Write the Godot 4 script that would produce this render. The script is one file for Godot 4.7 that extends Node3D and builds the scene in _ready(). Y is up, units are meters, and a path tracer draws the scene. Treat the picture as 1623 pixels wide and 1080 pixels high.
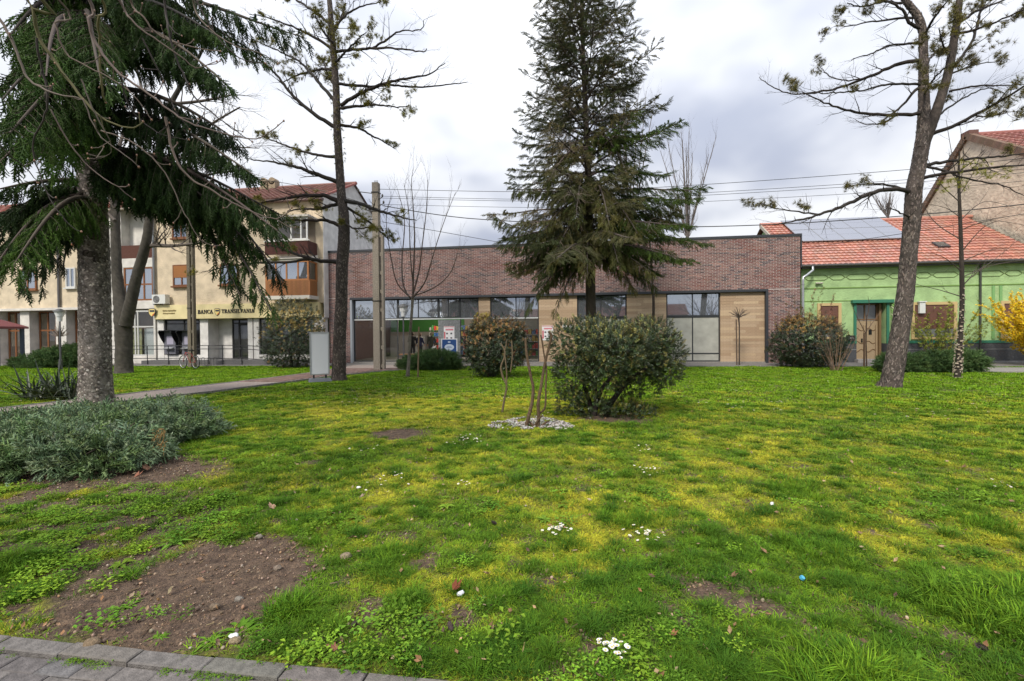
extends Node3D
# A park lawn in front of a brick supermarket, between a bank and a green house. World axes follow the street: facades face +z.

const F_PX := 721.0
const EYE := Vector3(0, 1.6, 0)
var cam_basis: Basis
var names := {}
var rng := RandomNumberGenerator.new()
var noise := FastNoiseLite.new()

class MB:
	var v := PackedVector3Array()
	var n := PackedVector3Array()
	var c := PackedColorArray()
	var ix := PackedInt32Array()
	var col := Color(1, 1, 1)
	func quad(a: Vector3, b: Vector3, cc: Vector3, d: Vector3, out: Vector3) -> void:
		var nn := (cc - a).cross(b - a) + (d - a).cross(cc - a)
		if nn.length_squared() < 1e-18:
			return
		nn = nn.normalized()
		var k := v.size()
		if nn.dot(out) < 0.0:
			nn = -nn
			v.append(a); v.append(d); v.append(cc); v.append(b)
		else:
			v.append(a); v.append(b); v.append(cc); v.append(d)
		for q in 4:
			n.append(nn); c.append(col)
		ix.append(k); ix.append(k + 1); ix.append(k + 2); ix.append(k); ix.append(k + 2); ix.append(k + 3)
	func tri(a: Vector3, b: Vector3, cc: Vector3, out: Vector3) -> void:
		var nn := (cc - a).cross(b - a).normalized()
		var k := v.size()
		if nn.dot(out) < 0.0:
			nn = -nn
			v.append(a); v.append(cc); v.append(b)
		else:
			v.append(a); v.append(b); v.append(cc)
		for q in 3:
			n.append(nn); c.append(col); ix.append(k + q)
	func box(ctr: Vector3, size: Vector3, bs := Basis()) -> void:
		var x := bs.x * size.x * 0.5
		var y := bs.y * size.y * 0.5
		var z := bs.z * size.z * 0.5
		quad(ctr + x - y - z, ctr + x + y - z, ctr + x + y + z, ctr + x - y + z, x)
		quad(ctr - x - y - z, ctr - x + y - z, ctr - x + y + z, ctr - x - y + z, -x)
		quad(ctr + y - x - z, ctr + y + x - z, ctr + y + x + z, ctr + y - x + z, y)
		quad(ctr - y - x - z, ctr - y + x - z, ctr - y + x + z, ctr - y - x + z, -y)
		quad(ctr + z - x - y, ctr + z + x - y, ctr + z + x + y, ctr + z - x + y, z)
		quad(ctr - z - x - y, ctr - z + x - y, ctr - z + x + y, ctr - z - x + y, -z)
	func bx(x0: float, x1: float, y0: float, y1: float, z0: float, z1: float) -> void:
		box(Vector3(x0 + x1, y0 + y1, z0 + z1) * 0.5, Vector3(absf(x1 - x0), absf(y1 - y0), absf(z1 - z0)))
	# a box whose top edges are chamfered by b
	func slab(ctr: Vector3, size: Vector3, b: float) -> void:
		var hx := size.x * 0.5
		var hz := size.z * 0.5
		var t := ctr.y + size.y * 0.5
		var lo := ctr.y - size.y * 0.5
		var A := [Vector3(ctr.x - hx, lo, ctr.z - hz), Vector3(ctr.x + hx, lo, ctr.z - hz), Vector3(ctr.x + hx, lo, ctr.z + hz), Vector3(ctr.x - hx, lo, ctr.z + hz)]
		var T := []
		for i in 4:
			var p: Vector3 = A[i]
			T.append(Vector3(ctr.x + signf(p.x - ctr.x) * (hx - b), t, ctr.z + signf(p.z - ctr.z) * (hz - b)))
		for i in 4:
			var j := (i + 1) % 4
			var o: Vector3 = (A[i] + A[j]) * 0.5 - Vector3(ctr.x, lo, ctr.z)
			var ai: Vector3 = A[i]
			var aj: Vector3 = A[j]
			var mi := Vector3(ai.x, t - b, ai.z)
			var mj := Vector3(aj.x, t - b, aj.z)
			quad(ai, aj, mj, mi, o)
			quad(mi, mj, T[j], T[i], o + Vector3(0, o.length(), 0))
		quad(T[0], T[1], T[2], T[3], Vector3.UP)
	func tube(pts: PackedVector3Array, rad: PackedFloat32Array, sides: int, caps := true) -> void:
		var m := pts.size()
		if m < 2:
			return
		var base := v.size()
		var t := (pts[1] - pts[0]).normalized()
		var u := t.cross(Vector3(0.31, 0.2, 0.93)).normalized()
		for i in m:
			var tt := t
			if i == 0:
				tt = (pts[1] - pts[0]).normalized()
			elif i == m - 1:
				tt = (pts[i] - pts[i - 1]).normalized()
			else:
				tt = (pts[i + 1] - pts[i - 1]).normalized()
			u = (u - tt * u.dot(tt)).normalized()
			var w := tt.cross(u)
			var r := rad[i]
			for j in sides:
				var a := TAU * j / sides
				var o := u * cos(a) + w * sin(a)
				v.append(pts[i] + o * r); n.append(o); c.append(col)
		for i in m - 1:
			for j in sides:
				var a0 := base + i * sides + j
				var b0 := base + i * sides + (j + 1) % sides
				ix.append(a0); ix.append(a0 + sides); ix.append(b0)
				ix.append(b0); ix.append(a0 + sides); ix.append(b0 + sides)
		if caps and rad[m - 1] > 0.004:
			cap(base + (m - 1) * sides, sides, (pts[m - 1] - pts[m - 2]).normalized())
		if caps and rad[0] > 0.004:
			cap(base, sides, (pts[0] - pts[1]).normalized())
	func cap(first: int, sides: int, out: Vector3) -> void:
		var ctr := Vector3.ZERO
		for j in sides:
			ctr += v[first + j] / sides
		for j in sides:
			tri(ctr, v[first + j], v[first + (j + 1) % sides], out)
	func rod(a: Vector3, b: Vector3, r: float, sides := 6) -> void:
		tube(PackedVector3Array([a, b]), PackedFloat32Array([r, r]), sides)
	# extruded outline: pts in the plane of ax, ay, pushed along ax x ay by d
	func prism(o: Vector3, ax: Vector3, ay: Vector3, pts: PackedVector2Array, d: Vector3) -> void:
		var tr := Geometry2D.triangulate_polygon(pts)
		for k in range(0, tr.size(), 3):
			var p := []
			for q in 3:
				p.append(o + ax * pts[tr[k + q]].x + ay * pts[tr[k + q]].y)
			tri(p[0] + d, p[1] + d, p[2] + d, d)
			tri(p[0], p[1], p[2], -d)
		var mid := Vector2.ZERO
		for p2 in pts:
			mid += p2 / pts.size()
		for k in pts.size():
			var q2 := pts[(k + 1) % pts.size()]
			var p3 := pts[k]
			var e := q2 - p3
			var nn := Vector2(e.y, -e.x)
			if Geometry2D.is_polygon_clockwise(pts):
				nn = -nn
			var a := o + ax * p3.x + ay * p3.y
			var b := o + ax * q2.x + ay * q2.y
			quad(a, b, b + d, a + d, ax * nn.x + ay * nn.y)
	func ball(ctr: Vector3, r: Vector3, seg := 8, rings := 6) -> void:
		var base := v.size()
		for i in rings + 1:
			var ph := PI * i / rings
			for j in seg:
				var th := TAU * j / seg
				var o := Vector3(sin(ph) * cos(th), cos(ph), sin(ph) * sin(th))
				v.append(ctr + o * r); n.append((o / r).normalized()); c.append(col)
		for i in rings:
			for j in seg:
				var a := base + i * seg + j
				var b := base + i * seg + (j + 1) % seg
				ix.append(a); ix.append(a + seg); ix.append(b)
				ix.append(b); ix.append(a + seg); ix.append(b + seg)
	func mesh() -> ArrayMesh:
		var arr := []
		arr.resize(Mesh.ARRAY_MAX)
		arr[Mesh.ARRAY_VERTEX] = v
		arr[Mesh.ARRAY_NORMAL] = n
		arr[Mesh.ARRAY_COLOR] = c
		arr[Mesh.ARRAY_INDEX] = ix
		var m := ArrayMesh.new()
		m.add_surface_from_arrays(Mesh.PRIMITIVE_TRIANGLES, arr)
		return m

# ---- photograph pixel -> place
func ray(px: float, py: float) -> Vector3:
	return cam_basis * Vector3((px - 811.5) / F_PX, -(py - 540.0) / F_PX, -1.0)
func on_ground(px: float, py: float, h := 0.0) -> Vector3:
	var d := ray(px, py)
	return EYE + d * ((h - EYE.y) / d.y)
func on_z(px: float, py: float, z: float) -> Vector3:
	var d := ray(px, py)
	return EYE + d * (z / d.z)
# the same for radii: off the axis a wide lens draws round things wider
func rpp(p: Vector3) -> float:
	var q := cam_basis.inverse() * (p - EYE)
	return -q.z / F_PX * (-q.z / Vector2(q.x, q.z).length())
func mpp(p: Vector3) -> float:
	return -(cam_basis.inverse() * (p - EYE)).z / F_PX

# ---- naming and metas
func numbered(called: String) -> String:
	var k: int = names.get(called, 0)
	names[called] = k + 1
	return called if k == 0 else "%s_%03d" % [called, k]
func tag(o: Node, label: String, category: String, group := "") -> void:
	o.set_meta("label", label)
	o.set_meta("category", category)
	if group != "":
		o.set_meta("group", group)
func thing(called: String, label: String, category: String, at := Vector3.ZERO, group := "") -> Node3D:
	var o := Node3D.new()
	o.name = numbered(called)
	add_child(o, true)
	o.position = at
	tag(o, label, category, group)
	return o
# mb is in world axes; parts keep them by being moved back against their thing
func part(called: String, mb: MB, m: Material, parent: Node3D = self) -> MeshInstance3D:
	return part_mesh(called, mb.mesh(), m, parent)
func part_mesh(called: String, me: Mesh, m: Material, parent: Node3D = self) -> MeshInstance3D:
	var o := MeshInstance3D.new()
	o.name = numbered(called) if parent == self else called
	o.mesh = me
	o.material_override = m
	parent.add_child(o, true)
	if parent != self:
		var q: Node = parent
		var off := Vector3.ZERO
		while q != self:
			off += (q as Node3D).position
			q = q.get_parent()
		o.position = -off
	return o
func structure(called: String, mb: MB, m: Material) -> MeshInstance3D:
	var o := part(called, mb, m)
	o.set_meta("kind", "structure")
	return o
func many(called: String, me: Mesh, m: Material, xf: Array, cols: PackedColorArray, parent: Node3D = self) -> MultiMeshInstance3D:
	var mm := MultiMesh.new()
	mm.transform_format = MultiMesh.TRANSFORM_3D
	mm.use_colors = true
	mm.mesh = me
	mm.instance_count = xf.size()
	for i in xf.size():
		mm.set_instance_transform(i, xf[i])
		mm.set_instance_color(i, cols[i])
	var o := MultiMeshInstance3D.new()
	o.name = numbered(called) if parent == self else called
	o.multimesh = mm
	o.material_override = m
	parent.add_child(o, true)
	if parent != self:
		o.position = -parent.position
	o.set_meta("kind", "stuff")
	return o

# ---- materials
var tex_cache := {}
func noise_tex(key: String, kind: int, freq: float, lo: float, hi: float, octaves := 4, normal := false, bump := 6.0, size := 512) -> NoiseTexture2D:
	if tex_cache.has(key):
		return tex_cache[key]
	var f := FastNoiseLite.new()
	f.noise_type = kind as FastNoiseLite.NoiseType
	f.frequency = freq
	f.fractal_octaves = octaves
	f.seed = key.hash() % 1000
	var t := NoiseTexture2D.new()
	t.width = size; t.height = size
	t.seamless = true
	t.noise = f
	if normal:
		t.as_normal_map = true
		t.bump_strength = bump
	else:
		var g := Gradient.new()
		g.set_color(0, Color(lo, lo, lo)); g.set_color(1, Color(hi, hi, hi))
		t.color_ramp = g
	tex_cache[key] = t
	return t
func lin(r: float, g: float, b: float) -> Color:
	return Color(r, g, b).linear_to_srgb()
func mat(col: Color, rough := 0.8, metal := 0.0) -> StandardMaterial3D:
	var m := StandardMaterial3D.new()
	m.albedo_color = Color(col.r, col.g, col.b).linear_to_srgb()
	m.roughness = rough
	m.metallic = metal
	return m
func vmat(rough := 0.85) -> StandardMaterial3D:
	var m := mat(Color.WHITE, rough)
	m.vertex_color_use_as_albedo = true
	return m
func textured(m: StandardMaterial3D, t: Texture2D, scale: float, nt: Texture2D = null, nscale := 1.0) -> StandardMaterial3D:
	m.albedo_texture = t
	m.uv1_triplanar = true
	m.uv1_world_triplanar = true
	m.uv1_scale = Vector3.ONE * scale
	if nt:
		m.normal_enabled = true
		m.normal_texture = nt
		m.normal_scale = nscale
	return m
func plaster(col: Color, rough := 0.9) -> StandardMaterial3D:
	var m := textured(mat(col, rough), noise_tex("plaster", FastNoiseLite.TYPE_SIMPLEX_SMOOTH, 0.012, 0.84, 1.0, 5), 0.22, noise_tex("plaster_n", FastNoiseLite.TYPE_SIMPLEX_SMOOTH, 0.08, 0, 1, 4, true, 3.0), 0.5)
	return m
var M := {}
func make_materials() -> void:
	var T := FastNoiseLite.TYPE_SIMPLEX_SMOOTH
	M.plain = vmat(0.85)
	M.satin = vmat(0.5)
	M.gloss = vmat(0.25)
	M.foliage = vmat(0.38)
	M.foliage.backlight = Color(0.35, 0.35, 0.35)
	M.needle = vmat(0.6)
	M.needle.metallic_specular = 0.3
	M.needle.backlight = Color(0.15, 0.15, 0.15)
	M.grass = vmat(0.7)
	M.grass.metallic_specular = 0.15
	M.grass.backlight = Color(0.5, 0.5, 0.5)
	M.bark = textured(vmat(0.95), noise_tex("bark", T, 0.05, 0.45, 1.0, 4), 2.2, noise_tex("bark_n", T, 0.06, 0, 1, 4, true, 9.0), 0.9)
	M.soil = textured(vmat(1.0), noise_tex("soil", T, 0.05, 0.55, 1.0, 5), 1.3, noise_tex("soil_n", T, 0.1, 0, 1, 4, true, 10.0), 0.9)
	M.concrete = textured(vmat(0.9), noise_tex("concrete", T, 0.03, 0.7, 1.0, 5), 1.1, noise_tex("concrete_n", T, 0.15, 0, 1, 3, true, 4.0), 0.6)
	M.paint = vmat(0.55)
	M.metal = vmat(0.4)
	M.metal.metallic = 0.7
	M.glass = mat(Color(0.07, 0.08, 0.08), 0.02)
	M.glass.transparency = BaseMaterial3D.TRANSPARENCY_ALPHA
	M.glass.albedo_color.a = 0.08
	M.glass.metallic = 0.0
	# sun-control glass of the upper lights: coated, mirrors the sky
	M.coated_glass = mat(Color(0.46, 0.5, 0.56), 0.02)
	M.coated_glass.transparency = BaseMaterial3D.TRANSPARENCY_ALPHA
	M.coated_glass.albedo_color.a = 0.1
	M.coated_glass.metallic = 0.82
	M.wood = textured(vmat(0.6), noise_tex("wood", T, 0.03, 0.72, 1.0, 4), 1.4)
	M.wood.uv1_scale = Vector3(0.5, 6.0, 0.5)

# ---- camera, sky, sun
func make_view() -> void:
	var cam := Camera3D.new()
	cam.name = "camera"
	cam.position = EYE
	cam.rotation_degrees = Vector3(-0.715, 8.0, -0.5)
	cam_basis = Basis.from_euler(cam.rotation, EULER_ORDER_YXZ)
	cam.fov = rad_to_deg(2.0 * atan(540.0 / F_PX))
	cam.near = 0.05
	cam.far = 900.0
	add_child(cam)
	cam.current = true
	var W := 1024
	var img := Image.create_empty(W, W / 2, false, Image.FORMAT_RGBF)
	var f := FastNoiseLite.new()
	f.seed = 11
	f.noise_type = FastNoiseLite.TYPE_SIMPLEX_SMOOTH
	f.frequency = 1.0
	f.fractal_octaves = 5
	f.fractal_gain = 0.5
	for j in W / 2:
		var el := (0.5 - (j + 0.5) / (W / 2.0)) * PI
		for i in W:
			var az := (i + 0.5) / W * TAU
			var e := maxf(el, 0.0)
			# clouds lie in a sheet: look it up where the line of sight meets it
			var r := 1.0 / (sin(e) + 0.28)
			var x := sin(az) * cos(e) * r
			var z := cos(az) * cos(e) * r
			var k := f.get_noise_3d(x * 0.75 + 3.1, 0.3, z * 0.75 + 1.7) * 0.5 + 0.5
			var k2 := f.get_noise_3d(x * 2.2 + 9.0, 5.3, z * 2.2) * 0.5 + 0.5
			var t := smoothstep(0.36, 0.66, k * 0.72 + k2 * 0.28 + sin(e) * 0.10)
			var dark := Color(0.215, 0.235, 0.29)
			var light := Color(0.42, 0.43, 0.45)
			var c := dark.lerp(light, t)
			var up := 0.8 + 0.9 * sin(e)
			img.set_pixel(i, j, Color(c.r * up, c.g * up, c.b * up))
	var sm := PanoramaSkyMaterial.new()
	sm.panorama = ImageTexture.create_from_image(img)
	sm.filter = true
	var sky := Sky.new()
	sky.sky_material = sm
	var env := Environment.new()
	env.background_mode = Environment.BG_SKY
	env.sky = sky
	env.background_energy_multiplier = 1.0
	env.tonemap_mode = Environment.TONE_MAPPER_LINEAR
	env.tonemap_exposure = 2.35
	env.sdfgi_enabled = true
	env.ssao_enabled = true
	env.ssil_enabled = true
	var we := WorldEnvironment.new()
	we.name = "environment"
	we.environment = env
	add_child(we)
	var sun := DirectionalLight3D.new()
	sun.name = "sun"
	sun.light_energy = 0.5
	sun.light_color = Color(1.0, 0.97, 0.92)
	sun.light_angular_distance = 12.0
	sun.shadow_enabled = true
	sun.rotation_degrees = Vector3(-44, -22, 0)
	add_child(sun)

func rf(a: float, b: float) -> float:
	return rng.randf_range(a, b)
func rdir() -> Vector3:
	var z := rf(-1, 1)
	var a := rf(0, TAU)
	var r := sqrt(1 - z * z)
	return Vector3(r * cos(a), z, r * sin(a))
func jitter(c: Color, s: float) -> Color:
	var k := 1.0 + rf(-s, s)
	return Color(c.r * k * (1 + rf(-s, s) * 0.4), c.g * k, c.b * k * (1 + rf(-s, s) * 0.4))

var clock := 0
func stage(called: String) -> void:
	print(called, " ", Time.get_ticks_msec() - clock, " ms")
	clock = Time.get_ticks_msec()
	rng.seed = called.hash() % 100000

func _ready() -> void:
	rng.seed = 2024
	noise.seed = 5
	noise.noise_type = FastNoiseLite.TYPE_SIMPLEX_SMOOTH
	noise.frequency = 1.0
	noise.fractal_octaves = 3
	make_view()
	make_materials()
	stage("ground_and_paths")
	ground_and_paths()
	stage("store")
	store()
	stage("bank")
	bank()
	stage("green_house")
	green_house()
	stage("left_trees")
	left_trees()
	stage("pines")
	pines()
	stage("central_spruce")
	central_spruce()
	stage("small_trees")
	small_trees()
	stage("bushes")
	bushes()
	stage("street_things")
	street_things()
	stage("lawn_cover")
	lawn_cover()
	stage("lawn_bits")
	lawn_bits()
	stage("behind_the_eye")
	behind_the_eye()
	stage("end")

# ---- the lawn's fields
const PATH_Z := [3.0, -2.0, -5.0, -8.1, -9.1, -11.8, -14.2, -16.9, -19.15, -23.2]
const PATH_R := [-14.2, -13.2, -12.3, -11.6, -11.4, -10.45, -10.0, -9.5, -8.7, -5.0]
const PATH_L := [-16.2, -15.2, -14.2, -13.0, -12.75, -12.35, -11.8, -11.4, -11.3, -11.95]
func along(z: float, xs: Array) -> float:
	for i in PATH_Z.size() - 1:
		if z <= PATH_Z[i] and z >= PATH_Z[i + 1]:
			return lerpf(xs[i], xs[i + 1], (PATH_Z[i] - z) / (PATH_Z[i] - PATH_Z[i + 1]))
	return -99.0
func on_path(x: float, z: float) -> bool:
	if z < -22.85:
		return true
	if x > 15.3 and z < -19.75 and z > -22.0:
		return true
	return x > along(z, PATH_L) and x < along(z, PATH_R)
func blob(x: float, z: float, cx: float, cz: float, rx: float, rz: float, turn := 0.0) -> float:
	var d := Vector2(x - cx, z - cz).rotated(turn)
	var q := sqrt(d.x * d.x / (rx * rx) + d.y * d.y / (rz * rz))
	return clampf((1.15 - q) * 3.0, 0.0, 1.0)
func dirt(x: float, z: float) -> float:
	var nz := noise.get_noise_2d(x * 2.3, z * 2.3) * 0.35
	var u := x + nz * 0.5
	var w := z + nz * 0.4
	var d := blob(u, w, -2.32, -2.62, 0.62, 0.72, 0.5)
	d = maxf(d, blob(u, w, -2.75, -2.35, 0.42, 0.34))
	d = maxf(d, blob(u, w, -2.86, -7.12, 0.5, 0.42))
	d = maxf(d, blob(u, w, -6.6, -5.0, 2.5, 0.8, -0.12))
	d = maxf(d, blob(u, w, 0.7, -8.75, 0.7, 0.45))
	if z > -6.0:
		var p := noise.get_noise_2d(x * 1.7 + 40.0, z * 1.7) + 0.5 * noise.get_noise_2d(x * 6.0, z * 6.0 + 9.0)
		var bias := 0.0
		bias += 0.62 * blob(x, z, -4.5, -3.3, 1.9, 1.0, -0.3)
		bias += 0.14 * blob(x, z, 1.3, -2.5, 0.9, 0.6)
		bias += 0.12 * blob(x, z, 0.0, -2.6, 2.0, 0.7)
		bias += 0.15 * blob(x, z, -1.3, -3.0, 1.0, 0.8)
		d = maxf(d, clampf((p + bias - 0.42) * 4.0, 0.0, 1.0) * 0.9)
	return d
func mossy(x: float, z: float) -> float:
	var p := 0.6 * noise.get_noise_2d(x * 0.7 + 13.0, z * 0.7 + 2.0) + 0.65 * noise.get_noise_2d(x * 2.4, z * 2.4 + 31.0) + 0.5 * noise.get_noise_2d(x * 7.0 + 3.0, z * 7.0)
	p += 0.42 * blob(x, z, -2.6, -9.6, 3.8, 2.2) + 0.22 * blob(x, z, 0.5, -5.0, 3.0, 1.5) - 0.35 * blob(x, z, 2.0, -2.6, 2.5, 0.9) + 0.1 * blob(x, z, 5.0, -8.0, 4.0, 3.0)
	if z < -13.0:
		p -= 0.28
	return clampf(p * 1.2 + 0.28, 0.0, 1.0)
func lush(x: float, z: float) -> float:
	return clampf((0.5 * noise.get_noise_2d(x * 1.3 - 50.0, z * 1.3) + 0.9 * noise.get_noise_2d(x * 4.0, z * 4.0 - 17.0) + 0.4 * noise.get_noise_2d(x * 11.0, z * 11.0)) * 1.6 + 0.22, 0.0, 1.0)
func lawn_y(x: float, z: float) -> float:
	return 0.03 * noise.get_noise_2d(x * 0.35, z * 0.35 + 70.0) + 0.012 * noise.get_noise_2d(x * 1.9, z * 1.9)
func weeds(x: float, z: float) -> float:
	var p := noise.get_noise_2d(x * 1.1 + 80.0, z * 1.1 + 5.0)
	p += 0.75 * blob(x, z, -4.0, -2.9, 1.9, 0.9, -0.35) + 0.42 * blob(x, z, -0.5, -2.25, 1.6, 0.35) - 0.25
	p += 0.35 * blob(x, z, -3.2, -3.7, 1.6, 0.4, -0.3)
	p += 0.5 * noise.get_noise_2d(x * 3.7 + 11.0, z * 3.7) - 0.12
	return clampf(p * 2.2, 0.0, 1.0)

func lawn_patch(mb: MB, x0: float, x1: float, z0: float, z1: float, st: float) -> void:
	var nx := int(ceil((x1 - x0) / st))
	var nz := int(ceil((z1 - z0) / st))
	var base := mb.v.size()
	var fine := st < 0.06
	for j in nz + 1:
		for i in nx + 1:
			var x := x0 + (x1 - x0) * i / nx
			var z := z0 + (z1 - z0) * j / nz
			var d := dirt(x, z)
			var y := lawn_y(x, z)
			var t := noise.get_noise_2d(x * 21.0, z * 21.0 + 3.0)
			if fine:
				y += (0.004 + 0.012 * d) * t + 0.008 * d * noise.get_noise_2d(x * 55.0, z * 55.0)
			var soil := Color(0.12, 0.078, 0.052).lerp(Color(0.26, 0.175, 0.115), clampf(0.4 + 0.9 * noise.get_noise_2d(x * 9.0 + 5.0, z * 9.0) + 0.4 * noise.get_noise_2d(x * 40.0, z * 40.0), 0.0, 1.0))
			var ms := mossy(x, z)
			var turf := Color(0.1, 0.14, 0.018).lerp(Color(0.36, 0.335, 0.024), clampf(ms * 1.1 + 0.25 * t, 0.0, 1.0))
			mb.v.append(Vector3(x, y, z))
			mb.c.append(turf.lerp(soil, clampf(d * 1.25, 0.0, 1.0)))
			mb.n.append(Vector3.UP)
	for j in nz:
		for i in nx:
			var a := base + j * (nx + 1) + i
			mb.ix.append(a); mb.ix.append(a + 1); mb.ix.append(a + nx + 1)
			mb.ix.append(a + 1); mb.ix.append(a + nx + 2); mb.ix.append(a + nx + 1)
	for j in nz + 1:
		for i in nx + 1:
			var k := base + j * (nx + 1) + i
			var l := mb.v[base + j * (nx + 1) + maxi(i - 1, 0)]
			var r := mb.v[base + j * (nx + 1) + mini(i + 1, nx)]
			var u := mb.v[base + maxi(j - 1, 0) * (nx + 1) + i]
			var dd := mb.v[base + mini(j + 1, nz) * (nx + 1) + i]
			mb.n[k] = (dd - u).cross(r - l).normalized()

func ground_and_paths() -> void:
	var mb := MB.new()
	mb.col = Color(0.12, 0.11, 0.09)
	mb.quad(Vector3(-400, -0.12, -400), Vector3(400, -0.12, -400), Vector3(400, -0.12, 400), Vector3(-400, -0.12, 400), Vector3.UP)
	structure("ground", mb, M.soil)
	mb = MB.new()
	lawn_patch(mb, -6.0, 6.0, -8.0, -2.02, 0.032)
	lawn_patch(mb, -15.0, -6.0, -8.0, -2.02, 0.1)
	lawn_patch(mb, 6.0, 16.0, -8.0, -2.02, 0.1)
	lawn_patch(mb, -46.0, 42.0, -23.6, -8.0, 0.22)
	structure("lawn", mb, M.soil)
	# path between the two lawns, with edging stones
	mb = MB.new()
	var lpts := PackedVector3Array()
	var rpts := PackedVector3Array()
	var zz := 3.0
	while zz >= -23.2:
		lpts.append(Vector3(along(zz, PATH_L), 0.045, zz))
		rpts.append(Vector3(along(zz, PATH_R), 0.045, zz))
		zz -= 0.4
	mb.col = Color(0.34, 0.28, 0.25)
	for i in lpts.size() - 1:
		mb.quad(lpts[i], rpts[i], rpts[i + 1], lpts[i + 1], Vector3.UP)
	var path := structure("path", mb, M.concrete)
	for side in 2:
		var e := MB.new()
		e.col = Color(0.27, 0.25, 0.235)
		var ps := lpts if side == 0 else rpts
		for i in ps.size() - 1:
			var a := ps[i]
			var b := ps[i + 1]
			e.box((a + b) * 0.5 + Vector3(0, -0.03, 0), Vector3(0.09, 0.09, a.distance_to(b) - 0.01), Basis.looking_at(b - a))
		var eo := part("edging_stone", e, M.concrete, path)
		eo.set_meta("kind", "stuff")
	# pavers set in the path where it nears the store
	var pv := MB.new()
	for r in 30:
		var z := -14.5 - r * 0.21
		var xa := along(z, PATH_L) + 0.1
		var xb := along(z, PATH_R) - 0.1
		var x := xa + (0.1 if r % 2 else 0.0)
		while x + 0.2 < xb:
			pv.col = jitter(Color(0.23, 0.145, 0.12), 0.25)
			pv.slab(Vector3(x + 0.1, 0.05, z), Vector3(0.192, 0.03, 0.195), 0.008)
			x += 0.2
	part("paver", pv, M.concrete, path).set_meta("kind", "stuff")
	# sidewalk along the facades
	mb = MB.new()
	mb.col = Color(0.24, 0.225, 0.21)
	mb.bx(-60, 60, -0.1, 0.038, -25.6, -22.9)
	mb.col = Color(0.3, 0.29, 0.275)
	mb.bx(-60, -11.9, -0.1, 0.048, -22.9, -22.8)
	mb.bx(-4.9, 60, -0.1, 0.048, -22.9, -22.8)
	structure("sidewalk", mb, M.concrete)
	mb = MB.new()
	mb.col = Color(0.33, 0.31, 0.28)
	mb.bx(15.3, 40, -0.1, 0.04, -22.0, -19.75)
	structure("side_path", mb, M.concrete)
	# the pavement the photographer stands on: kerb stones and pavers, each a piece
	mb = MB.new()
	mb.col = Color(0.1, 0.085, 0.07)
	mb.bx(-30, 30, -0.1, -0.035, -2.02, -1.21)
	mb.col = Color(0.19, 0.18, 0.17)
	mb.bx(-30, 30, -0.1, 0.0, -1.21, 12)
	var pav := structure("pavement", mb, M.concrete)
	var sv := []
	var kv := []
	for k in 5:
		var s := MB.new()
		s.col = jitter(Color(0.185, 0.17, 0.158), 0.16)
		s.slab(Vector3.ZERO, Vector3(0.196, 0.07, 0.096), 0.005)
		sv.append(s.mesh())
		var q := MB.new()
		q.col = jitter(Color(0.2, 0.185, 0.172), 0.12)
		q.slab(Vector3.ZERO, Vector3(0.395, 0.09, 0.09), 0.006)
		kv.append(q.mesh())
	var x := -4.4
	while x < 3.6:
		var o := part_mesh("kerb_stone", kv[rng.randi() % 5], M.concrete, pav)
		o.position = Vector3(x, -0.03 + rf(-0.004, 0.006), -1.967)
		o.rotation = Vector3(rf(-0.02, 0.02), rf(-0.008, 0.008), rf(-0.01, 0.01))
		x += 0.402
	for r in 7:
		x = -4.1 + (0.1 if r % 2 else 0.0)
		while x < 3.1:
			var o := part_mesh("paver", sv[rng.randi() % 5], M.concrete, pav)
			o.position = Vector3(x, -0.038 + rf(-0.003, 0.003), -1.868 + r * 0.1005)
			o.rotation = Vector3(rf(-0.012, 0.012), rf(-0.01, 0.01), rf(-0.008, 0.008))
			x += 0.2005

# ---- grass, weeds and flowers
func blade(mb: MB, p: Vector3, dir: Vector3, h: float, w: float, bend: float) -> void:
	var side := dir.cross(Vector3.UP).normalized()
	if side.length() < 0.5:
		side = Vector3.RIGHT
	var out := Vector3(dir.x, 0, dir.z)
	var m := p + Vector3.UP * h * 0.55 + out * bend * h * 0.3
	var t := p + Vector3.UP * h * (1.0 - bend * 0.35) + out * bend * h
	var nn := (side.cross(m - p)).normalized()
	if nn.y < 0:
		nn = -nn
	mb.quad(p - side * w, p + side * w, m + side * w * 0.8, m - side * w * 0.8, nn)
	mb.tri(m - side * w * 0.8, m + side * w * 0.8, t, nn)
func tuft_mesh(nb: int, rad: float, h0: float, h1: float, w: float, straw: float, lean: float) -> ArrayMesh:
	var mb := MB.new()
	for i in nb:
		var a := rf(0, TAU)
		var r := rad * sqrt(rng.randf())
		var p := Vector3(cos(a) * r, -0.01, sin(a) * r)
		var b := a + rf(-0.9, 0.9)
		mb.col = jitter(Color(1, 1, 1), 0.45)
		if rng.randf() < straw:
			mb.col = Color(rf(2.6, 3.6), rf(1.7, 2.1), rf(3.0, 5.0))
		blade(mb, p, Vector3(cos(b), 0, sin(b)), rf(h0, h1), w * rf(0.7, 1.2), lean * rf(0.3, 1.3))
	return mb.mesh()
func leaf(mb: MB, p: Vector3, dir: Vector3, up: Vector3, l: float, w: float, curl := 0.15) -> void:
	var side := dir.cross(up).normalized()
	var nn := side.cross(dir).normalized()
	if nn.dot(up) < 0:
		nn = -nn
	var m := p + dir * l * 0.5 - nn * l * curl * 0.2
	var t := p + dir * l - nn * l * curl
	var ml := m + side * w * 0.5 + nn * w * 0.18
	var mr := m - side * w * 0.5 + nn * w * 0.18
	mb.tri(p, ml, m, nn); mb.tri(p, m, mr, nn); mb.tri(ml, t, m, nn); mb.tri(m, t, mr, nn)
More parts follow.
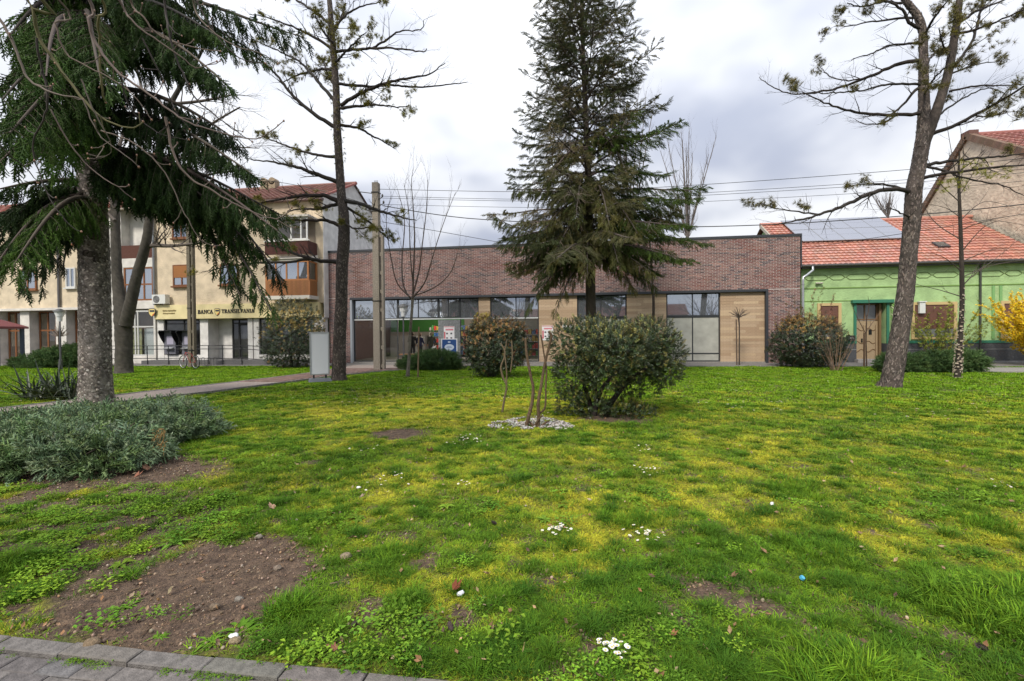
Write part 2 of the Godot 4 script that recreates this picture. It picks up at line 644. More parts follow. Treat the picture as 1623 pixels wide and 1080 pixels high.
func weed_mesh(nl: int, l: float, w: float, lift: float) -> ArrayMesh:
	var mb := MB.new()
	for i in nl:
		var a := TAU * i / nl + rf(-0.3, 0.3)
		mb.col = jitter(Color(1, 1, 1), 0.2)
		var d := Vector3(cos(a), rf(0.1, lift), sin(a)).normalized()
		leaf(mb, Vector3(0, 0.004, 0), d, Vector3.UP, l * rf(0.6, 1.15), w * rf(0.8, 1.2), 0.35)
	return mb.mesh()
func creeper_mesh(nl: int, rad: float) -> ArrayMesh:
	var mb := MB.new()
	for i in nl:
		var a := rf(0, TAU)
		var r := rad * sqrt(rng.randf())
		var p := Vector3(cos(a) * r, rf(0.008, 0.035), sin(a) * r)
		mb.col = jitter(Color(1, 1, 1), 0.25)
		var b := rf(0, TAU)
		leaf(mb, p, Vector3(cos(b), rf(-0.2, 0.5), sin(b)).normalized(), Vector3.UP, rf(0.012, 0.024), rf(0.009, 0.016), 0.1)
	return mb.mesh()

func in_view(x: float, z: float) -> bool:
	var q := cam_basis.inverse() * Vector3(x, 0, z)
	return q.z < -1.5 and absf(q.x) < -q.z * 1.22 + 2.2

func lawn_cover() -> void:
	var short_t := [tuft_mesh(18, 0.055, 0.02, 0.055, 0.0024, 0.12, 0.9), tuft_mesh(18, 0.06, 0.025, 0.06, 0.0025, 0.2, 1.0), tuft_mesh(16, 0.05, 0.015, 0.05, 0.0024, 0.06, 0.9)]
	var long_t := [tuft_mesh(38, 0.05, 0.05, 0.11, 0.0022, 0.05, 0.9), tuft_mesh(42, 0.06, 0.06, 0.13, 0.0023, 0.08, 1.05)]
	var far_t := [tuft_mesh(18, 0.12, 0.03, 0.075, 0.006, 0.08, 0.9), tuft_mesh(18, 0.13, 0.03, 0.07, 0.006, 0.14, 0.9)]
	var sx := [[], [], []]
	var sc := [PackedColorArray(), PackedColorArray(), PackedColorArray()]
	var lx := [[], []]
	var lc := [PackedColorArray(), PackedColorArray()]
	var fx := [[], []]
	var fc := [PackedColorArray(), PackedColorArray()]
	var green := Color(0.15, 0.27, 0.018)
	var deep := Color(0.05, 0.125, 0.014)
	var yellow := Color(0.42, 0.41, 0.035)
	# near lawn
	for band in [[-2.03, -4.2, 900.0, 1.0], [-4.2, -7.0, 470.0, 1.25], [-7.0, -11.0, 240.0, 1.6]]:
		var z0: float = band[0]
		var z1: float = band[1]
		var xr := -z1 * 1.6 + 2.6
		var area := 2.0 * xr * (z0 - z1)
		for k in int(area * band[2]):
			var x := rf(-xr, xr)
			var z := rf(z1, z0)
			if not in_view(x, z) or on_path(x, z):
				continue
			var d := dirt(x, z)
			if rng.randf() < d * 1.12 - 0.02:
				continue
			var ms := mossy(x, z)
			var lu := lush(x, z)
			var w := weeds(x, z)
			if rng.randf() < w * 0.75 and z > -4.6:
				continue
			var s: float = rf(0.75, 1.25) * float(band[3])
			var hh := s * (0.55 + 0.75 * lu) * (1.0 - 0.45 * ms)
			var col := green.lerp(deep, lu * (1.0 - ms * 0.6)).lerp(yellow, clampf(ms * ms * 1.15, 0, 1))
			var t := Transform3D(Basis(Vector3.UP, rf(0, TAU)).scaled(Vector3(s, hh, s)), Vector3(x, lawn_y(x, z), z))
			var q := rng.randi() % 3
			sx[q].append(t)
			sc[q].append(jitter(col, 0.25))
	# small dark clumps all over the lawn
	for k in 4300:
		var z0 := -2.1 - 11.0 * pow(rng.randf(), 1.5)
		var x0 := rf(-1.0, 1.0) * (-z0 * 1.55 + 2.4) + z0 * 0.14 * -1.0
		if not in_view(x0, z0) or on_path(x0, z0) or dirt(x0, z0) > 0.5 or rng.randf() < mossy(x0, z0) * 0.6:
			continue
		var cr := rf(0.03, 0.1)
		var big := rf(0.4, 0.95)
		var tone := deep.lerp(green, rng.randf() * 0.5)
		for i in rng.randi_range(3, 8):
			var x := x0 + rf(-cr, cr)
			var z := z0 + rf(-cr, cr)
			if z > -2.04:
				continue
			var q := rng.randi() % 2
			var s := big * rf(0.7, 1.1)
			lx[q].append(Transform3D(Basis(Vector3.UP, rf(0, TAU)).scaled(Vector3(s, s * rf(0.55, 0.95), s)), Vector3(x, lawn_y(x, z), z)))
			lc[q].append(jitter(tone, 0.2))
	# far lawn: coarser tufts
	for k in 62000:
		var z := rf(-23.0, -10.5)
		var x := rf(-34.0, 27.0)
		if not in_view(x, z) or on_path(x, z) or rng.randf() < dirt(x, z):
			continue
		var ms := mossy(x, z)
		var lu := lush(x, z)
		var q := rng.randi() % 2
		var s := rf(0.8, 1.4)
		fx[q].append(Transform3D(Basis(Vector3.UP, rf(0, TAU)).scaled(Vector3(s, s * (0.6 + 0.6 * lu) * (1.0 - 0.4 * ms), s)), Vector3(x, lawn_y(x, z), z)))
		fc[q].append(jitter(Color(0.21, 0.37, 0.02).lerp(deep, lu * 0.6).lerp(yellow, ms * ms), 0.22))
	# marked clumps of long grass
	for cl in [[1.2, -2.22, 0.24, 90, 1.2], [2.35, -2.9, 0.34, 120, 1.2], [-1.67, -2.42, 0.12, 34, 1.0], [-3.9, -2.62, 0.22, 60, 1.0], [2.9, -3.05, 0.3, 50, 0.95], [0.4, -4.0, 0.2, 30, 0.8], [1.7, -3.6, 0.2, 34, 0.9], [-1.0, -2.55, 0.12, 22, 0.8], [-1.35, -3.1, 0.14, 26, 0.75], [-2.2, -3.45, 0.3, 50, 0.6], [3.3, -4.3, 0.25, 40, 0.8], [2.2, -4.9, 0.3, 44, 0.8]]:
		for k in int(cl[3]):
			var a := rf(0, TAU)
			var r: float = float(cl[2]) * sqrt(rng.randf())
			var x: float = float(cl[0]) + cos(a) * r
			var z: float = float(cl[1]) + sin(a) * r
			if z > -2.03:
				continue
			var q := rng.randi() % 2
			var s: float = float(cl[4]) * rf(0.75, 1.2)
			lx[q].append(Transform3D(Basis(Vector3.UP, rf(0, TAU)).scaled(Vector3(s, s * rf(0.8, 1.2), s)), Vector3(x, lawn_y(x, z), z)))
			lc[q].append(jitter(Color(0.055, 0.14, 0.014).lerp(green, rng.randf()), 0.3))
	var lab := ["short mossy grass covering the lawn", "long dark green grass tufts in the lawn", "short green grass of the lawn towards the shops"]
	for q in 3:
		tag(many("grass", short_t[q], M.grass, sx[q], sc[q]), lab[0], "grass", "lawn grass")
	for q in 2:
		tag(many("long_grass", long_t[q], M.grass, lx[q], lc[q]), lab[1], "grass", "long lawn grass")
		tag(many("far_grass", far_t[q], M.grass, fx[q], fc[q]), lab[2], "grass", "far lawn grass")
	# low creeping weeds and rosettes
	var cr := [creeper_mesh(34, 0.06), creeper_mesh(40, 0.07)]
	var ro := [weed_mesh(9, 0.075, 0.02, 0.5), weed_mesh(8, 0.06, 0.026, 0.6), weed_mesh(13, 0.13, 0.02, 0.55)]
	var cx := [[], []]
	var cc := [PackedColorArray(), PackedColorArray()]
	var rx := [[], [], []]
	var rc := [PackedColorArray(), PackedColorArray(), PackedColorArray()]
	for k in 24000:
		var z := rf(-6.2, -2.03)
		var x := rf(-8.5, 6.5)
		if not in_view(x, z):
			continue
		var w := weeds(x, z)
		if rng.randf() > w * (1.0 - 0.92 * dirt(x, z) * float(blob(x, z, -2.4, -2.6, 0.9, 0.8) > 0.2)):
			continue
		if dirt(x, z) > 0.55 and rng.randf() < 0.6:
			continue
		var s := rf(0.45, 1.0) + 0.9 * pow(rng.randf(), 3.0)
		if rng.randf() < 0.8:
			var q := rng.randi() % 2
			cx[q].append(Transform3D(Basis(Vector3.UP, rf(0, TAU)).scaled(Vector3(s, s * rf(0.8, 1.5), s)), Vector3(x, lawn_y(x, z), z)))
			cc[q].append(jitter(Color(0.17, 0.29, 0.025).lerp(Color(0.07, 0.16, 0.02), pow(rng.randf(), 2.0)), 0.3))
		elif rng.randf() < 0.5:
			var q := rng.randi() % 2
			rx[q].append(Transform3D(Basis(Vector3.UP, rf(0, TAU)).scaled(Vector3.ONE * s), Vector3(x, lawn_y(x, z), z)))
			rc[q].append(jitter(Color(0.13, 0.23, 0.025), 0.3))
	for p in [[380, 1000, 1.25], [200, 962, 0.9], [172, 985, 0.7], [330, 1022, 0.8], [770, 765, 0.9], [480, 1058, 0.6], [665, 1000, 0.9], [1440, 1040, 1.0], [1060, 1000, 0.9], [90, 880, 0.8], [250, 1010, 0.6]]:
		var g := on_ground(p[0], p[1])
		for k in 2:
			rx[2].append(Transform3D(Basis(Vector3.UP, rf(0, TAU)).scaled(Vector3.ONE * float(p[2]) * rf(0.7, 1.0)), Vector3(g.x + rf(-0.03, 0.03), lawn_y(g.x, g.z), g.z + rf(-0.03, 0.03))))
			rc[2].append(jitter(Color(0.1, 0.2, 0.02), 0.15))
	# weeds rooted in the joint between kerb and pavers
	for k in 110:
		var x := rf(-3.4, -0.6)
		if noise.get_noise_2d(x * 3.0, 77.0) < 0.0:
			continue
		var q := rng.randi() % 2
		cx[q].append(Transform3D(Basis(Vector3.UP, rf(0, TAU)).scaled(Vector3.ONE * rf(0.3, 0.6)), Vector3(x, -0.005, -1.92 + rf(-0.015, 0.03))))
		cc[q].append(jitter(Color(0.1, 0.19, 0.016), 0.25))
	for q in 2:
		tag(many("creeping_weed", cr[q], M.grass, cx[q], cc[q]), "bright green small leaved weeds creeping over bare soil", "weeds", "creeping weeds")
	for q in 3:
		tag(many("rosette_weed", ro[q], M.grass, rx[q], rc[q]), "flat leafy weed rosettes in the lawn", "weeds", "rosette weeds")

func lawn_bits() -> void:
	# daisies: a flower mesh with yellow eye and white rays
	var fl := MB.new()
	fl.col = Color(0.6, 0.4, 0.02)
	fl.ball(Vector3(0, 0.042, 0), Vector3(0.0055, 0.004, 0.0055), 6, 4)
	fl.col = Color(0.75, 0.75, 0.72)
	for i in 12:
		var a := TAU * i / 12
		leaf(fl, Vector3(cos(a) * 0.004, 0.042, sin(a) * 0.004), Vector3(cos(a), 0.15, sin(a)).normalized(), Vector3.UP, 0.0125, 0.0068, 0.0)
	fl.col = Color(0.07, 0.14, 0.02)
	fl.rod(Vector3.ZERO, Vector3(0, 0.04, 0), 0.0012, 3)
	var fm := fl.mesh()
	var n := 0
	var spots := [[737, 700, 16, 0.24, "beside the bare round soil patch"], [600, 776, 6, 0.2, "between moss patches left of the leaf litter"], [1022, 750, 9, 0.14, "in the middle of the open lawn"], [885, 846, 12, 0.09, "in short grass, a tight round bunch"], [1022, 852, 10, 0.12, "among grey green rosette leaves"], [970, 1045, 14, 0.055, "among weeds close to the kerb"], [1590, 773, 6, 0.12, "in dark grass tufts"], [800, 634, 9, 0.28, "behind the white gravel bed"], [1030, 716, 6, 0.16, "near the clipped laurel"], [575, 718, 4, 0.2, "in yellow moss"], [625, 760, 4, 0.1, "in yellow green moss"], [735, 772, 3, 0.1, "beside a broad leaved weed"]]
	for s in spots:
		var g := on_ground(s[0], s[1])
		var t := thing("daisy_cluster", "cluster of white daisies %s" % s[4], "daisies", Vector3(g.x, lawn_y(g.x, g.z), g.z), "daisies in the lawn")
		for k in int(s[2]) * 2:
			var o := part_mesh("daisy", fm, M.plain, t)
			var r := rf(0, float(s[3]) * 1.5)
			var a := rf(0, TAU)
			o.position = Vector3(cos(a) * r, rf(0.0, 0.025), sin(a) * r)
			o.rotation = Vector3(rf(-0.3, 0.3), rf(0, 6), rf(-0.3, 0.3))
			o.scale = Vector3.ONE * rf(0.65, 0.95)
	var fxf := []
	var fcc := PackedColorArray()
	for k in 1500:
		var z := rf(-22.7, -9.0)
		var x := rf(-14.0, 16.0)
		if on_path(x, z) or noise.get_noise_2d(x * 0.5 + 300.0, z * 0.5) < 0.12 - 0.25 * float(z < -17.0 and x > 2.0):
			continue
		fxf.append(Transform3D(Basis(Vector3.UP, rf(0, 6)).scaled(Vector3.ONE * rf(1.0, 1.7)), Vector3(x, lawn_y(x, z) + 0.012, z)))
		fcc.append(Color.WHITE)
	tag(many("scattered_daisies", fm, M.plain, fxf, fcc), "small white daisies scattered thinly over the far lawn", "daisies")
	# fallen leaves
	var k := 0
	for d in [[680, 720, 0.13, Color(0.36, 0.23, 0.14), "large curled pale brown"], [725, 942, 0.075, Color(0.16, 0.04, 0.018), "rust red crumpled"], [430, 812, 0.075, Color(0.36, 0.22, 0.15), "pinkish tan curled"], [1315, 1052, 0.06, Color(0.22, 0.11, 0.05), "brown folded"], [320, 890, 0.05, Color(0.3, 0.19, 0.1), "narrow tan"], [530, 1040, 0.04, Color(0.2, 0.09, 0.05), "small brown"], [1165, 925, 0.05, Color(0.17, 0.1, 0.05), "dark brown"], [770, 920, 0.055, Color(0.3, 0.2, 0.11), "flat tan"], [1530, 745, 0.06, Color(0.2, 0.12, 0.06), "brown weathered"], [220, 760, 0.09, Color(0.24, 0.1, 0.06), "reddish brown"], [232, 748, 0.1, Color(0.3, 0.16, 0.1), "russet curled"], [1210, 882, 0.05, Color(0.23, 0.13, 0.07), "curled cinnamon"], [575, 795, 0.05, Color(0.3, 0.22, 0.17), "greyish tan"], [1070, 1020, 0.04, Color(0.25, 0.12, 0.05), "orange brown"], [240, 875, 0.035, Color(0.33, 0.16, 0.06), "orange tan"]]:
		var g := on_ground(d[0], d[1])
		var mb := MB.new()
		mb.col = d[3]
		var l: float = d[2]
		var a := rf(0, TAU)
		var dir := Vector3(cos(a), 0.12, sin(a)).normalized()
		for q in 3:
			var b := (q - 1) * 0.6
			leaf(mb, -dir * l * 0.45, dir.rotated(Vector3.UP, b), Vector3.UP, l * (1.0 - 0.25 * absf(q - 1)), l * 0.5, -0.35 - 0.2 * q)
		mb.rod(-dir * l * 0.45, -dir * l * 0.75 + Vector3(0, 0.01, 0), 0.002, 4)
		var o := part("fallen_leaf", mb, M.plain)
		o.position = Vector3(g.x, lawn_y(g.x, g.z) + 0.035, g.z)
		tag(o, "%s dead leaf lying on the lawn" % d[4], "leaf", "fallen leaves")
	# stones and cones
	for d in [[548, 886, 0.042, Color(0.42, 0.33, 0.23), "tan rounded stone in grass beside the bare soil"], [372, 1021, 0.032, Color(0.42, 0.33, 0.2), "sandy stone at the foot of a big weed"], [378, 952, 0.026, Color(0.36, 0.32, 0.27), "pale grey stone on bare soil"], [440, 905, 0.03, Color(0.33, 0.26, 0.2), "pinkish brown stone at soil edge"], [410, 855, 0.03, Color(0.38, 0.33, 0.27), "light pebble at the top of the bare soil"], [340, 965, 0.03, Color(0.27, 0.2, 0.14), "brown clod on bare soil"], [145, 1025, 0.04, Color(0.33, 0.24, 0.15), "ochre clod against the kerb"], [170, 992, 0.03, Color(0.3, 0.2, 0.13), "small brown stone near the kerb"]]:
		var g := on_ground(d[0], d[1])
		var mb := MB.new()
		mb.col = d[3]
		var r: float = d[2]
		mb.ball(Vector3.ZERO, Vector3(r, r * 0.7, r * 0.85), 10, 8)
		for q in mb.v.size():
			mb.v[q] *= 1.0 + 0.25 * noise.get_noise_3dv(mb.v[q] * 30.0 + g * 9.0)
		var o := part("stone", mb, M.soil)
		o.position = Vector3(g.x, lawn_y(g.x, g.z) + r * 0.35, g.z)
		tag(o, d[4], "stone")
	for d in [[562, 998, "on weeds close to the kerb"], [784, 832, "in yellowish grass"], [1560, 1038, "in dark grass by long tufts"], [715, 1008, "in weeds beyond the kerb end"]]:
		var g := on_ground(d[0], d[1])
		var t := thing("pine_cone", "small dark open pine cone %s" % d[2], "pine cone", Vector3(g.x, lawn_y(g.x, g.z) + 0.03, g.z), "cones on the lawn")
		var mb := MB.new()
		for q in 40:
			var h := q / 40.0
			var a := q * 2.4
			var r := 0.017 * sin(PI * (0.12 + 0.8 * h))
			mb.col = jitter(Color(0.07, 0.05, 0.05), 0.3)
			leaf(mb, Vector3(cos(a) * r * 0.4, h * 0.045 - 0.02, sin(a) * r * 0.4), Vector3(cos(a), 0.5, sin(a)).normalized(), Vector3.UP, 0.014, 0.013, -0.2)
		mb.col = Color(0.05, 0.035, 0.03)
		mb.ball(Vector3.ZERO, Vector3(0.01, 0.022, 0.01), 6, 5)
		var sc := part("cone_scales", mb, M.plain, t)
		sc.position = Vector3.ZERO
		sc.rotation = Vector3(1.2, rf(0, 6), 0.3)
	# litter
	for d in [[1272, 923, Color(0.08, 0.4, 0.6), "blue plastic bottle cap lying in grass", "bottle_cap"], [730, 951, Color(0.6, 0.62, 0.68), "crumpled silver white wrapper by the rust red leaf", "wrapper"], [370, 1019, Color(0.7, 0.7, 0.7), "white plastic scrap beside the sandy stone", "plastic_scrap"], [1224, 806, Color(0.7, 0.7, 0.68), "white paper scrap in short grass", "paper_scrap"], [568, 778, Color(0.7, 0.7, 0.68), "crumpled white tissue in the moss", "paper_tissue"]]:
		var g := on_ground(d[0], d[1])
		var mb := MB.new()
		mb.col = d[2]
		if d[4] == "bottle_cap":
			mb.tube(PackedVector3Array([Vector3(0, -0.008, 0), Vector3(0, 0.006, 0), Vector3(0, 0.008, 0)]), PackedFloat32Array([0.016, 0.016, 0.013]), 14)
		else:
			mb.ball(Vector3.ZERO, Vector3(0.026, 0.012, 0.015), 8, 6)
			for q in mb.v.size():
				mb.v[q] *= 1.0 + 0.5 * noise.get_noise_3dv(mb.v[q] * 60.0 + g * 5.0)
		var o := part(d[4], mb, M.satin)
		o.position = Vector3(g.x, lawn_y(g.x, g.z) + 0.03, g.z)
		o.rotation = Vector3(0.6, rf(0, 3), 0.2)
		tag(o, d[3], "litter")
	# pebbles and clods of the bare soil: beyond counting
	var pm := MB.new()
	pm.ball(Vector3.ZERO, Vector3(1, 0.7, 0.85), 7, 5)
	for q in pm.v.size():
		pm.v[q] *= 1.0 + 0.3 * noise.get_noise_3dv(pm.v[q] * 1.4)
	var px := []
	var pc := PackedColorArray()
	for q in 26000:
		var z := rf(-5.8, -2.03)
		var x := rf(-6.5, 2.2)
		if dirt(x, z) < 0.4 or not in_view(x, z):
			continue
		var r := rf(0.002, 0.006) if rng.randf() < 0.9 else rf(0.006, 0.014)
		px.append(Transform3D(Basis.from_euler(Vector3(rf(0, 6), rf(0, 6), rf(0, 6))).scaled(Vector3.ONE * r), Vector3(x, lawn_y(x, z) + r * 0.5 + 0.004, z)))
		pc.append(jitter([Color(0.17, 0.115, 0.08), Color(0.1, 0.066, 0.045), Color(0.34, 0.26, 0.19), Color(0.26, 0.17, 0.1)][rng.randi() % 4], 0.35))
	tag(many("soil_crumbs", pm.mesh(), M.plain, px, pc), "brown crumbs and pebbles on the bare soil", "soil")
	# bark chips and twigs on the soil
	var tm := MB.new()
	tm.box(Vector3.ZERO, Vector3(0.05, 0.003, 0.006))
	var tx := []
	var tc := PackedColorArray()
	for q in 4200:
		var z := rf(-9.0, -2.04)
		var x := rf(-7.0, 5.0)
		if not in_view(x, z) or (dirt(x, z) < 0.3 and rng.randf() < 0.75):
			continue
		var s := rf(0.2, 1.0)
		tx.append(Transform3D(Basis.from_euler(Vector3(rf(-0.2, 0.2), rf(0, 6), rf(-0.2, 0.2))).scaled(Vector3(s, rf(0.5, 1.2), rf(0.5, 1.6))), Vector3(x, lawn_y(x, z) + rf(0.006, 0.022), z)))
		tc.append(jitter([Color(0.17, 0.11, 0.07), Color(0.1, 0.06, 0.035), Color(0.26, 0.18, 0.1)][rng.randi() % 3], 0.3))
	tag(many("wood_chips", tm.mesh(), M.plain, tx, tc), "thin bark chips and twig bits strewn on soil and grass", "wood chips")
	# crumbled dead leaves all over the lawn
	var lm := MB.new()
	leaf(lm, Vector3(-0.02, 0, 0), Vector3(1, 0.1, 0).normalized(), Vector3.UP, 0.04, 0.024, -0.4)
	var dx := []
	var dc := PackedColorArray()
	for q in 1900:
		var z := -2.06 - 14.0 * pow(rng.randf(), 1.4)
		var x := rf(-1.0, 1.0) * (-z * 1.5 + 1.0)
		if not in_view(x, z) or on_path(x, z):
			continue
		var s := rf(0.35, 1.2)
		dx.append(Transform3D(Basis.from_euler(Vector3(rf(-0.7, 0.7), rf(0, 6), rf(-0.7, 0.7))).scaled(Vector3.ONE * s), Vector3(x, lawn_y(x, z) + rf(0.015, 0.04), z)))
		dc.append(jitter([Color(0.2, 0.11, 0.05), Color(0.33, 0.24, 0.14), Color(0.11, 0.06, 0.04), Color(0.26, 0.17, 0.09)][rng.randi() % 4], 0.3))
	tag(many("leaf_litter", lm.mesh(), M.plain, dx, dc), "crumbs of dead brown leaves strewn over the lawn", "leaf litter")
	# round bed of white gravel under the pruned shrub
	var gx := []
	var gc := PackedColorArray()
	var gctr := on_ground(843, 673)
	for q in 3400:
		var a := rf(0, TAU)
		var r := sqrt(rng.randf()) * (0.62 + 0.12 * sin(a * 3.0))
		var x := gctr.x + cos(a) * r * 1.1
		var z := gctr.z + sin(a) * r
		if noise.get_noise_2d(x * 2.5 + 7.0, z * 2.5) < -0.12:
			continue
		var s := rf(0.008, 0.017)
		gx.append(Transform3D(Basis.from_euler(Vector3(rf(0, 6), rf(0, 6), rf(0, 6))).scaled(Vector3.ONE * s), Vector3(x, lawn_y(x, z) + rf(0.01, 0.035), z)))
		gc.append(jitter([Color(0.5, 0.48, 0.45), Color(0.32, 0.3, 0.28), Color(0.14, 0.12, 0.1)][rng.randi() % 3], 0.3))
	tag(many("gravel", pm.mesh(), M.plain, gx, gc), "white gravel bed around the pruned shrub stems", "gravel")

# ---- helpers for buildings
func bx(called: String, parent: Node3D, m: Material, col: Color, x0: float, x1: float, y0: float, y1: float, z0: float, z1: float) -> MeshInstance3D:
	var mb := MB.new()
	mb.col = col
	mb.bx(x0, x1, y0, y1, z0, z1)
	return part(called, mb, m, parent)
func brick_courses(mb: MB, x0: float, x1: float, y0: float, y1: float, z: float) -> void:
	var ch := 0.0745
	var r := 0
	var y := y0
	while y < y1 - 0.02:
		var top := minf(y + ch - 0.022, y1)
		var x := x0 - (0.135 if r % 2 else 0.0)
		while x < x1 - 0.01:
			var a := maxf(x, x0)
			var b := minf(x + 0.246, x1)
			if b - a > 0.02:
				var t := rng.randf()
				var c := Color(0.162, 0.088, 0.08).lerp(Color(0.225, 0.118, 0.102), t)
				if rng.randf() < 0.22:
					c = Color(0.09, 0.06, 0.064)
				elif rng.randf() < 0.15:
					c = Color(0.27, 0.15, 0.13)
				var st := noise.get_noise_2d(a * 0.35, y * 0.9 + 50.0)
				c = c.lerp(Color(0.17, 0.05, 0.038), clampf(st * 1.4 - 0.1, 0, 0.7))
				if absf(a - (-12.65) + 0.12 * sin(y * 5.0)) < 0.24 and y > 3.75 and y < 6.0:
					c = c.lerp(Color(0.1, 0.024, 0.012), 0.75)
				mb.col = jitter(c, 0.12)
				var zf := z + 0.011 + rf(-0.003, 0.003)
				mb.quad(Vector3(a, y, zf), Vector3(b, y, zf), Vector3(b, top, zf), Vector3(a, top, zf), Vector3.BACK)
				mb.quad(Vector3(a, top, zf), Vector3(b, top, zf), Vector3(b, top, z), Vector3(a, top, z), Vector3.UP)
				mb.quad(Vector3(a, y, zf), Vector3(b, y, zf), Vector3(b, y, z), Vector3(a, y, z), Vector3.DOWN)
				mb.quad(Vector3(a, y, zf), Vector3(a, top, zf), Vector3(a, top, z), Vector3(a, y, z), Vector3.LEFT)
				mb.quad(Vector3(b, y, zf), Vector3(b, top, zf), Vector3(b, top, z), Vector3(b, y, z), Vector3.RIGHT)
			x += 0.27
		y += ch
		r += 1
func text_mesh(s: String, size: float, bold: bool, serif := true, depth := 0.03) -> TextMesh:
	var f := SystemFont.new()
	f.font_names = PackedStringArray(["Droid Serif" if serif else "Droid Sans"])
	f.font_weight = 700 if bold else 400
	var t := TextMesh.new()
	t.text = s
	t.font = f
	t.font_size = 64
	t.pixel_size = size / 64.0
	t.depth = depth
	return t
func fit_text(called: String, s: String, x0: float, x1: float, yb: float, yt: float, z: float, m: Material, parent: Node3D, bold := true, serif := true) -> void:
	var t := text_mesh(s, 0.3, bold, serif)
	var bb := t.get_aabb()
	var o := part_mesh(called, t, m, parent)
	var sx := (x1 - x0) / bb.size.x
	var sy := (yt - yb) / bb.size.y
	o.scale = Vector3(sx, sy, 1)
	o.position = Vector3(x0 - bb.position.x * sx, yb - bb.position.y * sy, z) - parent.position
# a framed pane: four bars round a sheet of glass
func framed(called: String, parent: Node3D, x0: float, x1: float, y0: float, y1: float, z: float, bar: float, fc: Color, cols: Array, rows: Array, depth := 0.06, gm: Material = null, top: Material = null) -> MeshInstance3D:
	var mb := MB.new()
	mb.col = fc
	mb.bx(x0, x0 + bar, y0, y1, z - depth, z)
	mb.bx(x1 - bar, x1, y0, y1, z - depth, z)
	mb.bx(x0 + bar, x1 - bar, y1 - bar, y1, z - depth, z)
	mb.bx(x0 + bar, x1 - bar, y0, y0 + bar, z - depth, z)
	for c in cols:
		mb.bx(c - bar * 0.45, c + bar * 0.45, y0 + bar, y1 - bar, z - depth, z - 0.003)
	for r in rows:
		mb.bx(x0 + bar, x1 - bar, r - bar * 0.45, r + bar * 0.45, z - depth + 0.003, z - 0.006)
	var o := part(called, mb, M.paint, parent)
	var xs := [x0 + bar] + cols + [x1 - bar]
	var ys := [y0 + bar] + rows + [y1 - bar]
	var sub: Node3D = o
	for i in xs.size() - 1:
		for j in ys.size() - 1:
			var g := MB.new()
			g.bx(xs[i], xs[i + 1], ys[j], ys[j + 1], z - depth * 0.5 - 0.006, z - depth * 0.5)
			part("pane", g, top if top and j == ys.size() - 2 else (gm if gm else M.glass), sub)
	return o

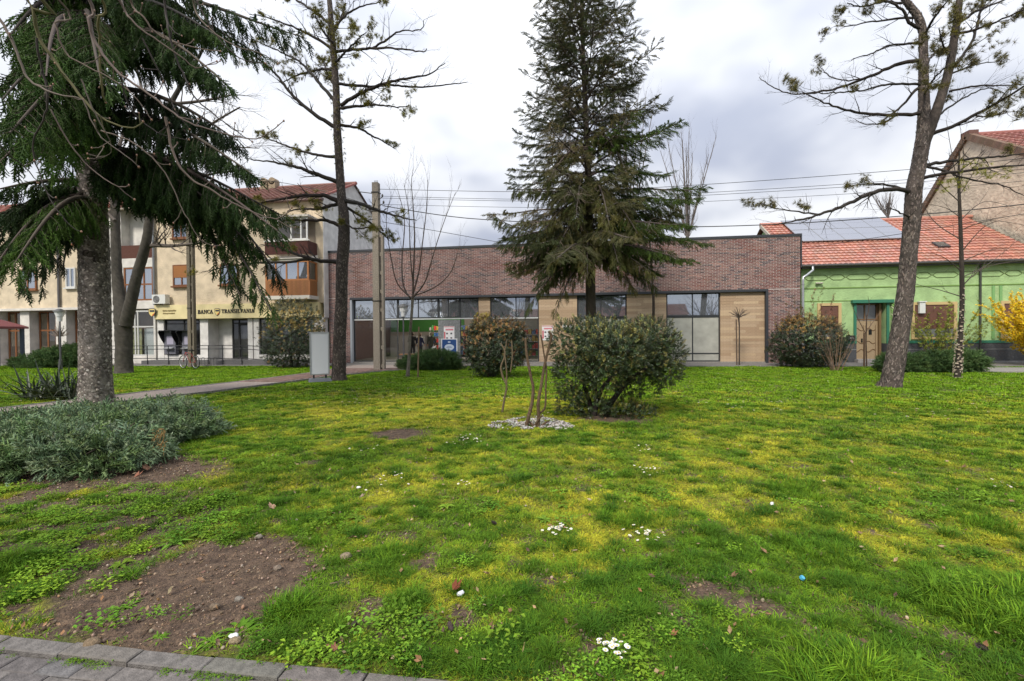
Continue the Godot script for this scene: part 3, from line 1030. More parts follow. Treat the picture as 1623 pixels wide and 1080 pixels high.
func store() -> void:
	var Z := -25.0
	var s := thing("brick_store", "long low supermarket of dark red brick with wood clad window bays", "store", Vector3(-1.5, 0, Z))
	var mb := MB.new()
	mb.col = Color(0.64, 0.58, 0.55)
	mb.bx(-14.36, -13.05, 0, 6.5, Z - 0.3, Z)
	mb.bx(9.73, 11.33, 0, 6.5, Z - 0.3, Z)
	mb.bx(-13.05, 9.73, 3.8, 6.5, Z - 0.3, Z)
	part("mortar_wall", mb, M.concrete, s)
	mb = MB.new()
	brick_courses(mb, -14.36, -13.05, 0.02, 3.8, Z)
	brick_courses(mb, 9.8, 11.33, 0.02, 3.8, Z)
	brick_courses(mb, -14.36, 11.33, 3.86, 6.48, Z)
	part("bricks", mb, M.plain, s).set_meta("kind", "stuff")
	mb = MB.new()
	mb.col = Color(0.2, 0.12, 0.11)
	mb.bx(11.03, 11.33, 0, 6.5, Z - 11, Z - 0.3)
	mb.bx(-14.36, -14.06, 0, 6.5, Z - 11, Z - 0.3)
	mb.bx(-14.06, 11.03, 0, 6.5, Z - 11.3, Z - 11)
	part("outer_wall", mb, M.concrete, s)
	bx("flat_roof", s, M.concrete, Color(0.1, 0.1, 0.1), -14.06, 11.03, 5.9, 6.1, Z - 11, Z - 0.3)
	var dark := Color(0.03, 0.034, 0.04)
	mb = MB.new()
	mb.col = dark
	mb.bx(-14.42, 11.40, 6.5, 6.62, Z - 0.36, Z + 0.05)
	mb.bx(11.34, 11.40, 4.9, 6.5, Z - 0.36, Z + 0.045)
	mb.bx(-14.42, -14.365, 5.6, 6.5, Z - 0.36, Z + 0.045)
	part("parapet_cap", mb, M.paint, s)
	mb = MB.new()
	mb.col = dark
	mb.bx(-13.05, 9.80, 3.72, 3.84, Z - 0.3, Z + 0.04)
	mb.bx(9.68, 9.80, 0.04, 3.72, Z - 0.3, Z + 0.04)
	mb.col = Color(0.3, 0.33, 0.37)
	mb.bx(-13.05, -12.93, 0.04, 3.72, Z - 0.3, Z + 0.02)
	part("opening_trim", mb, M.paint, s)
	bx("threshold", s, M.concrete, Color(0.36, 0.34, 0.31), -13.05, 9.73, 0.03, 0.1, Z - 0.45, Z - 0.02)
	# glazing
	var zg := Z - 0.2
	var fc := Color(0.02, 0.024, 0.028)
	framed("window", s, -12.93, -11.55, 0.1, 3.72, zg, 0.06, fc, [], [2.6], 0.06, null, M.coated_glass)
	framed("window", s, -11.55, -10.21, 0.1, 3.72, zg, 0.06, fc, [], [2.6], 0.06, null, M.coated_glass)
	framed("window", s, -10.21, -7.78, 2.6, 3.72, zg, 0.06, fc, [-8.98], [], 0.06, M.coated_glass)
	framed("window", s, -7.78, -6.52, 2.6, 3.72, zg, 0.06, fc, [-7.2], [], 0.06, M.coated_glass)
	framed("window", s, -6.52, -5.42, 0.1, 3.72, zg, 0.06, fc, [], [2.58], 0.06, null, M.coated_glass)
	framed("window", s, -4.75, -2.03, 0.1, 3.72, zg, 0.06, fc, [-3.3], [2.56], 0.06, null, M.coated_glass)
	var film := mat(Color(0.45, 0.45, 0.4), 0.4)
	film.metallic = 0.05
	textured(film, noise_tex("film", FastNoiseLite.TYPE_SIMPLEX_SMOOTH, 0.01, 0.85, 1.0, 4), 0.3)
	for w in [[0.08, 2.72, 1.36], [4.79, 7.5, 6.13]]:
		framed("window", s, w[0], w[1], 2.5, 3.72, zg, 0.06, fc, [w[2]], [], 0.06, M.coated_glass)
		framed("frosted_window", s, w[0], w[1], 0.1, 2.497, zg, 0.06, fc, [w[2]], [0.53], 0.06, film)
	mb = MB.new()
	mb.col = Color(0.5, 0.52, 0.52)
	mb.bx(-12.9, -5.45, 2.52, 2.585, zg + 0.003, zg + 0.04)
	mb.bx(-4.72, -2.06, 2.5, 2.565, zg + 0.003, zg + 0.04)
	part("transom_rail", mb, M.satin, s)
	# sliding door leaf in grey metal, with a handle on the glazed leaf next to it
	var leafd := bx("door_leaf", s, textured(mat(Color(0.27, 0.285, 0.29), 0.45), noise_tex("concrete", FastNoiseLite.TYPE_SIMPLEX_SMOOTH, 0.03, 0.7, 1.0, 5), 0.5), Color.WHITE, -7.78, -6.5, 0.1, 2.48, zg - 0.02, zg + 0.06)
	var hd := MB.new()
	hd.col = Color(0.55, 0.56, 0.57)
	hd.rod(Vector3(-6.3, 0.75, zg + 0.08), Vector3(-6.3, 1.5, zg + 0.08), 0.022, 8)
	part("handle", hd, M.metal, leafd)
	hd = MB.new()
	hd.col = Color(0.5, 0.52, 0.52)
	hd.rod(Vector3(-3.08, 0.4, zg + 0.08), Vector3(-3.08, 2.0, zg + 0.08), 0.025, 8)
	part("door_handle", hd, M.metal, s)
	# wood-look cladding, plank by plank
	var meshes := {}
	for area in [[-5.42, -4.76], [-2.02, 0.07], [2.73, 4.78], [7.51, 9.68]]:
		var y := 0.1
		var r := 0
		while y < 3.7:
			var h := minf(0.148, 3.72 - y)
			var x: float = area[0]
			var first := true
			while x < float(area[1]) - 0.02:
				var l := rf(0.5, 1.25) if first else 1.22
				first = false
				var b := minf(x + l, area[1])
				var p := MB.new()
				var tone := rng.randf()
				p.col = Color(0.66, 0.49, 0.33).lerp(Color(0.5, 0.345, 0.215), tone)
				if rng.randf() < 0.2:
					p.col = Color(0.68, 0.5, 0.32)
				var zf := zg + 0.055 + rf(0, 0.006)
				p.bx(x + 0.002, b - 0.002, y + 0.002, y + h - 0.003, zg - 0.02, zf)
				part("plank", p, M.wood, s)
				x = b
			y += 0.15
			r += 1
	bx("backing", s, M.plain, Color(0.4, 0.3, 0.2), -5.42, -4.76, 0.1, 3.72, zg - 0.1, zg - 0.02)
	bx("backing", s, M.plain, Color(0.4, 0.3, 0.2), -2.03, 0.08, 0.1, 3.72, zg - 0.1, zg - 0.02)
	bx("backing", s, M.plain, Color(0.4, 0.3, 0.2), 2.72, 4.79, 0.1, 3.72, zg - 0.1, zg - 0.02)
	bx("backing", s, M.plain, Color(0.4, 0.3, 0.2), 7.5, 9.69, 0.1, 3.72, zg - 0.1, zg - 0.02)
	# sales room
	mb = MB.new()
	mb.col = Color(0.3, 0.29, 0.27)
	mb.bx(-13.9, 11.0, 0.0, 0.1, Z - 10.9, Z - 0.45)
	part("shop_floor", mb, M.satin, s)
	bx("shop_ceiling", s, M.plain, Color(0.3, 0.3, 0.3), -14.06, 11.03, 3.84, 3.95, Z - 11, Z - 0.3)
	bx("shop_back_wall", s, M.plain, Color(0.35, 0.32, 0.28), -14.0, 11.0, 0.1, 3.84, Z - 8.2, Z - 8)
	bx("green_band", s, M.plain, Color(0.06, 0.22, 0.05), -13.9, -8.2, 1.9, 3.1, Z - 7.98, Z - 7.94)
	bx("partition", s, M.plain, Color(0.3, 0.3, 0.29), -13.1, -10.1, 0.1, 1.6, Z - 6.0, Z - 5.9)
	bx("partition", s, M.plain, Color(0.3, 0.31, 0.3), -5.0, 10.6, 0.1, 3.84, Z - 7.6, Z - 7.5)
	# freestanding shelving with goods
	var sh := MB.new()
	var gd := MB.new()
	for k in 4:
		var z := Z - 5.2 - 0.9 * k
		sh.col = Color(0.05, 0.05, 0.05)
		for lev in 5:
			sh.bx(-10.0 + k * 0.5, -6.0, 0.25 + lev * 0.42, 0.28 + lev * 0.42, z - 0.4, z)
		var x := -10.0 + k * 0.5
		while x < -6.1:
			for lev in 5:
				gd.col = [Color(0.3, 0.03, 0.02), Color(0.25, 0.18, 0.03), Color(0.03, 0.08, 0.2), Color(0.25, 0.24, 0.22), Color(0.05, 0.16, 0.04), Color(0.3, 0.12, 0.03)][rng.randi() % 6]
				gd.bx(x, x + 0.14, 0.28 + lev * 0.42, 0.28 + lev * 0.42 + rf(0.18, 0.34), z - 0.35, z - 0.02)
			x += 0.17
	for k in 3:
		var z := Z - 3.6 - 1.3 * k
		sh.col = Color(0.3, 0.3, 0.3)
		for lev in 4:
			sh.bx(-4.9, 10.4, 0.25 + lev * 0.45, 0.28 + lev * 0.45, z - 0.4, z)
			var x := -4.9
			while x < 10.3:
				gd.col = [Color(0.3, 0.03, 0.02), Color(0.25, 0.18, 0.03), Color(0.03, 0.08, 0.2), Color(0.25, 0.24, 0.22), Color(0.05, 0.16, 0.04), Color(0.3, 0.12, 0.03)][rng.randi() % 6]
				gd.bx(x, x + 0.2, 0.28 + lev * 0.45, 0.28 + lev * 0.45 + rf(0.18, 0.36), z - 0.35, z - 0.02)
				x += 0.24
	part("shelf", sh, M.plain, s)
	part("goods", gd, M.satin, s).set_meta("kind", "stuff")
	# strip lights in the ceiling of the sales room
	for lx in [-8.9, -5.9, -3.6]:
		var lm := MB.new()
		lm.bx(lx - 0.05, lx + 0.05, 3.0, 3.06, Z - 6.2 if lx < -5.0 else Z - 2.3, Z - 2.0 if lx < -5.0 else Z - 0.7)
		var em := mat(Color(0.9, 0.9, 0.88), 0.5)
		em.emission_enabled = true
		em.emission = Color(1.0, 0.97, 0.9)
		em.emission_energy_multiplier = 1.1
		part("strip_light", lm, em, s)
		var al := OmniLight3D.new()
		al.name = "strip_light_glow"
		al.light_energy = 2.6 if lx < -8.0 else 0.8
		al.light_color = Color(1.0, 0.95, 0.88)
		al.light_size = 0.3
		al.omni_range = 20.0
		al.shadow_enabled = true
		al.position = Vector3(lx, 2.9, Z - 4.0 if lx < -5.0 else Z - 1.5)
		add_child(al)
	# alarm sounder on the left pier
	mb = MB.new()
	mb.col = Color(0.6, 0.5, 0.3)
	mb.bx(-13.62, -13.42, 4.98, 5.14, Z, Z + 0.1)
	mb.ball(Vector3(-13.68, 5.1, Z + 0.08), Vector3(0.05, 0.05, 0.05), 8, 6)
	tag(part("alarm_box", mb, M.satin), "small cream alarm box on the brick pier above the sign stand", "alarm box")
	# notices
	notice(Vector3(-7.45, 1.2, zg + 0.068), 0.62, 0.92, "white notice with red header taped to the grey door leaf")
	notice(Vector3(-1.85, 1.28, zg + 0.068), 0.62, 0.82, "white notice with red header on the wood cladding")
	mb = MB.new()
	mb.col = Color(0.65, 0.65, 0.64)
	mb.bx(-0.73, -0.15, 1.98, 2.12, zg + 0.066, zg + 0.14)
	mb.col = Color(0.16, 0.17, 0.19)
	mb.bx(-0.71, -0.17, 1.8, 1.98, zg + 0.066, zg + 0.12)
	tag(part("wall_box", mb, M.satin), "white topped grey box on wood cladding behind the clipped laurel", "wall box")
	# blue poster board in front of the door leaf
	var b := thing("poster_stand", "blue poster in a white frame on a grey foot before the store", "poster stand", Vector3(-7.0, 0.04, Z + 0.75))
	var ox := -6.9
	var bz := Z + 0.7
	mb = MB.new()
	mb.col = Color(0.2, 0.21, 0.22)
	mb.slab(Vector3(ox, 0.1, bz), Vector3(0.9, 0.12, 0.5), 0.03)
	part("foot", mb, M.satin, b)
	mb = MB.new()
	mb.col = Color(0.68, 0.69, 0.7)
	mb.bx(ox - 0.45, ox + 0.45, 0.2, 1.42, bz - 0.03, bz + 0.02)
	part("frame", mb, M.satin, b)
	mb = MB.new()
	mb.col = Color(0.012, 0.06, 0.2)
	mb.bx(ox - 0.405, ox + 0.405, 0.245, 1.375, bz + 0.02, bz + 0.026)
	var pb := part("poster", mb, M.satin, b)
	mb = MB.new()
	mb.col = Color(0.5, 0.58, 0.68)
	var ov := PackedVector2Array()
	for k in 20:
		ov.append(Vector2(0.27 * cos(TAU * k / 20), 0.17 * sin(TAU * k / 20)))
	mb.prism(Vector3(ox, 0.95, bz + 0.026), Vector3.RIGHT, Vector3.UP, ov, Vector3(0, 0, 0.003))
	var ov2 := PackedVector2Array([Vector2(-0.12, 0), Vector2(0.12, 0), Vector2(0.06, -0.1), Vector2(-0.06, -0.1)])
	mb.prism(Vector3(ox, 0.785, bz + 0.026), Vector3.RIGHT, Vector3.UP, ov2, Vector3(0, 0, 0.003))
	mb.bx(ox - 0.18, ox + 0.18, 0.52, 0.62, bz + 0.026, bz + 0.029)
	mb.bx(ox - 0.2, ox + 0.2, 0.38, 0.47, bz + 0.026, bz + 0.029)
	mb.bx(ox - 0.07, ox + 0.07, 1.2, 1.27, bz + 0.026, bz + 0.029)
	part("emblem", mb, M.satin, pb)
	mb = MB.new()
	mb.col = Color(0.1, 0.16, 0.32)
	mb.bx(ox - 0.17, ox + 0.16, 0.92, 0.945, bz + 0.029, bz + 0.032)
	mb.bx(ox - 0.12, ox + 0.12, 0.98, 1.0, bz + 0.029, bz + 0.032)
	part("emblem_lines", mb, M.satin, pb)

func notice(at: Vector3, w: float, h: float, label: String) -> void:
	var t := thing("notice", label, "notice", at)
	var mb := MB.new()
	mb.col = Color(0.72, 0.71, 0.72)
	mb.bx(at.x, at.x + w, at.y, at.y + h, at.z, at.z + 0.008)
	part("sheet", mb, M.satin, t)
	mb = MB.new()
	mb.col = Color(0.5, 0.03, 0.06)
	mb.bx(at.x + 0.02, at.x + 0.09, at.y + 0.1, at.y + h * 0.66, at.z + 0.008, at.z + 0.011)
	mb.bx(at.x + 0.02, at.x + w - 0.02, at.y + h - 0.05, at.y + h - 0.02, at.z + 0.008, at.z + 0.011)
	mb.col = Color(0.6, 0.2, 0.25)
	mb.bx(at.x + 0.1, at.x + w - 0.06, at.y + h * 0.74, at.y + h * 0.84, at.z + 0.008, at.z + 0.011)
	mb.col = Color(0.05, 0.05, 0.06)
	for q in [[0.22, 0.5], [0.62, 0.5], [0.22, 0.22], [0.62, 0.22]]:
		mb.bx(at.x + w * q[0], at.x + w * (q[0] + 0.16), at.y + h * q[1], at.y + h * (q[1] + 0.1), at.z + 0.008, at.z + 0.011)
	part("print", mb, M.satin, t)

func window_unit(b: Node3D, x0: float, x1: float, y0: float, y1: float, z: float, fc: Color, blind: float, blind_col: Color) -> void:
	bx("window_sheet", b, M.plain, Color(0.3, 0.3, 0.29), x0 + 0.03, x1 - 0.03, y0 + 0.03, y1 - 0.03, z + 0.004, z + 0.02)  # grey curtain close behind the panes
	var w := framed("window", b, x0, x1, y0, y1, z + 0.1, 0.08, fc, [(x0 + x1) * 0.5], [], 0.07, M.coated_glass)
	var sm := MB.new()
	sm.col = fc
	sm.bx(x0 - 0.08, x1 + 0.08, y0 - 0.09, y0 - 0.002, z + 0.002, z + 0.18)
	part("sill", sm, M.paint, w)
	if blind > 0.0:
		sm = MB.new()
		sm.col = blind_col
		var k := 0
		var y := y1 - 0.08
		while y > y1 - blind:
			sm.bx(x0 + 0.08, x1 - 0.08, y - 0.048, y, z + 0.1, z + 0.112 + 0.004 * (k % 2))
			y -= 0.05
			k += 1
		part("blind", sm, M.paint, w)

func tiled_roof(called: String, b: Node3D, x0: float, x1: float, ye: float, ze: float, yr: float, zr: float, col: Color, row: float, tw: float, m: Material) -> void:
	# front slope from eave (ye, ze) to ridge (yr, zr): every tile a curved plate with a raised lip
	var up := Vector3(0, yr - ye, zr - ze)
	var L := up.length()
	up /= L
	var nn := Vector3.RIGHT.cross(up)
	if nn.y < 0:
		nn = -nn
	var mb := MB.new()
	var rows := int(ceil(L / row))
	var nt := int((x1 - x0) / tw)
	for r in rows:
		var s0 := r * row
		var s1 := minf(s0 + row * 1.06, L)
		for i in nt:
			mb.col = jitter(col, 0.2).lerp(Color(0.3, 0.25, 0.2), clampf(0.55 * noise.get_noise_2d((x0 + i * tw) * 0.8, r * 0.45 + ye), 0, 0.5))
			var xa := x0 + i * tw
			var lift := 0.07 + rf(-0.004, 0.004)
			for q in 3:
				var u0 := q / 3.0
				var u1 := (q + 1) / 3.0
				var h0 := 0.03 * sin(PI * u0)
				var h1 := 0.03 * sin(PI * u1)
				var a := Vector3(xa + tw * u0, ye, ze) + up * s0 + nn * (lift + h0)
				var c2 := Vector3(xa + tw * u1, ye, ze) + up * s0 + nn * (lift + h1)
				var d := Vector3(xa + tw * u1, ye, ze) + up * s1 + nn * (0.008 + h1)
				var e := Vector3(xa + tw * u0, ye, ze) + up * s1 + nn * (0.008 + h0)
				mb.quad(a, c2, d, e, nn)
				mb.quad(a, c2, c2 - nn * lift, a - nn * lift, -up)
	part(called, mb, m, b).set_meta("kind", "stuff")
	var rb := MB.new()
	rb.col = col
	rb.tube(PackedVector3Array([Vector3(x0 - 0.05, yr + 0.03, zr), Vector3(x1 + 0.05, yr + 0.03, zr)]), PackedFloat32Array([0.12, 0.12]), 8)
	part("ridge", rb, m, b)

func bank() -> void:
	var Z := -24.5
	var cream := plaster(Color(0.7, 0.58, 0.42))
	var white := plaster(Color(0.75, 0.73, 0.7))
	var b := thing("bank_building", "three storey beige corner building with a bank on its ground floor", "building", Vector3(-20, 0, Z))
	var mb := MB.new()
	mb.bx(-25.4, -14.4, 3.55, 9.6, Z - 8, Z)
	mb.bx(-25.4, -14.4, 2.7, 3.55, Z - 8, Z - 0.9)
	part("wall", mb, cream, b)
	mb = MB.new()
	mb.prism(Vector3(-14.55, 0, 0), Vector3(0, 0, 1), Vector3.UP, PackedVector2Array([Vector2(Z, 9.6), Vector2(Z - 3.7, 11.55), Vector2(Z - 8, 9.6)]), Vector3(0.16, 0, 0))
	mb.bx(-14.4, -14.36, 2.7, 9.6, Z - 8, Z - 0.02)
	part("gable", mb, white, b)
	tiled_roof("roof_tiles", b, -25.8, -14.25, 9.55, Z + 0.35, 11.6, Z - 3.75, Color(0.2, 0.1, 0.085), 0.34, 0.3, vmat(0.75))
	mb = MB.new()
	mb.col = Color(0.16, 0.1, 0.09)
	mb.quad(Vector3(-25.8, 11.58, Z - 3.75), Vector3(-14.25, 11.58, Z - 3.75), Vector3(-14.25, 9.5, Z - 8.2), Vector3(-25.8, 9.5, Z - 8.2), Vector3(0, 1, -1))
	mb.bx(-25.8, -14.3, 9.42, 9.54, Z + 0.02, Z + 0.36)
	mb.col = Color(0.3, 0.07, 0.045)
	mb.box(Vector3(-14.2, 10.62, Z - 1.75), Vector3(0.1, 0.12, 4.6), Basis(Vector3.RIGHT, 0.465))
	part("roof_edge", mb, M.paint, b)
	for cx in [-20.6, -20.0]:
		mb = MB.new()
		mb.col = Color(0.42, 0.33, 0.22)
		mb.bx(cx - 0.24, cx + 0.24, 11.2, 12.0, Z - 3.9, Z - 3.4)
		mb.tube(PackedVector3Array([Vector3(cx, 12.0, Z - 3.9), Vector3(cx, 12.0, Z - 3.4)]), PackedFloat32Array([0.24, 0.24]), 16)
		part("chimney", mb, M.concrete, b)
	# upper windows
	var brown := Color(0.16, 0.055, 0.018)
	window_unit(b, -24.1, -22.9, 4.72, 6.0, Z, brown, 0.75, Color(0.3, 0.12, 0.03))
	window_unit(b, -20.95, -19.75, 4.72, 5.95, Z, brown, 0.0, brown)
	window_unit(b, -24.1, -22.9, 7.6, 8.9, Z, brown, 0.0, brown)
	window_unit(b, -20.95, -19.75, 7.6, 8.9, Z, Color(0.5, 0.5, 0.48), 0.4, Color(0.5, 0.48, 0.42))
	# glazed balconies stacked at the corner
	var zf := Z + 0.9
	mb = MB.new()
	mb.col = Color(0.55, 0.52, 0.46)
	mb.bx(-17.5, -14.7, 3.72, 3.92, Z + 0.002, zf + 0.03)
	part("balcony_slab", mb, M.paint, b)
	bx("balcony_slab", b, M.paint, Color(0.55, 0.52, 0.46), -17.5, -14.7, 5.86, 5.98, Z + 0.002, zf + 0.03)
	mb = MB.new()
	var x := -17.4
	while x < -14.76:
		mb.col = jitter(Color(0.36, 0.145, 0.045), 0.12)
		mb.bx(x, x + 0.125, 3.92, 4.76, zf - 0.05, zf)
		x += 0.13
	var z := zf - 0.06
	while z > Z + 0.1:
		mb.col = jitter(Color(0.36, 0.145, 0.045), 0.12)
		mb.bx(-14.82, -14.75, 3.92, 4.76, z - 0.125, z)
		z -= 0.13
	part("balcony_boards", mb, M.wood, b)
	framed("balcony_window", b, -17.4, -14.75, 4.76, 5.86, zf, 0.09, Color(0.36, 0.145, 0.045), [-16.75, -16.1, -15.4], [], 0.06, M.coated_glass)
	mb = MB.new()
	mb.col = Color(0.36, 0.145, 0.045)
	mb.bx(-14.83, -14.75, 4.76, 5.86, Z + 0.02, Z + 0.15)
	mb.bx(-14.83, -14.75, 4.76, 4.84, Z + 0.15, zf - 0.07)
	mb.bx(-14.83, -14.75, 5.78, 5.86, Z + 0.15, zf - 0.07)
	part("balcony_side_frame", mb, M.paint, b)
	mb = MB.new()
	mb.bx(-14.8, -14.79, 4.84, 5.78, Z + 0.15, zf - 0.07)
	part("pane", mb, M.glass, b)
	mb = MB.new()
	mb.col = Color(0.6, 0.57, 0.52)
	mb.prism(Vector3(-17.5, 0, 0), Vector3(0, 0, 1), Vector3.UP, PackedVector2Array([Vector2(zf + 0.12, 5.98), Vector2(Z + 0.004, 5.98), Vector2(Z + 0.004, 6.3)]), Vector3(2.8, 0, 0))
	part("canopy", mb, M.paint, b)
	mb = MB.new()
	mb.col = Color(0.1, 0.032, 0.025)
	mb.bx(-17.4, -14.75, 6.24, 6.96, zf - 0.07, zf)
	mb.bx(-14.82, -14.75, 6.24, 6.96, Z + 0.02, zf - 0.07)
	part("balcony_parapet", mb, M.concrete, b)
	bx("balcony_rail", b, M.paint, Color(0.62, 0.6, 0.56), -17.45, -14.7, 6.96, 7.03, zf - 0.1, zf + 0.03)
	framed("balcony_window", b, -17.35, -14.8, 7.03, 8.3, zf - 0.02, 0.08, Color(0.62, 0.62, 0.6), [-16.6, -15.8, -15.2], [])
	bx("balcony_roof", b, M.paint, Color(0.5, 0.47, 0.42), -17.5, -14.7, 8.3, 8.42, Z + 0.002, zf + 0.08)
	bx("balcony_lining", b, M.plain, Color(0.25, 0.2, 0.15), -17.3, -14.85, 3.95, 8.28, Z + 0.004, Z + 0.02)
	# ground floor
	mb = MB.new()
	for p in [[-25.33, -24.9], [-22.42, -21.88], [-19.26, -18.95], [-18.88, -18.55], [-15.0, -14.45]]:
		mb.bx(p[0], p[1], 0.27, 2.72, Z - 0.5, Z - 0.02)
	mb.bx(-24.9, -22.42, 0.27, 0.56, Z - 0.4, Z - 0.04)
	mb.bx(-18.55, -15.0, 0.27, 0.56, Z - 0.4, Z - 0.04)
	mb.bx(-21.88, -20.98, 0.27, 2.72, Z - 1.0, Z - 0.85)
	mb.bx(-22.2, -21.88, 0.27, 2.72, Z - 1.0, Z - 0.5)
	part("pilaster", mb, white, b)
	bx("lobby_wall", b, M.plain, Color(0.3, 0.3, 0.28), -25.3, -14.5, 0.27, 2.72, Z - 3.2, Z - 3.0)
	bx("lobby_floor", b, M.satin, Color(0.2, 0.2, 0.19), -25.3, -14.5, 0.2, 0.275, Z - 3.0, Z - 0.9)
	var black := Color(0.012, 0.012, 0.013)
	framed("shop_window", b, -24.9, -22.42, 0.56, 2.7, Z - 0.12, 0.07, black, [-23.6], [2.45])
	framed("shop_window", b, -18.55, -15.0, 0.56, 2.7, Z - 0.12, 0.07, black, [-17.4, -16.2], [2.2])
	framed("door_frame", b, -20.98, -19.26, 0.28, 2.7, Z - 0.88, 0.07, black, [-20.52, -19.6], [2.46])
	var dr := framed("door", b, -20.5, -19.62, 0.3, 2.42, Z - 0.8, 0.1, black, [], [])
	var hd := MB.new()
	hd.col = Color(0.5, 0.5, 0.5)
	hd.rod(Vector3(-19.7, 1.0, Z - 0.74), Vector3(-19.7, 1.5, Z - 0.74), 0.02, 8)
	part("handle", hd, M.metal, dr)
	# platform and ramp
	mb = MB.new()
	mb.col = Color(0.17, 0.165, 0.165)
	mb.bx(-25.35, -18.2, 0.03, 0.27, Z - 0.9, Z + 1.05)
	mb.prism(Vector3(0, 0, Z - 0.9), Vector3.RIGHT, Vector3.UP, PackedVector2Array([Vector2(-18.2, 0.03), Vector2(-18.2, 0.27), Vector2(-14.6, 0.05), Vector2(-14.6, 0.03)]), Vector3(0, 0, 1.95))
	part("platform", mb, M.concrete, b)
	var r := thing("ramp_railing", "dark metal railing of posts and three rails before the bank", "railing", Vector3(-22, 0.27, Z + 1.0))
	var rail := MB.new()
	rail.col = Color(0.03, 0.03, 0.032)
	for y in [1.14, 0.94, 0.4]:
		rail.rod(Vector3(-27.4, y, Z + 1.0), Vector3(-18.8, y, Z + 1.0), 0.02, 6)
		rail.rod(Vector3(-18.8, y, Z + 1.0), Vector3(-16.0, y - 0.2, Z + 1.0), 0.02, 6)
	part("rail", rail, M.paint, r)
	for px in [-27.3, -24.9, -23.5, -22.1, -20.9, -20.0, -18.8, -17.2]:
		var po := MB.new()
		po.col = Color(0.03, 0.03, 0.032)
		po.rod(Vector3(px, 0.04, Z + 1.08), Vector3(px, 1.14, Z + 1.08), 0.025, 6)
		part("post", po, M.paint, r)
	# sign band
	var sg := thing("bank_sign", "long yellow fascia sign with black serif letters and a shield", "sign", Vector3(-20, 3.1, Z))
	mb = MB.new()
	mb.bx(-25.28, -14.6, 2.73, 3.58, Z - 0.85, Z + 0.22)
	var ym := mat(Color(0.82, 0.7, 0.38), 0.45)
	part("fascia", mb, textured(ym, noise_tex("plaster", FastNoiseLite.TYPE_SIMPLEX_SMOOTH, 0.012, 0.86, 1.0, 5), 0.15), sg)
	var ink := mat(Color(0.015, 0.014, 0.016), 0.4)
	var zs := Z + 0.235
	fit_text("lettering", "BANCA", -22.32, -21.31, 3.02, 3.25, zs, ink, sg)
	fit_text("lettering", "TRANSILVANIA", -20.74, -18.62, 3.03, 3.26, zs, ink, sg)
	var grey := mat(Color(0.3, 0.23, 0.1), 0.5)
	fit_text("small_lettering", "Banca oamenilor", -24.68, -23.78, 3.19, 3.3, zs - 0.008, grey, sg, false, false)
	fit_text("small_lettering", "întreprinzători", -24.68, -23.88, 3.01, 3.12, zs - 0.008, grey, sg, false, false)
	shield(sg, Vector3(-21.03, 3.1, Z + 0.22), 0.38, 0.45)
	var hs := thing("hanging_sign", "small shield shaped projecting sign at the end of the yellow fascia", "sign", Vector3(-25.35, 3.1, Z + 0.3))
	shield(hs, Vector3(-25.32, 3.12, Z + 0.32), 0.5, 0.54)
	mb = MB.new()
	mb.col = Color(0.05, 0.05, 0.05)
	mb.bx(-25.36, -25.28, 3.05, 3.2, Z + 0.02, Z + 0.32)
	part("bracket", mb, M.metal, hs)
	# cash machines under a curved hood
	for k in 2:
		var ax := -24.35 + k * 1.2
		var t := thing("cash_machine", ["cash machine beside the white corner pilaster of the bank", "cash machine behind the concrete pole at the bank"][k], "cash machine", Vector3(ax, 0.6, Z), "bank cash machines")
		mb = MB.new()
		mb.col = Color(0.13, 0.13, 0.16)
		mb.bx(ax - 0.38, ax + 0.38, 0.62, 2.0, Z - 0.1, Z + 0.12)
		part("cabinet", mb, M.satin, t)
		mb = MB.new()
		mb.col = Color(0.35, 0.33, 0.42)
		mb.bx(ax - 0.2, ax + 0.25, 1.2, 1.7, Z + 0.12, Z + 0.13)
		part("screen", mb, M.gloss, t)
		mb = MB.new()
		mb.col = Color(0.3, 0.31, 0.32)
		mb.box(Vector3(ax, 0.98, Z + 0.2), Vector3(0.56, 0.05, 0.24), Basis(Vector3.RIGHT, 0.3))
		part("keypad_shelf", mb, M.satin, t)
		mb = MB.new()
		mb.col = black
		var pr := PackedVector2Array([Vector2(0, 0), Vector2(0.45, -0.02), Vector2(0.47, -0.1), Vector2(0.3, -0.45), Vector2(0.12, -0.72), Vector2(0, -0.9)])
		mb.prism(Vector3(ax - 0.44, 2.02, Z + 0.02), Vector3(0, 0, 1), Vector3.UP, pr, Vector3(0.05, 0, 0))
		mb.prism(Vector3(ax + 0.39, 2.02, Z + 0.02), Vector3(0, 0, 1), Vector3.UP, pr, Vector3(0.05, 0, 0))
		mb.bx(ax - 0.39, ax + 0.39, 2.0, 2.05, Z + 0.02, Z + 0.5)
		part("hood", mb, M.gloss, t)
	air_conditioner(-25.2, 3.6, Z + 0.02, "white air conditioner on the beige wall above the yellow fascia")
	left_block()

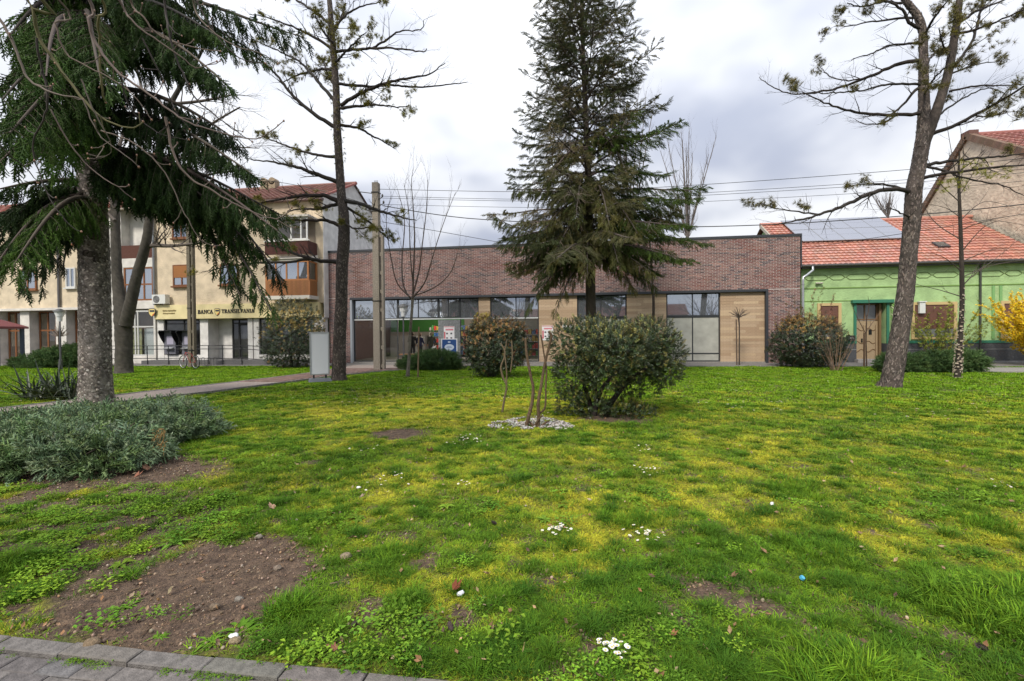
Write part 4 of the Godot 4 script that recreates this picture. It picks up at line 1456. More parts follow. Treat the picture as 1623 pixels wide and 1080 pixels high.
func shield(parent: Node3D, at: Vector3, w: float, h: float) -> void:
	var ol := PackedVector2Array([Vector2(-0.5, 0.42), Vector2(-0.25, 0.5), Vector2(0.25, 0.5), Vector2(0.5, 0.42), Vector2(0.47, 0.0), Vector2(0.3, -0.3), Vector2(0.0, -0.5), Vector2(-0.3, -0.3), Vector2(-0.47, 0.0)])
	var sets := [[1.0, Color(0.04, 0.045, 0.06), 0.02], [0.84, Color(0.7, 0.55, 0.2), 0.026]]
	for s in sets:
		var mb := MB.new()
		mb.col = s[1]
		var q := PackedVector2Array()
		for p in ol:
			q.append(Vector2(p.x * w * s[0], p.y * h * s[0]))
		mb.prism(at, Vector3.RIGHT, Vector3.UP, q, Vector3(0, 0, s[2]))
		part("shield", mb, M.satin, parent)
	var mb2 := MB.new()
	mb2.col = Color(0.04, 0.045, 0.06)
	mb2.prism(at, Vector3.RIGHT, Vector3.UP, PackedVector2Array([Vector2(-0.3 * w, 0.3 * h), Vector2(0.36 * w, 0.3 * h), Vector2(0.36 * w, 0.08 * h), Vector2(-0.3 * w, 0.08 * h)]), Vector3(0, 0, 0.03))
	mb2.col = Color(0.6, 0.12, 0.02)
	mb2.prism(at, Vector3.RIGHT, Vector3.UP, PackedVector2Array([Vector2(0.4 * w, 0.0), Vector2(0.27 * w, -0.22 * h), Vector2(0.0, -0.4 * h), Vector2(0.08 * w, -0.2 * h)]), Vector3(0, 0, 0.03))
	part("shield_mark", mb2, M.satin, parent)

func air_conditioner(x: float, y: float, z: float, label: String) -> void:
	var t := thing("air_conditioner", label, "air conditioner", Vector3(x, y, z))
	var mb := MB.new()
	mb.col = Color(0.6, 0.6, 0.58)
	mb.bx(x, x + 0.9, y + 0.05, y + 0.6, z + 0.1, z + 0.42)
	part("casing", mb, M.satin, t)
	mb = MB.new()
	mb.col = Color(0.1, 0.1, 0.1)
	mb.tube(PackedVector3Array([Vector3(x + 0.3, y + 0.32, z + 0.42), Vector3(x + 0.3, y + 0.32, z + 0.43)]), PackedFloat32Array([0.22, 0.22]), 18)
	mb.col = Color(0.45, 0.45, 0.45)
	for k in 3:
		var rr := 0.06 + k * 0.06
		var ring := PackedVector3Array()
		var rad := PackedFloat32Array()
		for q in 17:
			ring.append(Vector3(x + 0.3 + cos(TAU * q / 16) * rr, y + 0.32 + sin(TAU * q / 16) * rr, z + 0.438))
			rad.append(0.007)
		mb.tube(ring, rad, 4, false)
	part("fan_grille", mb, M.satin, t)
	mb = MB.new()
	mb.col = Color(0.3, 0.3, 0.3)
	mb.bx(x + 0.1, x + 0.14, y, y + 0.05, z, z + 0.42)
	mb.bx(x + 0.76, x + 0.8, y, y + 0.05, z, z + 0.42)
	part("bracket", mb, M.metal, t)

func left_block() -> void:
	var Z := -24.5
	var cream := plaster(Color(0.7, 0.59, 0.43))
	var pale := plaster(Color(0.72, 0.69, 0.64))
	var b := thing("apartment_building", "beige three storey apartment block with brown shop doors under a ledge", "building", Vector3(-33, 0, Z))
	var mb := MB.new()
	mb.bx(-56, -29.2, 3.55, 9.6, Z - 8, Z)
	mb.bx(-56, -29.2, 0, 3.4, Z - 8, Z - 3.2)
	part("wall", mb, cream, b)
	mb = MB.new()
	mb.bx(-56, -29.2, 3.4, 3.55, Z - 0.6, Z + 0.25)
	for p in [[-37.6, -37.0], [-35.3, -34.6], [-32.62, -31.85], [-29.9, -29.2], [-39.8, -39.0]]:
		mb.bx(p[0], p[1], 0.03, 3.4, Z - 0.7, Z - 0.01)
	mb.bx(-29.2, -27.6, 3.3, 3.6, Z - 0.3, Z + 0.1)
	mb.bx(-29.2, -27.75, 0.03, 9.6, Z - 8, Z - 0.02)
	mb.bx(-27.75, -25.42, 5.95, 6.5, Z - 8, Z + 0.02)
	mb.bx(-27.75, -25.42, 3.4, 3.9, Z - 8, Z + 0.02)
	mb.bx(-27.75, -27.6, 3.9, 5.95, Z - 8, Z + 0.02)
	mb.bx(-25.55, -25.42, 0.03, 9.6, Z - 8, Z + 0.03)
	mb.bx(-27.75, -25.55, 0.03, 0.5, Z - 8, Z - 0.05)
	mb.bx(-27.75, -25.55, 7.3, 9.6, Z - 8, Z - 0.6)
	part("pale_wall", mb, pale, b)
	mb = MB.new()
	mb.col = Color(0.13, 0.05, 0.035)
	mb.bx(-27.75, -25.55, 6.5, 7.3, Z - 0.08, Z)
	part("balcony_parapet", mb, M.concrete, b)
	bx("loggia_lining", b, M.plain, Color(0.28, 0.2, 0.14), -27.75, -25.55, 0.5, 9.6, Z - 1.2, Z - 1.1)
	var brown := Color(0.2, 0.075, 0.025)
	framed("large_window", b, -27.6, -25.55, 3.9, 5.95, Z, 0.1, brown, [-26.9, -26.2], [4.9], 0.06, M.coated_glass)
	framed("shop_window", b, -27.75, -25.55, 0.5, 3.3, Z - 0.06, 0.09, Color(0.5, 0.5, 0.48), [-26.95, -26.75], [2.3])
	bx("shop_blind", b, M.plain, Color(0.28, 0.3, 0.14), -27.7, -26.9, 0.55, 2.2, Z - 0.5, Z - 0.45)
	bx("shop_blind", b, M.plain, Color(0.45, 0.5, 0.5), -26.7, -25.6, 0.55, 2.2, Z - 0.5, Z - 0.45)
	for d in [[-34.55, -32.65], [-31.8, -29.95], [-36.95, -35.35], [-38.95, -37.65]]:
		var sill := 0.12
		framed("shop_front", b, d[0], d[1], sill, 3.38, Z - 0.5, 0.1, brown, [lerpf(d[0], d[1], 0.35), lerpf(d[0], d[1], 0.68)], [2.15])
		bx("shop_counter", b, M.plain, Color(0.3, 0.22, 0.15), d[0] + 0.2, d[1] - 0.2, 0.1, 1.1, Z - 2.4, Z - 1.9)
	window_unit(b, -31.7, -31.0, 4.8, 6.05, Z, Color(0.55, 0.55, 0.53), 0.0, brown)
	for k in 4:
		window_unit(b, -35.2 - k * 3.0, -33.9 - k * 3.0, 4.75, 6.05, Z, brown, 0.0, brown)
		window_unit(b, -35.2 - k * 3.0, -33.9 - k * 3.0, 7.5, 8.8, Z, brown, 0.0, brown)
	window_unit(b, -31.7, -30.4, 7.5, 8.8, Z, brown, 0.0, brown)
	tiled_roof("roof_tiles", b, -56, -25.9, 9.55, Z + 0.35, 11.4, Z - 3.75, Color(0.24, 0.09, 0.07), 0.5, 0.6, vmat(0.75))
	mb = MB.new()
	mb.col = Color(0.3, 0.25, 0.2)
	mb.bx(-56, -25.9, 9.42, 9.54, Z + 0.02, Z + 0.36)
	mb.quad(Vector3(-56, 11.38, Z - 3.75), Vector3(-25.9, 11.38, Z - 3.75), Vector3(-25.9, 9.5, Z - 8.2), Vector3(-56, 9.5, Z - 8.2), Vector3(0, 1, -1))
	part("roof_edge", mb, M.paint, b)
	var dp := thing("downpipe", "grey downpipe between the bank and the apartment block", "downpipe", Vector3(-25.3, 0, Z))
	mb = MB.new()
	mb.col = Color(0.23, 0.24, 0.25)
	mb.rod(Vector3(-25.36, 3.6, Z + 0.12), Vector3(-25.36, 9.4, Z + 0.12), 0.07, 10)
	part("pipe", mb, M.metal, dp)
	mb = MB.new()
	mb.col = Color(0.2, 0.2, 0.2)
	for y in [4.5, 6.5, 8.5]:
		mb.rod(Vector3(-25.36, y, Z + 0.12), Vector3(-25.36, y + 0.05, Z + 0.12), 0.085, 10)
	part("clamp", mb, M.metal, dp)
	dp = thing("downpipe", "dark downpipe on the apartment block above the shop doors", "downpipe", Vector3(-32.2, 3.55, Z))
	mb = MB.new()
	mb.col = Color(0.16, 0.15, 0.15)
	mb.rod(Vector3(-32.2, 3.56, Z + 0.1), Vector3(-32.2, 9.4, Z + 0.1), 0.07, 10)
	part("pipe", mb, M.metal, dp)

func green_house() -> void:
	var Z := -25.5
	var gm := plaster(Color(0.39, 0.57, 0.26))
	var X0 := 11.6
	var X1 := 22.9
	var h := thing("green_house", "single storey lime green house with red tiled roof", "house", Vector3(17, 0, Z))
	var mb := MB.new()
	mb.bx(X0, 14.2, 1.0, 5.0, Z - 9.5, Z)
	mb.bx(15.6, X1, 1.0, 5.0, Z - 9.5, Z)
	mb.bx(14.2, 15.6, 3.1, 5.0, Z - 9.5, Z)
	mb.bx(14.2, 15.6, 0.0, 3.1, Z - 9.5, Z - 0.6)
	mb.prism(Vector3(X0 + 0.02, 0, 0), Vector3(0, 0, 1), Vector3.UP, PackedVector2Array([Vector2(Z, 5.0), Vector2(Z - 4.6, 8.05), Vector2(Z - 9.5, 5.0)]), Vector3(0.2, 0, 0))
	part("wall", mb, gm, h)
	mb = MB.new()
	mb.col = Color(0.1, 0.105, 0.11)
	mb.bx(X0, 14.2, 0, 1.0, Z - 1, Z + 0.05)
	mb.bx(15.6, X1, 0, 1.0, Z - 1, Z + 0.05)
	part("plinth", mb, M.concrete, h)
	mb = MB.new()
	mb.col = Color(0.3, 0.31, 0.31)
	mb.bx(X0, 14.2, 0.68, 0.71, Z + 0.05, Z + 0.055)
	mb.bx(15.6, X1, 0.68, 0.71, Z + 0.05, Z + 0.055)
	mb.col = Color(0.3, 0.31, 0.31)
	mb.bx(15.6, X1, 0.04, 0.12, Z + 0.05, Z + 0.07)
	part("plinth_joint", mb, M.concrete, h)
	mb = MB.new()
	mb.col = Color(0.03, 0.16, 0.095)
	mb.bx(X0, 14.2, 1.0, 1.13, Z + 0.002, Z + 0.075)
	mb.bx(15.6, X1, 1.0, 1.13, Z + 0.002, Z + 0.075)
	mb.bx(14.08, 14.2, 1.13, 3.2, Z + 0.002, Z + 0.06)
	mb.bx(15.6, 15.72, 1.13, 3.2, Z + 0.002, Z + 0.06)
	mb.bx(13.95, 15.85, 3.06, 3.22, Z + 0.002, Z + 0.2)
	part("green_trim", mb, M.paint, h)
	mb = MB.new()
	mb.col = Color(0.16, 0.27, 0.06)
	mb.bx(X0, X1, 3.84, 3.89, Z + 0.002, Z + 0.03)
	mb.bx(X0, 14.0, 3.18, 3.22, Z + 0.002, Z + 0.02)
	mb.bx(X0, X1, 4.86, 4.995, Z + 0.002, Z + 0.1)
	part("cornice", mb, M.paint, h)
	# frieze of linked long hexagons in raised lines
	mb = MB.new()
	mb.col = Color(0.13, 0.19, 0.06)
	var x := X0 + 0.15
	var k := 0
	while x < X1 - 0.9:
		var w := 0.75 if k % 2 else 1.15
		var p := [Vector3(x, 4.41, Z + 0.012), Vector3(x + 0.18, 4.54, Z + 0.012), Vector3(x + w - 0.18, 4.54, Z + 0.012), Vector3(x + w, 4.41, Z + 0.012), Vector3(x + w - 0.18, 4.28, Z + 0.012), Vector3(x + 0.18, 4.28, Z + 0.012)]
		for q in 6:
			mb.rod(p[q], p[(q + 1) % 6], 0.016, 5)
		x += w + 0.04
		k += 1
	part("frieze", mb, M.paint, h)
	# roof
	var tile := vmat(0.32)
	tiled_roof("roof_tiles", h, 11.4, 22.9, 5.0, Z + 0.32, 8.25, Z - 4.65, Color(0.44, 0.2, 0.15), 0.335, 0.25, tile)
	mb = MB.new()
	mb.col = Color(0.2, 0.08, 0.05)
	mb.quad(Vector3(11.4, 8.2, Z - 4.65), Vector3(22.9, 8.2, Z - 4.65), Vector3(22.9, 5.0, Z - 9.8), Vector3(11.4, 5.0, Z - 9.8), Vector3(0, 1, -1))
	mb.col = Color(0.42, 0.38, 0.3)
	mb.box(Vector3(11.37, 6.6, Z - 2.2), Vector3(0.06, 0.18, 6.0), Basis(Vector3.RIGHT, 0.578))
	part("roof_edge", mb, M.paint, h)
	mb = MB.new()
	mb.col = Color(0.1, 0.095, 0.09)
	mb.tube(PackedVector3Array([Vector3(11.45, 4.98, Z + 0.4), Vector3(22.9, 4.98, Z + 0.4)]), PackedFloat32Array([0.075, 0.075]), 8)
	mb.bx(11.5, 22.9, 4.86, 4.92, Z + 0.1, Z + 0.32)
	part("gutter", mb, M.metal, h)
	# door with transom light and carved panels
	var dw := Color(0.46, 0.34, 0.2)
	mb = MB.new()
	mb.col = dw
	mb.bx(14.2, 15.4, 0.2, 2.16, Z - 0.4, Z - 0.33)
	var d := part("door", mb, M.wood, h)
	mb = MB.new()
	mb.col = Color(0.2, 0.11, 0.04)
	for q in [[14.3, 14.75], [14.85, 15.3]]:
		var xa: float = q[0]
		var xb: float = q[1]
		mb.rod(Vector3(xa, 0.35, Z - 0.33), Vector3(xa, 1.95, Z - 0.33), 0.014, 5)
		mb.rod(Vector3(xb, 0.35, Z - 0.33), Vector3(xb, 1.95, Z - 0.33), 0.014, 5)
		for yy in [0.62, 1.05, 1.72]:
			var cv := PackedVector3Array()
			var rr := PackedFloat32Array()
			for t in 9:
				var u := t / 8.0
				cv.append(Vector3(lerpf(xa, xb, u), yy + 0.07 * sin(u * TAU) * (1 if yy > 0.8 else -1), Z - 0.325))
				rr.append(0.02)
			mb.tube(cv, rr, 5)
	part("carving", mb, M.wood, d)
	mb = MB.new()
	mb.col = Color(0.03, 0.03, 0.03)
	mb.bx(14.98, 15.12, 1.45, 1.72, Z - 0.33, Z - 0.31)
	mb.bx(14.62, 14.68, 1.05, 1.25, Z - 0.33, Z - 0.28)
	part("knocker", mb, M.metal, d)
	framed("transom_window", h, 14.2, 15.4, 2.2, 3.04, Z - 0.33, 0.06, Color(0.16, 0.09, 0.04), [14.8], [])
	bx("hall_wall", h, M.plain, Color(0.3, 0.3, 0.28), 14.2, 15.6, 0.1, 3.08, Z - 0.59, Z - 0.57)
	mb = MB.new()
	mb.col = Color(0.24, 0.15, 0.07)
	mb.bx(15.4, 15.5, 0.2, 3.05, Z - 0.5, Z - 0.2)
	part("door_jamb", mb, M.wood, h)
	bx("door_step", h, M.concrete, Color(0.4, 0.38, 0.36), 14.1, 15.7, 0.03, 0.2, Z - 0.6, Z + 0.35)
	# twisted column beside the door
	mb = MB.new()
	for s in 3:
		var cp := PackedVector3Array()
		var cr := PackedFloat32Array()
		for q in 60:
			var a := q * 0.55 + s * TAU / 3
			cp.append(Vector3(15.86 + cos(a) * 0.045, 1.15 + q * 0.033, Z + 0.07 + sin(a) * 0.045))
			cr.append(0.04)
		mb.col = Color(0.2, 0.36, 0.1) if s else Color(0.34, 0.4, 0.22)
		mb.tube(cp, cr, 6)
	part("twisted_column", mb, M.paint, h)
	# windows
	var cr2 := Color(0.5, 0.38, 0.18)
	for w in [[12.5, 13.35, 1.35, 2.95], [16.86, 18.62, 1.3, 2.92], [20.8, 22.3, 1.3, 2.92]]:
		var fr := MB.new()
		fr.col = cr2
		fr.bx(w[0] - 0.14, w[0], w[2] - 0.1, w[3] + 0.14, Z + 0.002, Z + 0.07)
		fr.bx(w[1], w[1] + 0.14, w[2] - 0.1, w[3] + 0.14, Z + 0.002, Z + 0.07)
		fr.bx(w[0], w[1], w[3], w[3] + 0.14, Z + 0.002, Z + 0.07)
		fr.bx(w[0], w[1], w[2] - 0.1, w[2], Z + 0.002, Z + 0.1)
		var wo := part("window_surround", fr, M.paint, h)
		var sh := MB.new()
		var y: float = w[3]
		while y > float(w[2]) + 0.42:
			sh.col = jitter(Color(0.14, 0.065, 0.045), 0.08)
			sh.bx(w[0], w[1], y - 0.055, y, Z + 0.004, Z + 0.03)
			y -= 0.06
		part("shutter", sh, M.paint, wo)
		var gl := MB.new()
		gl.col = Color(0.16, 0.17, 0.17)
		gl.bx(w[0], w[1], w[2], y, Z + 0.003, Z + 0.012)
		part("window_sheet", gl, M.gloss, wo)  # glossy sheet for the glass; the dim room behind is put into its colour
	mb = MB.new()
	mb.col = Color(0.045, 0.05, 0.04)
	mb.rod(Vector3(19.74, 0.1, Z + 0.1), Vector3(19.74, 4.85, Z + 0.1), 0.045, 8)
	part("drain_pipe", mb, M.paint, h)
	mb = MB.new()
	mb.col = Color(0.18, 0.36, 0.13)
	for px in [20.3, 20.62]:
		mb.bx(px, px + 0.12, 1.2, 3.8, Z + 0.002, Z + 0.04)
	part("pilaster_strip", mb, M.paint, h)
	# little things on the facade
	mb = MB.new()
	mb.col = Color(0.5, 0.48, 0.4)
	mb.bx(12.35, 12.5, 4.1, 4.16, Z, Z + 0.15)
	mb.ball(Vector3(12.3, 4.12, Z + 0.12), Vector3(0.08, 0.05, 0.08), 8, 6)
	mb.ball(Vector3(12.52, 4.12, Z + 0.12), Vector3(0.08, 0.05, 0.08), 8, 6)
	tag(part("flood_light", mb, M.satin), "small pale twin floodlight high on the green wall", "floodlight")
	mb = MB.new()
	mb.col = Color(0.02, 0.02, 0.02)
	mb.bx(13.72, 14.05, 1.15, 1.42, Z + 0.02, Z + 0.22)
	mb.col = Color(0.4, 0.4, 0.4)
	mb.bx(13.8, 13.98, 1.27, 1.31, Z + 0.22, Z + 0.225)
	tag(part("mailbox", mb, M.satin), "black letter box on the green house beside its door", "letter box")
	mb = MB.new()
	mb.col = Color(0.6, 0.62, 0.6)
	mb.bx(17.0, 17.25, 2.5, 3.05, Z + 0.075, Z + 0.2)
	mb.bx(16.95, 17.3, 3.05, 3.1, Z + 0.075, Z + 0.24)
	tag(part("meter_box", mb, M.satin), "white meter box beside the shuttered window of the green house", "meter box")
	var dp := thing("downpipe", "zinc downpipe with a bent neck where brick meets green wall", "downpipe", Vector3(11.4, 0, Z + 0.6))
	mb = MB.new()
	mb.col = Color(0.42, 0.44, 0.46)
	var pp := PackedVector3Array([Vector3(11.95, 4.95, Z + 0.42), Vector3(11.95, 4.75, Z + 0.45), Vector3(11.6, 4.5, Z + 0.6), Vector3(11.42, 4.38, Z + 0.62), Vector3(11.4, 4.2, Z + 0.62), Vector3(11.4, 0.05, Z + 0.62)])
	mb.tube(pp, PackedFloat32Array([0.065, 0.06, 0.06, 0.06, 0.06, 0.06]), 10)
	part("pipe", mb, M.metal, dp)
	mb = MB.new()
	mb.col = Color(0.35, 0.36, 0.38)
	for y in [1.2, 2.6, 4.0]:
		mb.rod(Vector3(11.4, y, Z + 0.62), Vector3(11.4, y + 0.04, Z + 0.62), 0.075, 10)
	part("clamp", mb, M.metal, dp)
	# solar panels lying on the roof
	var e := Vector3(0, 5.0, -25.2)
	var up := Vector3(0, 3.2, -4.9).normalized()
	var nn := Vector3.RIGHT.cross(up)
	if nn.y < 0:
		nn = -nn
	var cellm := mat(Color(0.38, 0.39, 0.43), 0.12)
	cellm.metallic = 0.75
	for row in 2:
		for c in 5:
			var t := thing("solar_panel", "%s row solar panel on the red roof, %s from the brick store" % [["lower", "upper"][row], ["first", "second", "third", "fourth", "fifth"][c]], "solar panel", Vector3(12.6 + c * 1.09, 7, -28), "solar panels on the red roof")
			var o := Vector3(13.12 + c * 1.09, 0, 0) + e + up * (3.62 + row * 1.7) + nn * 0.17
			var bs := Basis(Vector3.RIGHT, nn, Vector3.RIGHT.cross(nn))
			var f := MB.new()
			f.col = Color(0.4, 0.41, 0.43)
			f.box(o, Vector3(1.07, 0.035, 1.67), bs)
			part("frame", f, M.metal, t)
			f = MB.new()
			for q in 2:
				f.box(o + up * (0.405 if q else -0.405) + nn * 0.019, Vector3(1.02, 0.006, 0.795), bs)
			part("cells", f, cellm, t)
	var o2 := e + up * 1.9 + Vector3(18.95, 0, 0) + nn * 0.1
	var bs2 := Basis(Vector3.RIGHT, nn, Vector3.RIGHT.cross(nn))
	mb = MB.new()
	mb.col = Color(0.09, 0.09, 0.095)
	mb.box(o2, Vector3(0.55, 0.08, 0.6), bs2)
	var sk := part("roof_window", mb, M.metal, h)
	mb = MB.new()
	mb.box(o2 + nn * 0.045, Vector3(0.42, 0.008, 0.46), bs2)
	part("pane", mb, M.glass, sk)
	# tall old house behind with a bare patched gable
	var t2 := thing("gable_house", "tall old house with a bare stained plaster gable beyond the green house", "house", Vector3(28, 0, -30))
	var gp := textured(mat(Color(0.76, 0.65, 0.5), 0.95), noise_tex("gable", FastNoiseLite.TYPE_SIMPLEX_SMOOTH, 0.011, 0.8, 1.0, 6, false, 0.0, 1024), 0.11, noise_tex("plaster_n", FastNoiseLite.TYPE_SIMPLEX_SMOOTH, 0.08, 0, 1, 4, true, 3.0), 0.5)
	mb = MB.new()
	mb.prism(Vector3(23.0, 0, 0), Vector3(0, 0, 1), Vector3.UP, PackedVector2Array([Vector2(-25.6, 0), Vector2(-25.6, 9.75), Vector2(-30.5, 13.0), Vector2(-35.4, 8.1), Vector2(-35.4, 0)]), Vector3(9, 0, 0))
	part("gable_wall", mb, gp, t2)
	mb = MB.new()
	var bn := 0
	for sd in [1, -1]:
		for q in 30:
			mb.col = jitter(Color(0.24, 0.15, 0.1), 0.2)
			var u := (q + 0.5) / 30.0
			mb.box(Vector3(22.99, lerpf(13.12, 9.85 if sd > 0 else 8.2, u), -30.5 + sd * 4.95 * u), Vector3(0.3, 0.34, 0.2), Basis(Vector3.RIGHT, 0.585 if sd > 0 else -PI / 4))
	part("verge_bricks", mb, M.concrete, t2).set_meta("kind", "stuff")
	tiled_roof("roof_tiles", t2, 23.2, 32.2, 9.75, -25.4, 13.15, -30.5, Color(0.3, 0.12, 0.1), 0.36, 0.3, vmat(0.7))
	mb = MB.new()
	mb.col = Color(0.2, 0.1, 0.08)
	mb.quad(Vector3(23.2, 13.1, -30.5), Vector3(32.2, 13.1, -30.5), Vector3(32.2, 8.1, -35.6), Vector3(23.2, 8.1, -35.6), Vector3(0, 1, -1))
	mb.bx(22.85, 23.35, 12.9, 13.35, -30.8, -30.2)
	part("roof_back", mb, M.concrete, t2)

# ---- foliage pieces (built along +y, then turned)
func aim(dir: Vector3, roll: float, s: float) -> Basis:
	var y := dir.normalized()
	var x := y.cross(Vector3(0.3, 0.9, 0.2)).normalized()
	if x.length() < 0.5:
		x = Vector3.RIGHT
	var b := Basis(x, y, x.cross(y))
	return (b * Basis(Vector3.UP, roll)).scaled(Vector3.ONE * s)
# flat drooping spray of a spruce: twig, side twigs, needles all round
func spruce_spray(l: float, nl: float, nw: float, side: int) -> ArrayMesh:
	var mb := MB.new()
	mb.col = Color(0.9, 0.55, 0.5)
	var twigs := [[Vector3.ZERO, Vector3(0, l, 0)]]
	for k in side:
		var u := 0.15 + 0.7 * k / side
		var sg := 1.0 if k % 2 else -1.0
		var d := Vector3(sg * rf(0.6, 0.9), rf(0.6, 0.9), rf(-0.2, 0.2)).normalized() * l * rf(0.3, 0.5) * (1.15 - u)
		twigs.append([Vector3(0, l * u, 0), Vector3(0, l * u, 0) + d])
	for t in twigs:
		var a: Vector3 = t[0]
		var b: Vector3 = t[1]
		var dir := (b - a).normalized()
		mb.col = Color(0.8, 0.75, 0.8)
		mb.tube(PackedVector3Array([a, b]), PackedFloat32Array([0.007, 0.004]), 4, false)
		var m := int((b - a).length() / 0.0062)
		for i in m:
			var p := a.lerp(b, (i + rng.randf()) / m)
			var o := rdir()
			o = (o - dir * o.dot(dir)).normalized()
			var nd := (o * 0.85 + dir * 0.75).normalized()
			var w := nd.cross(rdir()).normalized() * nw
			mb.col = jitter(Color(1, 1, 1), 0.25)
			mb.tri(p - w, p + w, p + nd * nl * rf(0.7, 1.1), o)
	return mb.mesh()
func pine_tuft(nn: int, l: float, w: float) -> ArrayMesh:
	var mb := MB.new()
	for i in nn:
		var o := rdir()
		o.y = absf(o.y) * 0.9 - 0.15
		o = o.normalized()
		mb.col = jitter(Color(1, 1, 1), 0.3)
		var s := o.cross(rdir()).normalized() * w
		mb.tri(-s, s, o * l * rf(0.65, 1.1), o.cross(s))
	return mb.mesh()
func leaf_spray(nl: int, stem: float, l: float, w: float) -> ArrayMesh:
	var mb := MB.new()
	mb.col = Color(0.9, 0.5, 0.6)
	mb.tube(PackedVector3Array([Vector3.ZERO, Vector3(0, stem, 0)]), PackedFloat32Array([0.003, 0.002]), 3, false)
	for i in nl:
		var a := i * 2.4 + rf(-0.4, 0.4)
		var u := (i + 0.6) / nl
		mb.col = jitter(Color(1, 1, 1), 0.25)
		var d := Vector3(cos(a), rf(0.2, 0.9) + u * 0.4, sin(a)).normalized()
		leaf(mb, Vector3(0, stem * u, 0), d, Vector3(0, 1, 0) - d * 0.2, l * rf(0.75, 1.15), w * rf(0.8, 1.1), 0.2)
	return mb.mesh()
func juniper_spray() -> ArrayMesh:
	# a flat plume: side twiglets in one plane, scale leaves close round each
	var mb := MB.new()
	var l := 0.26
	mb.col = Color(0.9, 0.75, 0.6)
	mb.tube(PackedVector3Array([Vector3.ZERO, Vector3(0, l * 0.9, 0)]), PackedFloat32Array([0.005, 0.003]), 4, false)
	for k in 13:
		var u := 0.1 + 0.85 * k / 13.0
		var sg := 1.0 if k % 2 else -1.0
		var d := Vector3(sg * rf(0.5, 0.9), rf(0.6, 0.9), rf(-0.35, 0.45)).normalized()
		var p := Vector3(0, l * u, 0)
		var tl := l * rf(0.3, 0.45) * (1.25 - u)
		mb.col = jitter(Color(0.9, 0.95, 0.9), 0.15)
		mb.tube(PackedVector3Array([p, p + d * tl]), PackedFloat32Array([0.006, 0.004]), 3, false)
		for i in 9:
			var q := p + d * tl * (i / 8.0)
			var o := rdir()
			var nd := (o * 0.75 + d).normalized()
			var w := nd.cross(rdir()).normalized() * 0.0055
			mb.col = jitter(Color(1, 1, 1), 0.25)
			mb.tri(q - w, q + w, q + nd * 0.022, o)
	return mb.mesh()

# ---- wood
# resample a polyline with radii as a smooth curve
func smooth_line(pts: PackedVector3Array, rad: PackedFloat32Array, step: float) -> Array:
	var op := PackedVector3Array()
	var orr := PackedFloat32Array()
	var m := pts.size()
	for i in m - 1:
		var p0 := pts[maxi(i - 1, 0)]
		var p1 := pts[i]
		var p2 := pts[i + 1]
		var p3 := pts[mini(i + 2, m - 1)]
		var k := maxi(1, int(ceil(p1.distance_to(p2) / step)))
		for q in k:
			var t := float(q) / k
			op.append(p1.cubic_interpolate(p2, p0, p3, t))
			orr.append(lerpf(rad[i], rad[i + 1], t))
	op.append(pts[m - 1])
	orr.append(rad[m - 1])
	return [op, orr]
# a trunk with bark relief: plates and furrows in its own noise, tones in another
func bark_tube(mb: MB, pts: PackedVector3Array, rad: PackedFloat32Array, sides: int, step: float, rel: float, fy: float, ca: Color, cb: Color) -> void:
	var s := smooth_line(pts, rad, step)
	var b0 := mb.v.size()
	mb.tube(s[0], s[1], sides, true)
	var sp: PackedVector3Array = s[0]
	var sr: PackedFloat32Array = s[1]
	for i in sp.size():
		for j in sides:
			var k := b0 + i * sides + j
			var p := mb.v[k]
			var a := noise.get_noise_3d(p.x * 9.0, p.y * fy, p.z * 9.0)
			var a2 := noise.get_noise_3d(p.x * 26.0, p.y * fy * 2.4 + 9.0, p.z * 26.0)
			mb.v[k] = p + mb.n[k] * sr[i] * rel * (a + 0.6 * a2)
			var t := noise.get_noise_3d(p.x * 26.0 + 30.0, p.y * fy * 2.6, p.z * 26.0)
			var t2 := noise.get_noise_3d(p.x * 3.0, p.y * 1.2 + 30.0, p.z * 3.0)
			mb.c[k] = ca.lerp(cb, clampf(0.45 + 0.9 * t + 0.6 * t2, 0, 1))
	# renew normals round the tube
	for i in sp.size():
		for j in sides:
			var l := mb.v[b0 + i * sides + (j + sides - 1) % sides]
			var r := mb.v[b0 + i * sides + (j + 1) % sides]
			var u := mb.v[b0 + maxi(i - 1, 0) * sides + j]
			var d := mb.v[b0 + mini(i + 1, sp.size() - 1) * sides + j]
			var q := (r - l).cross(d - u).normalized()
			if q.length() > 0.5:
				mb.n[b0 + i * sides + j] = q
